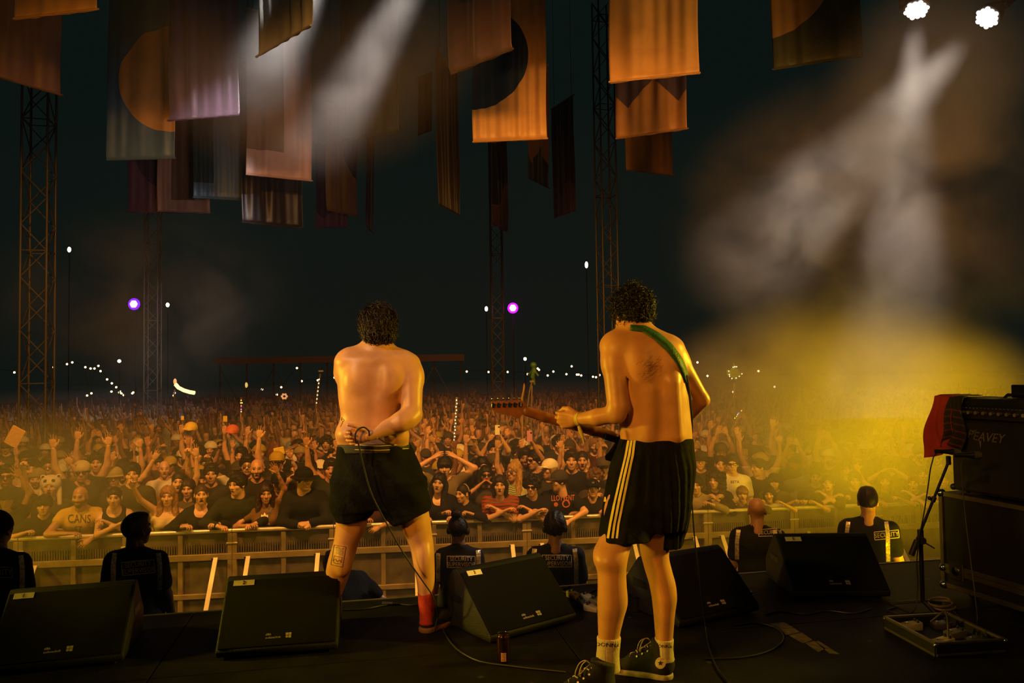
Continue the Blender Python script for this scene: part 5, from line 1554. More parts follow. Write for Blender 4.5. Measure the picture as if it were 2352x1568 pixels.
cp(1704, 1112, .30, 'wave', 'fair-haired child waving one hand at the rail', head='ajar', hair='bowl', hairc='#7a5a34', shirt='#4a4436', sleeve=1.2, skin=PALE, look=(0, 8, 0))
cp(1766, 1112, .30, 'rail', 'dark-haired woman in white T-shirt right of the waving child', head='woman', fem=True, hair='bob', hairc='#17100c', shirt='#c6bba4', sleeve=.66, skin=PALE, look=(-8, 0, 0))
cp(1844, 1124, .28, 'rail', 'short person with black fringe peering over the rail', hair='bowl', hairc='#0d0a08', shirt='#1c1c1e', sleeve=.62, skin=PALE)
cp(1900, 1082, .32, 'rail_cross', 'smiling person in black long-sleeved top, forearm along the rail', head='ajar', hair='short', hairc='#191009', shirt='#141414', sleeve=1.2, skin=PALE, look=(-8, 6, 0))
cp(1962, 1078, .34, 'rail', 'person in dark patterned top blurred by yellow smoke at the rail', hair='short', shirt='#2a2620', sleeve=.62, skin=PALE)
cp(2030, 1080, .34, 'rail_point', 'person raising an arm at the rail in the thickest yellow smoke', hair='long', fem=True, head='woman', shirt='#35302a', sleeve=.62, skin=PALE)
cp(2096, 1084, .32, 'rail_cross', 'grinning person with bare forearm across the rail near the microphone stand', head='ajar', hair='crop', shirt='#15151a', sleeve=.62, skin=PALE, look=(-10, 0, 0))
cp(2165, 1078, .34, 'rail', 'person at the rail half hidden by the flight case', shirt=DGR, skin=PALE)
# ---- second and third rows
cp(15, 1058, .95, 'down', 'person with pink mirrored sunglasses at the left edge of the crowd', head='shades', hair='short', glasses='pink', shirt=DGR, skin=MIDS)
cp(116, 1088, .72, 'fist_right', 'person in white animal-face hat singing with open mouth', head='open', hair='short', hat='animal_hat', hatc='#d0c5a2', shirt='#3c3426', sleeve=.7, skin=PALE, look=(-6, 8, 0))
cp(74, 1018, 1.6, 'point_right', 'person pointing one finger up beside the animal-face hat', hair='short', shirt='#c2b288', skin=PALE, head='beard')
cp(188, 1044, 1.15, 'up_both', 'person in pale backwards cap and sunglasses with both arms up', head='shades', hair='short', hat='cap_back', hatc='#b8a878', glasses='dark', shirt=DGR, skin=PALE)
cp(112, 1027, 1.9, 'down', 'person in glasses behind the animal-face hat', hair='short', glasses='clear', shirt='#2c2a26', skin=PALE)
cp(304, 1060, .85, 'down', 'dark-haired man with moustache in olive T-shirt behind the woman with folded arms', head='moustache', hair='short', hairc='#120c08', shirt='#3c3a1c', skin=PALE, fat=1.06)
cp(262, 1066, 1.3, 'wide', 'person in pale bucket hat stretching an arm over heads', hair='short', hat='bucket', hatc='#9a8a5c', shirt='#3a3528', skin=PALE)
cp(222, 985, 2.2, 'up_right', 'person in black long sleeves thrusting an open hand high', hair='short', shirt='#121212', sleeve=1.7, skin=PALE)
cp(410, 1080, .80, 'up_left', 'round-faced person behind the blonde woman, arm up', head='ajar', hair='tied', shirt='#5a4428', skin=PALE, fem=True)
cp(432, 1097, .66, 'down', 'woman with loose dark hair between the two women at the rail', head='woman', fem=True, hair='long', hairc='#20140c', shirt='#4a4030', skin=PALE, look=(-10, 0, 0))
cp(485, 1062, 1.1, 'fist_right', 'person with wristband raising a fist behind the young man in green', hair='short', shirt='#262420', skin=PALE)
cp(590, 1049, .95, 'down', 'smiling bald man with beard behind the patterned top', head='beard_open', hair='bald', shirt='#17171a', skin=MIDS, fat=1.08)
cp(640, 1078, .78, 'down', 'person in black cap with dark moustache beside the bucket hat', head='moustache', hair='short', hat='cap', hatc='#101010', shirt='#1c1b1a', skin=MIDS, look=(0, -6, 0))
o, B, _ = cp(705, 1027, 1.3, 'phone', 'long-haired bearded man holding a phone up in front of his face', head='beard', hair='long', hairc='#20150c', shirt='#33291e', skin=MIDS); hold(o, B, 'dark phone held sideways above the bucket hat')
cp(568, 1036, 1.4, 'down', 'man with moustache and round glasses in the crowd left of the singer', head='moustache', hair='short', glasses='clear', shirt='#38321f', skin=PALE)
cp(636, 1010, 1.7, 'up_right', 'person in yellow cap holding up a fist left of the singer', hair='short', hat='cap', hatc='#a08420', shirt='#2c281e', skin=PALE)
cp(760, 1050, 1.0, 'up_both', 'person in dark green top with both arms up against the singer\'s shorts', hair='short', shirt='#20261a', skin=MIDS)
cp(1021, 1046, .85, 'head_hands', 'person with dark fringe holding both hands to their head', hair='bowl', hairc='#17100b', shirt='#6a5c42', skin=PALE, head='ajar')
cp(1108, 1046, 1.0, 'up_right', 'woman with closed eyes and dark hair behind the red T-shirt', head='woman', fem=True, hair='long', hairc='#150e0a', shirt='#3a3026', skin=PALE, look=(14, 0, 0))
cp(1116, 1066, .70, 'cup', 'woman in sunglasses shouting through cupped hands', head='woman_open', fem=True, hair='long', hairc='#100a08', glasses='dark', shirt='#42382c', skin=MIDS, look=(6, 6, 0))
cp(1133, 1036, 1.2, 'down', 'bearded man in backwards cap and dark sunglasses', head='beard', hair='short', hat='cap_back', hatc='#4a4030', glasses='dark', shirt='#17171a', skin=PALE)
o, _, _ = cp(1180, 1058, .75, 'up_right', 'blonde woman with glasses in green and white patterned top, one arm raised', head='woman', fem=True, hair='long', hairc='#a07c44', glasses='clear', shirt='#a8a878', sleeve=.7, skin=PALE, look=(-38, 6, 0))
for k in range(9): strip_on(o, [(1164, 1106 + 5 * k), (1172, 1103 + 5 * k), (1180, 1107 + 5 * k), (1188, 1103 + 5 * k), (1197, 1107 + 5 * k)], 1.0, get('green_print', (.10, .17, .03), .8), 'shirt_print', 14)
o, B, _ = cp(1206, 1026, 1.35, 'phone_up', 'bearded man holding up a pink phone', head='beard', hair='short', shirt='#202022', skin=MIDS); hold(o, B, 'pink phone held upright above the blonde woman', (.55, .25, .38))
cp(1260, 1048, .82, 'down', 'fair-haired person in white cap looking aside', hair='bob', hairc='#8a6c3c', hat='cap', hatc='#dcd2bc', shirt='#2a2620', skin=PALE, look=(-52, 0, 0), head='woman')
cp(1228, 1030, 1.15, 'down', 'dark-haired man in sunglasses in profile behind the white cap', head='shades', hair='short', hairc='#0f0b08', glasses='dark', shirt='#1e2026', skin=PALE, look=(-48, 0, 0))
cp(1312, 1030, .90, 'down', 'young man with short wavy hair in black T-shirt looking straight ahead', hair='short', hairc='#241810', shirt='#101012', skin=PALE, look=(0, 2, 0))
cp(1337, 1032, 1.25, 'down', 'woman with open mouth behind the young man in black', head='woman_open', fem=True, hair='tied', shirt='#33261c', skin=PALE)
cp(1385, 1044, .95, 'down', 'older man in cap and shining glasses left of the guitarist', head='ajar', hair='crop', hat='cap', hatc='#4a4234', glasses='clear', shirt='#2a2824', skin=PALE)
cp(1366, 1072, .72, 'pray', 'person with tousled hair holding a hand to the face behind the black cap', hair='curly', hairc='#5a3e22', shirt='#3a3024', skin=PALE, head='woman')
o, B, _ = cp(1133, 985, 2.6, 'phone_up', 'person holding up a white phone under the headstock', hair='short', shirt='#2b2620', skin=PALE); hold(o, B, 'white phone held up under the guitar headstock', (.7, .66, .55))
cp(1232, 1012, 1.7, 'down', 'person in mustard cap below the guitar neck', hair='short', hat='cap', hatc='#a08030', shirt='#1e1c18', skin=PALE)
cp(1608, 1030, 1.2, 'down', 'person in dark bucket hat right of the guitarist\'s waist', hair='short', hat='bucket', hatc='#2b2620', shirt='#302a20', skin=PALE)
cp(1655, 1042, 1.0, 'down', 'woman with parted dark hair left of the man in sunglasses', head='woman', fem=True, hair='tied', shirt='#4a4030', skin=PALE)
o, _, _ = cp(1681, 1040, .80, 'down', 'man in dark sunglasses and printed white T-shirt', head='shades', hair='short', glasses='dark', shirt='#d6ccb4', skin=PALE, fat=1.05); print_on(o, 'BETA', 1688, 1107, 6, get('black_print'))
cp(1742, 1050, .95, 'down', 'man with shaved sides seen in profile right of the white T-shirt', hair='crop', shirt='#26241e', skin=PALE, look=(-66, 0, 0))
cp(1778, 1085, .68, 'down', 'person with dark fringe behind the woman in white', hair='bowl', hairc='#100c09', shirt='#5a5240', skin=PALE)
cp(1812, 1010, 1.4, 'up_right', 'person with one open palm raised in the yellow smoke', hair='short', shirt='#38342a', skin=PALE, sleeve=.6)
cp(1872, 1074, .70, 'down', 'woman with pulled-back hair beside the smiling person in black', head='woman', fem=True, hair='tied', shirt='#3c352a', skin=PALE)
cp(1945, 1055, .9, 'down', 'long-haired person in black T-shirt fading into the smoke', head='woman_open', fem=True, hair='long', shirt='#141414', skin=PALE)
o, B, _ = cp(2040, 1045, .95, 'phone', 'person filming with a phone in the thick yellow smoke', hair='short', shirt='#3a3428', skin=PALE); hold(o, B, 'phone held up in the thick yellow smoke', (.03, .03, .03))
cp(2118, 1068, .72, 'down', 'woman with dark hair behind the grinning person', head='woman', fem=True, hair='long', shirt='#2e2a24', skin=PALE)

# ---- the rest of the counted crowd: rows behind, generated, each with a label of its own
g = random.Random(21)
SH = {'black': '#121214', 'charcoal': '#2a2a2c', 'white': '#c4bca8', 'olive green': '#3a3c20', 'maroon': '#4a1c18', 'mustard': '#8a6a24', 'pale blue': '#8a98a0', 'brown': '#4a3422', 'rust red': '#7a3216', 'grey': '#6a6862', 'navy': '#1a2030', 'cream': '#b8a47c'}
SHW = [7, 5, 3, 2, 2, 1, 1, 2, 1, 2, 2, 1]
HAIRS = {'short': 'short hair', 'crop': 'cropped hair', 'bowl': 'a straight fringe', 'bob': 'bobbed hair', 'long': 'long hair', 'curly': 'curly hair', 'long_curly': 'long curly hair', 'tied': 'tied-back hair', 'bald': 'a bald head'}
HCW = {'black': '#0e0a08', 'dark brown': '#23160d', 'fair': '#7c5a30'}
POSE_T = {'down': 'arms down', 'up_both': 'both arms raised', 'up_left': 'one arm raised', 'up_right': 'one arm raised', 'wide': 'arms flung wide', 'clap': 'hands clapped overhead', 'point_right': 'pointing upwards', 'point_left': 'pointing upwards',
          'fist_left': 'a raised fist', 'fist_right': 'a raised fist', 'horns_both': 'both hands making horns', 'cup': 'hands cupped to the mouth', 'head_hands': 'hands on head'}
PW_ = {'down': 11, 'up_both': 8, 'up_left': 6, 'up_right': 6, 'wide': 3, 'clap': 3, 'point_right': 3, 'point_left': 3, 'fist_left': 3, 'fist_right': 3, 'horns_both': 2, 'cup': 1, 'head_hands': 1}
def area(px):
    for lim, t in ((200, 'below the left truss tower'), (420, 'below the purple lamp'), (600, 'below the curved glow tube'), (775, 'left of the singer'), (960, 'behind the singer'), (1120, 'right of the singer'), (1260, 'under the headstock'), (1420, 'under the guitar neck'),
                   (1590, 'behind the guitarist'), (1760, 'right of the guitarist'), (1950, 'in the yellow smoke'), (2900, 'left of the amplifier')):
        if px < lim: return t
seen = set(); count = 0
ORD = 'third fourth fifth sixth seventh eighth ninth tenth eleventh twelfth thirteenth'.split()
row, dz = 0, 1.55
while count < 214 and row < 11:
    Zr = 9.79 + dz; step = .52 + .035 * row
    x = -1176 / F * Zr - .2 + g.uniform(0, .4)
    while x < 1176 / F * Zr + .3:
        px = 1176 + x / Zr * F
        zl = Zr + (px - 1176) / 1176 * .6 + g.uniform(-.14, .14)
        hid = px > 2205
        if not hid and not (row == 0 and g.random() < .35):
            for _ in range(60):
                fem = g.random() < .4; sn = g.choices(list(SH), SHW)[0]; hs = g.choice(['long', 'bob', 'tied', 'long', 'long_curly', 'bowl'] if fem else ['short', 'short', 'crop', 'curly', 'bald', 'bowl'])
                hc = g.choice(list(HCW)); ps = g.choices(list(PW_), list(PW_.values()))[0]; ht = g.choice([None] * 7 + ['cap', 'beanie', 'bucket'])
                if ht and hs in ('curly', 'long_curly', 'bald'): hs = 'short'
                hd = {'cap': 'a cap', 'beanie': 'a beanie', 'bucket': 'a bucket hat'}[ht] if ht else (HAIRS[hs] if hs == 'bald' else HAIRS[hs].replace('a ', 'a %s ' % hc) if HAIRS[hs].startswith('a ') else '%s %s' % (hc, HAIRS[hs]))
                lab = 'person in %s top with %s, %s, %s row %s' % (sn, hd, POSE_T[ps], ORD[row], area(px))
                if lab not in seen and len(lab.split()) <= 16: break
            if lab in seen or len(lab.split()) > 16:
                lab = 'person in %s, %s, %s row %s' % (sn, POSE_T[ps], ORD[row], area(px))
            if lab not in seen:
                seen.add(lab)
                hd_ = g.choice(['woman', 'woman_open', 'woman'] if fem else ['plain', 'open', 'beard', 'ajar', 'beard_open', 'moustache'])
                sc = g.gauss(.96 if fem else 1.02, .035)
                X, Y = x, zl * math.cos(PITCH)
                d_ = Vector((g.uniform(-1, 1), 2.5, 0)) - Vector((X, Y, 0)); rz = math.atan2(d_.x, -d_.y) * .8 + R(g.uniform(-12, 12))
                person(X, Y, rz, sc, ps, 1, hd_, fem, g.choice([PALE, PALE, '#bd8e70', MIDS, DEEP]), SH[sn], hs, HCW[hc], ht, g.choice(['#17171a', '#3c352a', '#8a7a50', '#a08830', '#c8bea4']), g.choice([.62, .62, .62, 1.6]), label=lab, group='crowd rows behind the barrier')
                count += 1
        x += step * g.uniform(.85, 1.2)
    row += 1; dz += .58 + .03 * row
Z_END = 9.79 + dz
#print('crowd individuals', count, 'rows', row, 'end', Z_END, 't', time.time() - T0)

# ---- everybody farther back: too many to count, one mass
def far_variant(pose, fem, seed, h=.058):
    B = Body(pose, fem, legs=False); rs = np.random.RandomState(seed)
    hM = B.head_M(rs.uniform(-25, 25)); c = V3(hM.translation)
    pr = B.torso(.012) + B.arms(.006) + [ell(c + np.array([0, .0, .005]), (.082, .10, .125)), cap(c + np.array([0, .02, -.08]), c + np.array([0, .02, -.18]), .06, k=.02)]
    for sd in (-1, 1):
        S, E, W, hp, pn = B.arm[sd]; u = (W - E) / np.linalg.norm(W - E); pr.append(cap(W, W + u * .13, .032, .038, k=.01))
        if hp == 'open':
            for k in (-1, 1): pr.append(cap(W + u * .09, W + u * .19 + np.array([k * .045, 0, 0]), .022, .014, k=.01))
    v, q = sdf(pr, h)
    kind = np.zeros(len(v), int)                       # 0 skin, 1 shirt, 2 hair
    dist_arm = np.full(len(v), 9.)
    body = (v[:, 2] < 1.47) & (np.abs(v[:, 0]) < .24) & (np.abs(v[:, 1]) < .22)
    kind[body] = 1
    hd = np.linalg.norm(v - c, axis=1) < .17
    kind[hd] = 0
    kind[hd & ((v[:, 1] > c[1] - .02) | (v[:, 2] > c[2] + .075))] = 2
    return v, q, kind


FV, FV2 = ([far_variant(p, f, i, h_) for i, (p, f) in enumerate((('down', False), ('up_both', False), ('up_left', True), ('up_right', False), ('wide', False), ('clap', True), ('point_right', False), ('fist_left', False), ('down', True)))] for h_ in (.058, .085))
VV, QQ, TT, nb = [], [], [], 0
Zf, r_ = Z_END + .2, 0
rs = np.random.RandomState(8)
while Zf < 52:
    st = .62 + .012 * r_; half_w = min(1176 / F * Zf + .5, 26)
    for x in np.arange(-half_w, half_w, st):
        if rs.rand() < .12: continue
        v, q, kd = (FV if Zf < 26 else FV2)[rs.choice(9, p=(.20, .16, .12, .12, .08, .08, .08, .08, .08))]
        a = math.atan2(-x, Zf) * -.5 + rs.uniform(-.3, .3); s = rs.normal(1.0, .045); c_, s_ = math.cos(a), math.sin(a)
        w_ = np.stack([v[:, 0] * c_ - v[:, 1] * s_, v[:, 0] * s_ + v[:, 1] * c_, v[:, 2]], 1) * s + np.array([x + rs.uniform(-.15, .15), Zf + rs.uniform(-.2, .2), GROUND])
        pal = np.array([col(rs.choice([PALE, MIDS, '#bd8e70', DEEP])), col(list(SH.values())[rs.randint(12)]), col(rs.choice(['#0e0a08', '#23160d', '#4a3018']))])
        VV.append(w_); QQ.append(q + nb); TT.append(np.c_[pal[kd], np.ones(len(v))]); nb += len(v)
    Zf += .80 + .034 * r_; r_ += 1
me = mesh_np('crowd', np.concatenate(VV), np.concatenate(QQ), M_SKIN, True, np.concatenate(TT))
o = link('crowd', me); tag(o, 'dense mass of people with raised arms fading into the dark behind the counted rows', 'crowd', None, 'stuff')
#print('far crowd', len(VV), 'quads', sum(len(q) for q in QQ), 't', time.time() - T0)
# ================================================================== banners hanging in the tent
def banner_mat(name, ca, cb, shape, prm):
    key = 'banner_' + name
    if key in MT: return MT[key]
    m = mat(key, ca, .42, var=.10, scale=3, bump=.12, bscale=160, spec=.5, sheen=.3); MT[key] = m
    nt = m.node_tree; N = nt.nodes; L = nt.links; b = N['Principled BSDF']
    uv = N.new('ShaderNodeUVMap'); sp = N.new('ShaderNodeSeparateXYZ'); L.new(uv.outputs[0], sp.inputs[0])
    def ma(op, a, c=None, d=None):
        n = N.new('ShaderNodeMath'); n.operation = op
        for i, q in enumerate((a, c, d)):
            if q is None: continue
            if isinstance(q, (int, float)): n.inputs[i].default_value = q
            else: L.new(q, n.inputs[i])
        return n.outputs[0]
    u, v = sp.outputs[0], sp.outputs[1]
    def circ(cu, cv, r): return ma('LESS_THAN', ma('ADD', ma('POWER', ma('SUBTRACT', u, cu), 2.), ma('POWER', ma('SUBTRACT', v, cv), 2.)), r * r)
    if shape == 'circle': f = circ(*prm)
    elif shape == 'zigzag':
        v0, amp, per, ph = prm
        tri = ma('ABSOLUTE', ma('SUBTRACT', ma('FRACT', ma('ADD', ma('DIVIDE', u, per), ph)), .5))
        f = ma('GREATER_THAN', v, ma('ADD', ma('MULTIPLY', tri, 2 * amp), v0))
    elif shape == 'rect':
        u0, u1, v0, v1 = prm
        f = ma('MULTIPLY', ma('MULTIPLY', ma('GREATER_THAN', u, u0), ma('LESS_THAN', u, u1)), ma('MULTIPLY', ma('GREATER_THAN', v, v0), ma('LESS_THAN', v, v1)))
    else: f = None
    if f is not None:
        mx = N.new('ShaderNodeMix'); mx.data_type = 'RGBA'
        src = [n for n in N if n.type == 'RGB'][0]; sc = src.outputs[0].links[0].to_socket
        L.new(f, mx.inputs[0]); L.new(src.outputs[0], mx.inputs[6]); mx.inputs[7].default_value = (*cb, 1); L.new(mx.outputs[2], sc)
    return m


OCH, BLU, PNK, GBL, MAU, BRN, RUS, TEA, OLI, PLU, GRY = (.62, .33, .10), (.010, .026, .065), (.60, .36, .30), (.10, .18, .26), (.26, .12, .18), (.22, .13, .09), (.55, .25, .08), (.025, .055, .06), (.10, .10, .05), (.10, .06, .10), (.55, .55, .50)
BAN = [  # left hem corner, right hem corner, cloth, second colour, shape, parameters, label
    ((33, 46), (225, 24), OCH, OCH, None, None, 'ochre banner cut by the top left corner of the picture'),
    ((-70, 160), (142, 221), BRN, BRN, None, None, 'dark brown satin banner turned at the far left'),
    ((247, 369), (403, 365), GBL, OCH, 'circle', (1.42, 1.75, 1.16), 'blue-grey banner with large ochre circle on the left'),
    ((386, 279), (548, 265), PLU, PLU, None, None, 'plain plum banner hanging in front of the ochre circle'),
    ((566, 402), (717, 417), PNK, BRN, 'rect', (-.1, .84, .62, 5.), 'tall pink banner with brown rectangle under the left light beam'),
    ((590, 133), (713, 62), GRY, GRY, None, None, 'pale grey banner lit by the left beam'),
    ((362, 486), (483, 490), PNK, BRN, 'rect', (.38, 1.05, .38, 5.), 'pink banner with brown inner panel below the plum one'),
    ((292, 489), (403, 489), MAU, PLU, 'circle', (1.4, 1.9, 1.15), 'mauve banner with dark circle, lowest on the left'),
    ((444, 455), (582, 462), GBL, TEA, 'rect', (-.1, .50, .42, 5.), 'grey-blue banner with darker panel left of the tall pink one'),
    ((784, 324), (918, 303), TEA, TEA, None, None, 'dark teal banner in the second light beam'),
    ((752, 483), (824, 498), OCH, PLU, 'circle', (1.75, 2.3, .95), 'narrow turned tan banner with dark circle above the singer'),
    ((725, 524), (799, 522), MAU, PLU, 'zigzag', (.42, .55, 1.1, .15), 'mauve banner with dark zigzag above the singer'),
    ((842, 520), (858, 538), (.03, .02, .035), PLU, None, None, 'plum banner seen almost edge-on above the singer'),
    ((1037, 173), (1178, 115), (.12, .07, .04), TEA, 'circle', (1.0, 2.6, 1.55), 'brown satin banner overlapping the blue circle banner'),
    ((1087, 328), (1257, 320), OCH, BLU, 'circle', (.06, 1.75, 1.08), 'orange banner with deep blue half circle in the middle'),
    ((1400, 191), (1607, 170), OCH, OCH, None, None, 'plain orange banner above the guitarist'),
    ((1416, 320), (1580, 297), RUS, PLU, 'zigzag', (.62, .55, 1.05, .24), 'orange-brown banner with dark zigzag below the plain orange one'),
    ((1440, 391), (1547, 404), RUS, RUS, None, None, 'small rust banner lowest above the guitarist'),
    ((1775, 162), (1981, 130), OLI, OCH, 'circle', (-.15, 1.85, 1.28), 'olive banner with ochre circle on the right'),
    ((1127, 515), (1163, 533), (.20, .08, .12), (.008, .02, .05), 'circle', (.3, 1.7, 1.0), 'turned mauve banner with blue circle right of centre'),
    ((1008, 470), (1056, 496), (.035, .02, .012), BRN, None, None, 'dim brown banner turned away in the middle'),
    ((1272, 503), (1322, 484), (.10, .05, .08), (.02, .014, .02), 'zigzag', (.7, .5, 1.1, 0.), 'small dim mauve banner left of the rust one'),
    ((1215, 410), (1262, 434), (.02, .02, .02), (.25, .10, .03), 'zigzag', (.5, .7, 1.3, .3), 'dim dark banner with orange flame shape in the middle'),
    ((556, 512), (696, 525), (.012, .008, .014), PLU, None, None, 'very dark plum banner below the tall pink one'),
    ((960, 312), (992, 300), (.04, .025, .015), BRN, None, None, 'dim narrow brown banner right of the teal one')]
M_BAR = get('banner_bar', (.25, .20, .14), .5, .4)
M_WIRE = get('steel_wire', (.05, .05, .05), .4, .8)
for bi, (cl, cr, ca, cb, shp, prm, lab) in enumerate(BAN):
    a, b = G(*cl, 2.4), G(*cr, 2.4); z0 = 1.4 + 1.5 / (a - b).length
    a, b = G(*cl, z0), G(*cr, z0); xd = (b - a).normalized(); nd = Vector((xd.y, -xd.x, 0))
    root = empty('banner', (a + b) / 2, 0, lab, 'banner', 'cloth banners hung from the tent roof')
    HB = 3.9; nu, nv = 46, 40; V, UV = [], []
    gg = np.random.RandomState(bi + 3); ph = gg.uniform(0, 6, 8); fr = gg.uniform(7, 34, 8); am = gg.uniform(.4, 1, 8) / fr * .24
    tw = gg.uniform(-.10, .10)
    for j in range(nv + 1):
        t = j / nv
        for i in range(nu + 1):
            u = i / nu * 1.5
            dsp = sum(am[k] * math.sin(fr[k] * u + ph[k] + .6 * math.sin(t * 3 + k)) for k in range(8)) * (.35 + .65 * min(1, t * 5)) * (1.3 - .5 * t)
            dsp += .035 * math.sin(t * 2.4 + ph[0]) * (1 if t > .02 else 0)
            p = a - root.location + xd * (u + .012 * math.sin(t * 9 + ph[1]) * (1 if i in (0, nu) else .5)) + nd * dsp + Vector((0, 0, t * HB))
            V.append(p); UV.append((u, t * HB))
    Fc = [(j * (nu + 1) + i, j * (nu + 1) + i + 1, (j + 1) * (nu + 1) + i + 1, (j + 1) * (nu + 1) + i) for j in range(nv) for i in range(nu)]
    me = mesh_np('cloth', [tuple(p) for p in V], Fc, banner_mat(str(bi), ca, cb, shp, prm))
    uvl = me.uv_layers.new(name='UVMap'); li = np.array(Fc).ravel(); uvl.data.foreach_set('uv', np.array(UV, np.float32)[li].ravel())
    c = link('cloth', me, root); s_ = c.modifiers.new('thick', 'SOLIDIFY'); s_.thickness = .004
    hem = [a - root.location + xd * u + nd * .006 + Vector((0, 0, .02)) for u in np.linspace(-.015, 1.515, 4)]
    MB().tube(hem, .016, 8).put('hem_bar', get('banner_hem_%d' % bi, tuple(.8 * q for q in ca), .6), root, True)
    top = [a - root.location + xd * u + Vector((0, 0, HB)) for u in (-.06, 1.56)]
    MB().tube(top, .028, 8).put('top_bar', M_BAR, root, True)
    for u in (.15, 1.35): MB().tube([a - root.location + xd * u + Vector((0, 0, HB)), a - root.location + xd * u + Vector((0, 0, 15.5 - z0))], .006, 5).put('wire', M_WIRE, root)

# ================================================================== truss towers
M_TRUSS = mat('truss_aluminium', (.11, .095, .08), .55, .3, var=.2, scale=3)
def tower(pl, pr, wdt, rz, lab, top=13.0):
    Z = wdt * F / (pr - pl) if True else 0
    c = P((pl + pr) / 2, 850, Z); c.z = GROUND
    root = empty('truss_tower', c, rz, lab, 'truss tower', 'truss towers holding the tent')
    h = wdt / 2 / (abs(math.cos(rz)) + abs(math.sin(rz))); H = top - GROUND
    for x in (-h, h):
        for y in (-h, h): MB().cyl((x, y, 0), (x, y, H), .028, seg=8).put('chord', M_TRUSS, root, True)
    sq = 2 * h; n = int(H / (sq * 1.1)); st = H / n
    dg = [MB().bar((-h, 0, 0), (h, 0, st), .022, .022).mesh('brace', M_TRUSS), MB().bar((h, 0, 0), (-h, 0, st), .022, .022).mesh('brace', M_TRUSS)]
    hz = MB().bar((-h, 0, 0), (h, 0, 0), .022, .022).mesh('cross_tube', M_TRUSS)
    for k in range(n):
        for f_ in range(4):
            M = Matrix.Rotation(f_ * math.pi / 2, 4, 'Z') @ Matrix.Translation((0, h, k * st))
            link('brace', dg[(k + f_) % 2], root, M=M)
            if k % 5 == 0: link('cross_tube', hz, root, M=M)
    MB().box((0, 0, .03), (sq + .3, sq + .3, .06), None, .01).put('base_plate', M_TRUSS, root)
    return Z


tower(53, 117, .62, .22, 'tallest truss tower at the left edge behind the crowd')
tower(334, 367, .52, .15, 'faint truss tower behind the left purple lamp')
tower(1129, 1158, .52, .12, 'truss tower left of the magenta lamp in the middle')
tower(1376, 1422, .62, .30, 'truss tower behind the guitarist\'s head')

# ================================================================== lamps
def lamp_em(name, c, s): return get(name, c, .4, emit=(*c, s))


def moving_head(px, py, Z, tgt, lab):
    c = P(px, py, Z); root = empty('moving_head_lamp', c, 0, lab, 'stage lamp', 'white moving head lamps on the front truss')
    ax = (Vector(tgt) - c).normalized(); q = ax.to_track_quat('-Z', 'Y').to_matrix()   # lamp looks along -z of q
    f = lambda x, y, z: q @ Vector((x, y, z))
    M_LB = get('lamp_body', (.012, .012, .012), .5)
    MB().lathe([(.05, .26), (.12, .22), (.155, .10), (.165, .0), (.158, -.004)], (0, 0, 0), q @ Vector((0, 0, 1)), 28).put('lamp_head', M_LB, root, True)
    MB().tube([f(.19, 0, .12), f(.20, 0, .40), f(0, 0, .46), f(-.20, 0, .40), f(-.19, 0, .12)], .03, 8).put('yoke', M_LB, root, True)
    MB().box((0, 0, .62), (.34, .26, .14), None, .02).put('base', M_LB, root)
    MB().tube([(0, 0, .6), (0, 0, 4.)], .02, 8).put('hanging_pole', M_LB, root, True)
    lm = MB().lathe([(.026, 0), (.031, -.008), (.024, -.020), (.002, -.026)], (0, 0, 0), (0, 0, 1), 12).mesh('lens', lamp_em('lens_white', (1, .94, .88), 9.), True)
    pos = [(0, 0)] + [(.062 * math.cos(k * 1.0472), .062 * math.sin(k * 1.0472)) for k in range(6)]
    pos += [(.124 * math.cos(k * 1.0472), .124 * math.sin(k * 1.0472)) for k in range(6)] + [(.1074 * math.cos(k * 1.0472 + .5236), .1074 * math.sin(k * 1.0472 + .5236)) for k in range(6)]
    for x, y in pos: link('lens', lm, root, M=Matrix.Translation(f(x, y, -.006)) @ q.to_4x4())
    return c, ax


l1, a1 = moving_head(2105, 22, 10.2, P(2080, 420, 9.0), 'white multi-lens lamp pointing straight down at the upper right')
l2, a2 = moving_head(2268, 40, 10.2, P(1985, 330, 9.2), 'white multi-lens lamp angled to the left in the top right corner')
spot('beam_right_a', l1 + a1 * .06, l1 + a1, 2100, (1, .84, .70), 15, .55, .12)
spot('beam_right_b', l2 + a2 * .06, l2 + a2, 2100, (1, .84, .68), 17, .55, .12)
t1, t2 = P(790, -230, 10.2), P(1060, -230, 10.6)
spot('beam_left_a', t1, P(540, 290, 14.5), 9000, (1, .90, .82), 23, 1., .12)
spot('beam_left_b', t2, P(740, 330, 12.5), 5500, (1, .88, .80), 19, 1., .12)
# warm wash on the hanging cloth
spot('banner_warm', (7.6, 6.2, 3.0), P(1420, 150, 14), 1500, (1, .50, .14), 42, .8, .3)
spot('banner_left', (-1.0, 4.5, 2.6), P(520, 430, 19), 1000, (1, .62, .46), 30, .8, .3)
spot('banner_corner', (-4.5, 5.5, 2.0), P(125, -20, 13), 230, (1, .48, .08), 22, .7, .2)


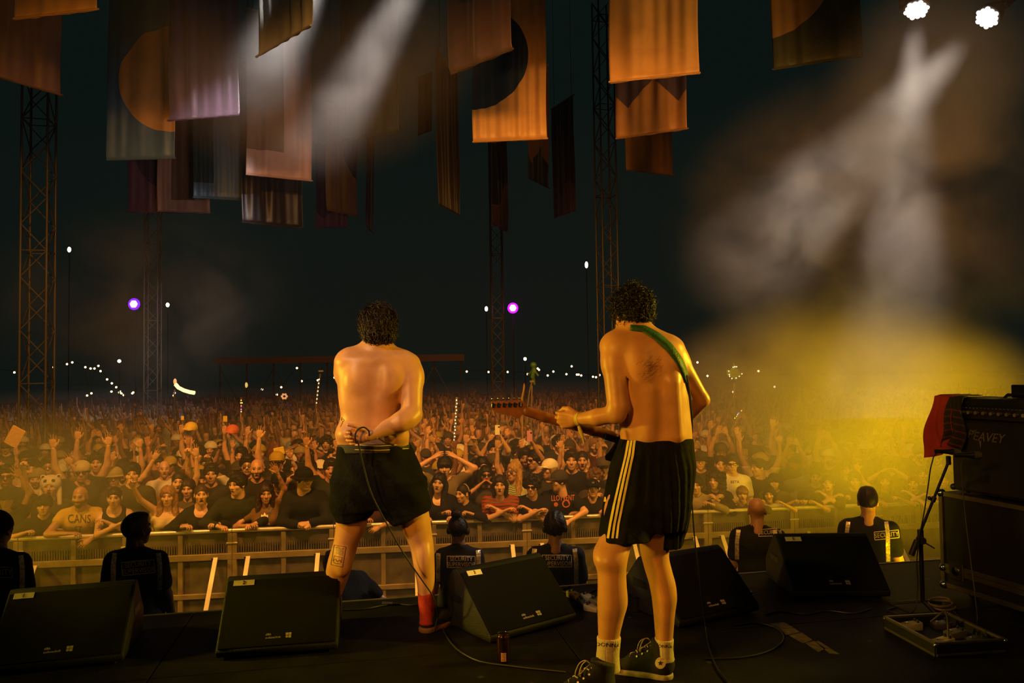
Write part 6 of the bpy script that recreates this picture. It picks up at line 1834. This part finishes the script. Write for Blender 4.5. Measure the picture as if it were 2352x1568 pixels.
def small_lamp(name, px, py, Z, r, c, s, lab, cat, grp=None, shape=None, oval=1., pole=True):
    p = P(px, py, Z); root = empty(name, p, 0, lab, cat, grp)
    if shape == 'hex':
        MB().lathe([(r, 0), (r * .9, -.02), (.002, -.03)], (0, 0, 0), (0, 1, 0), 6).put('lens', lamp_em(name + '_glow', c, s), root)
        MB().lathe([(r * 1.15, .0), (r * 1.15, .25), (r * .5, .42)], (0, .03, 0), (0, 1, 0), 12).put('lamp_body', get('lamp_body'), root)
        MB().lathe([(r * 1.02, .012), (r * 1.02, -.01), (r * 1.55, .03), (r * 1.55, .05)], (0, 0, 0), (0, 1, 0), 24).put('lens_ring', lamp_em(name + '_ring', (c[0] * .5, c[1] * .15, c[2]), 1.1), root, True)  # added violet ring imitates the halo around the bright lens
        MB().tube([(0, .2, .0), (0, .2, GROUND - p.z)], .03, 6).put('pole', get('lamp_body'), root)
    else:
        MB().ball((0, 0, 0), (r, r, r * oval), 10, 8).put('bulb', lamp_em(name + '_glow', c, s), root, True)
        MB().cyl((0, 0, r * oval), (0, 0, r * oval + r), r * .5, seg=8).put('bulb_socket', get('lamp_body'), root)
        if pole: MB().tube([(0, .02, .0), (0, .02, GROUND - p.z)], .025, 6).put('pole', get('lamp_body'), root)
    return root, p


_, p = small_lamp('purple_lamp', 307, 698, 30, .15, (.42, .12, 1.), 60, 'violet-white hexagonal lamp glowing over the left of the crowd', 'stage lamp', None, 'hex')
def point(name, loc, pw, c, r=.15):
    l = bpy.data.lights.new(name, 'POINT'); l.energy = pw; l.color = c; l.shadow_soft_size = r
    o = bpy.data.objects.new(name, l); COL.objects.link(o); o.location = loc
point('purple_light', p + Vector((0, -.45, 0)), 25, (.35, .06, 1))
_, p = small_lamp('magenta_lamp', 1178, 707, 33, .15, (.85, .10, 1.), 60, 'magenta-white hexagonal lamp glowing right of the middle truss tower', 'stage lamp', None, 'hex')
point('magenta_light', p + Vector((0, -.45, 0)), 25, (.75, .03, .85))
for px, py, ov, lab in ((159, 573, 1.6, 'small white lamp beside the left truss tower'), (385, 700, 1.3, 'small white lamp right of the violet lamp'), (1117, 709, 1.5, 'small white lamp left of the middle truss tower'), (1347, 608, 2., 'small white lamp high left of the guitarist'), (274, 829, 1., 'small white lamp above the left festoon'), (1206, 824, 1., 'small yellowish lamp on the green figure totem')):
    small_lamp('white_lamp', px, py, 40, .085, (1, .85, .65), 12, lab, 'lamp', None, None, ov)
FES_L = [(33, 855), (123, 843), (154, 836), (166, 832), (196, 843), (208, 846), (217, 846), (226, 840), (231, 852), (246, 871), (257, 880), (267, 889), (256, 899), (276, 899), (274, 901), (279, 903), (284, 907), (304, 903), (306, 901), (200, 908), (210, 903), (399, 908), (401, 902)]
FES_M = [(602, 894), (646, 889), (636, 906), (682, 845), (693, 875), (730, 873), (768, 867)]
FES_R = [(1072, 853), (1122, 854), (1166, 854), (1212, 859), (1235, 846), (1238, 849), (1258, 862), (1271, 853), (1301, 859), (1313, 841), (1325, 860), (1329, 860), (1335, 862), (1362, 865), (1369, 866), (1377, 861), (1385, 843), (1602, 832), (1625, 863), (1684, 900), (1742, 852), (1779, 888)]
for L_, lab, grp, wl in ((FES_L, 'tiny warm festoon bulb left of the curved glow tube', 'festoon bulbs on the left', 'festoon wire left of the glow tube'), (FES_M, 'tiny warm bulb hanging between the glow tube and the singer', 'festoon bulbs left of the singer', 'festoon wire left of the singer'),
                         (FES_R, 'tiny warm bulb in the dark between the singer and the smoke', 'festoon bulbs right of the singer', 'festoon wire between the singer and the smoke')):
    for i, (x, y) in enumerate(L_): small_lamp('festoon_bulb', x, y, 46, .065, (1, .66, .36), 3., lab, 'light bulb', grp, pole=False)
    sp_ = sorted(L_); sp_ = [(sp_[0][0] - 30, sp_[0][1] - 4)] + sp_ + [(sp_[-1][0] + 30, sp_[-1][1] - 4)]
    tag(link('festoon_wire', MB().tube([P(x, y - 3, 46) for x, y in sp_], .012, 5).mesh('festoon_wire', M_WIRE)), wl, 'wire')

# things held up over the crowd
def totem(name, pts, Z, r, m, lab, bulbs=None, head=None):
    root = empty(name, P(*pts[0], Z), 0, lab, 'totem pole')
    p0_ = P(*pts[0], Z); low = [Vector((p0_.x, p0_.y, GROUND + 1.55)) - root.location] if p0_.z > GROUND + 1.7 else []
    tube_ = MB().tube(low + [P(x, y, Z) - root.location for x, y in pts], r, 6).put('pole', m, root, True)
    for (x, y), c in (bulbs or []): MB().ball(P(x, y, Z - .05) - root.location, .011 * Z / 14, 8, 6).put('bulb', lamp_em('totem_%d%d%d' % tuple(int(q * 9) for q in c), c, 3.), root, True)
    return root


M_POLE = get('totem_pole', (.20, .16, .09), .6)
WB = (1, .75, .40)
r_ = totem('glow_tube', [(400, 950), (400, 905), (401, 895)], 22, .02, M_POLE, 'curved glowing tube raised on a pole over the left of the crowd')
MB().tube([P(x, y, 22) - r_.location for x, y in ((403, 882), (410, 890), (422, 896), (435, 900), (447, 902))], .055, 8).put('glow_tube', lamp_em('tube_warm', (1, .62, .25), 2.2), r_, True)
MB().ball(P(402, 876, 22) - r_.location, (.05, .05, .09), 8, 6).put('tip', lamp_em('tip_warm', (1, .5, .2), .6), r_)
r_ = totem('fairy_light_pole', [(1043, 1012), (1047, 950), (1049, 912)], 12, .018, M_POLE, 'pole wound with fairy lights right of the singer', [((1042.5 + .55 * i * .9 + 1.6 * (i % 2), 1010 - 7.6 * i), WB) for i in range(13)])
r_ = totem('twig_totem', [(725, 935), (732, 880), (736, 858)], 24, .03, M_POLE, 'tall lit pole with flat white top left of the singer', [((727 + 1.0 * i, 925 - 9 * i), WB) for i in range(7)])
MB().box(P(737, 852, 24) - r_.location, (.17, .06, .05), None, .02).put('top_sign', M_CREAM, r_)
r_ = totem('ring_totem', [(644, 950), (650, 918)], 22, .02, M_POLE, 'short pole with ring of lamps left of the singer')
for k in range(6): MB().ball(P(653 + 5.5 * math.cos(k * 1.047), 910 + 5 * math.sin(k * 1.047), 22) - r_.location, .035, 8, 6).put('bulb', lamp_em('ring_warm', (1, .5, .2), .5), r_, True)
r_ = totem('coloured_light_pole', [(554, 950), (554, 912)], 20, .02, M_POLE, 'pole with coloured lights over the crowd left of the singer', [((554, 919), (1, .3, .05)), ((553, 925), (1, .4, .05)), ((556, 925), (.4, .7, .1)), ((554, 932), (.8, .2, .3)), ((554, 940), (.6, .1, .6)), ((554, 945), (.6, .8, .1))])
small_lamp('yellow_box_light', 566, 884, 40, .07, (1, .62, .15), .8, 'small upright amber light over the crowd left of the singer', 'lamp', None, None, 2.2)
r_ = totem('figure_totem', [(1208, 960), (1216, 900), (1224, 868)], 18, .02, M_POLE, 'green inflatable figure on a pole above the guitar headstock')
gm_ = get('green_inflatable', (.06, .16, .04), .5)
v, q = sdf([cap(P(1225, 838, 18), P(1226, 838.5, 18), .075, k=.03), cap(P(1227, 848, 18), P(1223, 866, 18), .06, .05, k=.03), cap(P(1225, 866, 18), P(1228, 882, 18), .035, k=.03), cap(P(1227, 850, 18), P(1236, 862, 17.9), .03, k=.02), cap(P(1224, 850, 18), P(1214, 860, 18.1), .03, k=.02)], .02)
link('inflatable', mesh_np('inflatable', rel(v, r_), q, gm_), r_)
r_ = totem('arrow_totem', [(1220, 965), (1222, 885)], 17, .018, M_POLE, 'thin pole with fabric crossbar beside the headstock'); MB().box(P(1222, 876, 17) - r_.location, (.11, .04, .05), None, .01).put('crossbar', M_POLE, r_)
r_ = totem('beaded_totem', [(1199, 914), (1203, 895), (1204, 884)], 16, .022, get('bead_chain', (.35, .22, .06), .4), 'beaded pole with orange tip above the tuning pegs'); MB().cyl(P(1204, 890, 16) - r_.location, P(1204, 880, 16) - r_.location, .022, .010, 8).put('tip', get('orange_tip', (.5, .12, .03), .6), r_)
r_ = totem('leaf_totem', [(1686, 905), (1687, 880)], 16, .015, M_POLE, 'leafy green fish-shaped totem edged with lights right of the guitarist', [((x, y), WB) for x, y in ((1684, 843), (1688, 842), (1692, 842), (1674, 852), (1675, 860), (1676, 864), (1681, 869), (1691, 868), (1704, 858), (1698, 864))])
v, q = sdf([ell(P(1687, 857, 16), (.11, .05, .12)), cap(P(1676, 858, 16), P(1671, 852, 16), .03, .015, k=.02), cap(P(1671, 862, 16), P(1671, 850, 16), .02, k=.02), cap(P(1698, 858, 16), P(1706, 861, 16), .03, .012, k=.02), cap(P(1686, 845, 16), P(1685, 834, 16), .03, .01, k=.02), cap(P(1688, 868, 16), P(1692, 877, 16), .03, .01, k=.02)], .015)
v = v + normals(v, q) * (wob(v, 60, 2) * .015)[:, None]
link('leaf_body', mesh_np('leaf_body', rel(v, r_), q, get('leaf_green', (.10, .20, .03), .6)), r_)
r_ = totem('rainbow_light_pole', [(1686, 962), (1695, 952), (1703, 942), (1712, 934)], 15, .012, M_POLE, 'slanting string of coloured lights in the yellow smoke', [((1688, 960), (.3, .8, .1)), ((1692, 956), (1, .4, .05)), ((1694, 952), (.2, .8, .2)), ((1696, 949), (.3, .2, 1.)), ((1703, 943), (1, .5, .1))])
r_ = totem('thin_totem', [(1846, 945), (1843, 920), (1841, 895)], 15, .014, M_POLE, 'thin beaded pole standing up in the yellow smoke')
for x, y, c, w_, h_, a, lb in ((34, 1003, (.70, .42, .14), .22, .30, .5, 'orange paper sign held up at the left edge'), (419, 960, (.70, .50, .05), .05, .07, 0, 'yellow cup held high over the left of the crowd'), (436, 990, (.65, .45, .05), .16, .07, .2, 'yellow hat waved over the left of the crowd'), (531, 996, (.55, .12, .06), .13, .09, .3, 'red cap waved left of the singer'), (517, 962, (.60, .42, .04), .07, .10, 0, 'yellow and black object held up left of the singer'), (641, 1036, (.60, .42, .04), .16, .12, -.2, 'large yellow foam hand beside the phone')):
    Zc = 12.5 if y < 1000 else 11.6
    r_ = empty('held_sign', P(x, y, Zc), 0, lb, 'sign')
    if 'hat' in lb or 'cap ' in lb:
        hv_, hq_, ht_ = hat_geo('cap', .012); link('hat_shell', mesh_np('hat_shell', hv_ * 1.05, hq_, get('sign_%d' % x, c, .7)), r_, M=Matrix.Rotation(a, 4, 'Y'))
    else: MB().box((0, 0, 0), (w_, .02, h_), Matrix.Rotation(a, 3, 'Y'), .008).put('sign_board', get('sign_%d' % x, c, .7), r_)
    pq = r_.location; person(pq.x + .22, pq.y + .13, 0, (pq.z - GROUND - h_ * .3) / 2.14, 'up_right', 1, 'ajar', False, PALE, '#2a261e', 'short', label='person holding up the ' + lb.split(' held')[0].split(' waved')[0].split(' beside')[0])
# distant structures behind the crowd
fa = empty('mixing_tower', P(690, 905, 40), 0, 'long dark scaffold roof of the mixing position behind the crowd', 'scaffold'); fa.location.z = GROUND
zt = P(690, 826, 40).z - GROUND
for x in np.linspace(-4.2, 8.4, 10): MB().cyl((x, 0, 0), (x, 0, zt), .05, seg=6).put('post', M_TRUSS, fa)
MB().box((2.1, 0, zt), (13.0, .5, .35)).put('roof_beam', get('beam_brown', (.20, .13, .10), .7), fa)
for k in range(9): MB().bar((-4.2 + 1.4 * k, 0, .8 if k % 2 else zt - .4), (-2.8 + 1.4 * k, 0, zt - .4 if k % 2 else .8), .04, .04).put('brace', M_TRUSS, fa)
b = MB().box((-.6, -.6, P(700, 929, 39.4).z - GROUND), (.5, .05, .05)).put('blue_screen', lamp_em('screen_blue', (.02, .05, .6), .6), fa)
# ================================================================== smoke
def smoke(name, c, rad, dens, colr, label, scale=2.2, lo=.42, hi=.72, aniso=.25, rot=0., fall=1.0, step=1.0, seed=0., base=0., ry=0.):
    me = MB().ball((0, 0, 0), 1, 24, 16).mesh(name, None)
    m = bpy.data.materials.new(name); m.use_nodes = True; nt = m.node_tree; N = nt.nodes; L = nt.links
    N.remove(N['Principled BSDF']); out = N['Material Output']
    pv = N.new('ShaderNodeVolumeScatter'); pv.inputs['Color'].default_value = (*colr, 1); pv.inputs['Anisotropy'].default_value = aniso
    tc = N.new('ShaderNodeTexCoord'); ln = N.new('ShaderNodeVectorMath'); ln.operation = 'LENGTH'; L.new(tc.outputs['Object'], ln.inputs[0])
    f = N.new('ShaderNodeMapRange'); f.interpolation_type = 'SMOOTHSTEP'; f.inputs[1].default_value = 1.; f.inputs[2].default_value = 1 - fall; f.inputs[3].default_value = 0; f.inputs[4].default_value = 1
    L.new(ln.outputs['Value'], f.inputs[0])
    sc = N.new('ShaderNodeVectorMath'); sc.operation = 'MULTIPLY_ADD'; sc.inputs[1].default_value = tuple(r / max(rad) for r in rad); sc.inputs[2].default_value = (seed, seed * .7, 0)
    L.new(tc.outputs['Object'], sc.inputs[0])
    nz = N.new('ShaderNodeTexNoise'); nz.inputs['Scale'].default_value = scale; nz.inputs['Detail'].default_value = 3; nz.inputs['Roughness'].default_value = .55; nz.inputs['Distortion'].default_value = .6
    L.new(sc.outputs[0], nz.inputs['Vector'])
    mr = N.new('ShaderNodeMapRange'); mr.interpolation_type = 'SMOOTHSTEP'; mr.inputs[1].default_value = lo; mr.inputs[2].default_value = hi; mr.inputs[3].default_value = base; mr.inputs[4].default_value = 1
    L.new(nz.outputs['Fac'], mr.inputs[0])
    mu = N.new('ShaderNodeMath'); mu.operation = 'MULTIPLY'; L.new(f.outputs[0], mu.inputs[0]); L.new(mr.outputs[0], mu.inputs[1])
    m2 = N.new('ShaderNodeMath'); m2.operation = 'MULTIPLY'; L.new(mu.outputs[0], m2.inputs[0]); m2.inputs[1].default_value = dens
    L.new(m2.outputs[0], pv.inputs['Density']); L.new(pv.outputs[0], out.inputs['Volume'])
    m.cycles.volume_step_rate = step
    me.materials.append(m); o = link(name, me); o.location = c; o.scale = rad; o.rotation_euler = (0, ry, rot)
    return tag(o, label, 'smoke', None, 'stuff')


spot('smoke_yellow', (10.5, 7.0, 1.6), P(1900, 955, 9.2), 4200, (1, .58, .0), 33, 1., .3)
spot('smoke_yellow_low', (4.4, 6.2, -.9), P(1900, 900, 9.6), 1500, (1, .60, .0), 58, 1., .3)
spot('smoke_left', (-8.5, 6.0, .4), P(170, 1130, 8.4), 620, (1, .60, .0), 50, .8, .3)
smoke('smoke', P(1925, 930, 9.3), (2.6, 1.7, 1.45), 1.3, (1, .93, .75), 'dense billow of yellow-lit smoke over the crowd on the right', 2.6, .30, .68, .2, 0, .95, base=.3)
smoke('smoke', P(1830, 1130, 8.4), (2.2, 1.5, 1.0), .40, (1, .93, .75), 'thin yellow haze low over the barrier on the right', 2., .3, .7, .2, 0, .95, seed=3., base=.3)
smoke('smoke', P(110, 1140, 8.2), (2.5, 1.6, 1.2), .42, (1, .93, .75), 'thin yellow haze over the barrier on the left', 2., .3, .7, .2, 0, .95, seed=6., base=.4)
smoke('smoke', P(1985, 520, 8.4), (2.3, 2.2, 1.8), .38, (1, .96, .92), 'lit smoke wisps in the two right lamp beams', 3.0, .36, .66, .3, 0, 1., seed=13.3, base=.06)
smoke('smoke', P(2130, 180, 9.2), (1.25, 1.7, 1.35), .07, (1, .96, .92), 'thin smoke at the mouths of the two right lamps', 3.0, .30, .66, .3, 0, .6, seed=5., base=.6)
smoke('smoke', P(700, 90, 12.2), (3.2, 2.2, 2.4), .45, (1, .96, .92), 'grey smoke in the two upper left light beams', 2.4, .34, .66, .3, 0, .8, seed=9., base=.25)
smoke('smoke', P(320, 700, 15), (3.4, 2.5, 2.2), .12, (1, .95, .9), 'faint drifting smoke around the violet lamp', 2.8, .40, .66, .2, 0, .9, seed=4., base=.05)
# general haze over the audience
hz = MB().box((0, 29.4, -.42), (60, 48, 2.5)).mesh('haze', None); hm = bpy.data.materials.new('haze'); hm.use_nodes = True
hm.node_tree.nodes.remove(hm.node_tree.nodes['Principled BSDF'])
hv_ = hm.node_tree.nodes.new('ShaderNodeVolumeScatter'); hv_.inputs['Density'].default_value = .014; hv_.inputs['Color'].default_value = (1, .95, .85, 1); hv_.inputs['Anisotropy'].default_value = .1
hm.node_tree.links.new(hv_.outputs[0], hm.node_tree.nodes['Material Output'].inputs['Volume']); hz.materials.append(hm)
tag(link('haze', hz), 'thin haze hanging over the audience', 'haze', None, 'stuff')
hz2 = MB().box((0, 32, 3.4), (60, 40, 5.0)).mesh('haze', None); hm2 = hm.copy(); hm2.node_tree.nodes['Volume Scatter'].inputs['Density'].default_value = .0011
hz2.materials.append(hm2); tag(link('haze', hz2), 'fainter haze in the dark air above the audience', 'haze', None, 'stuff')
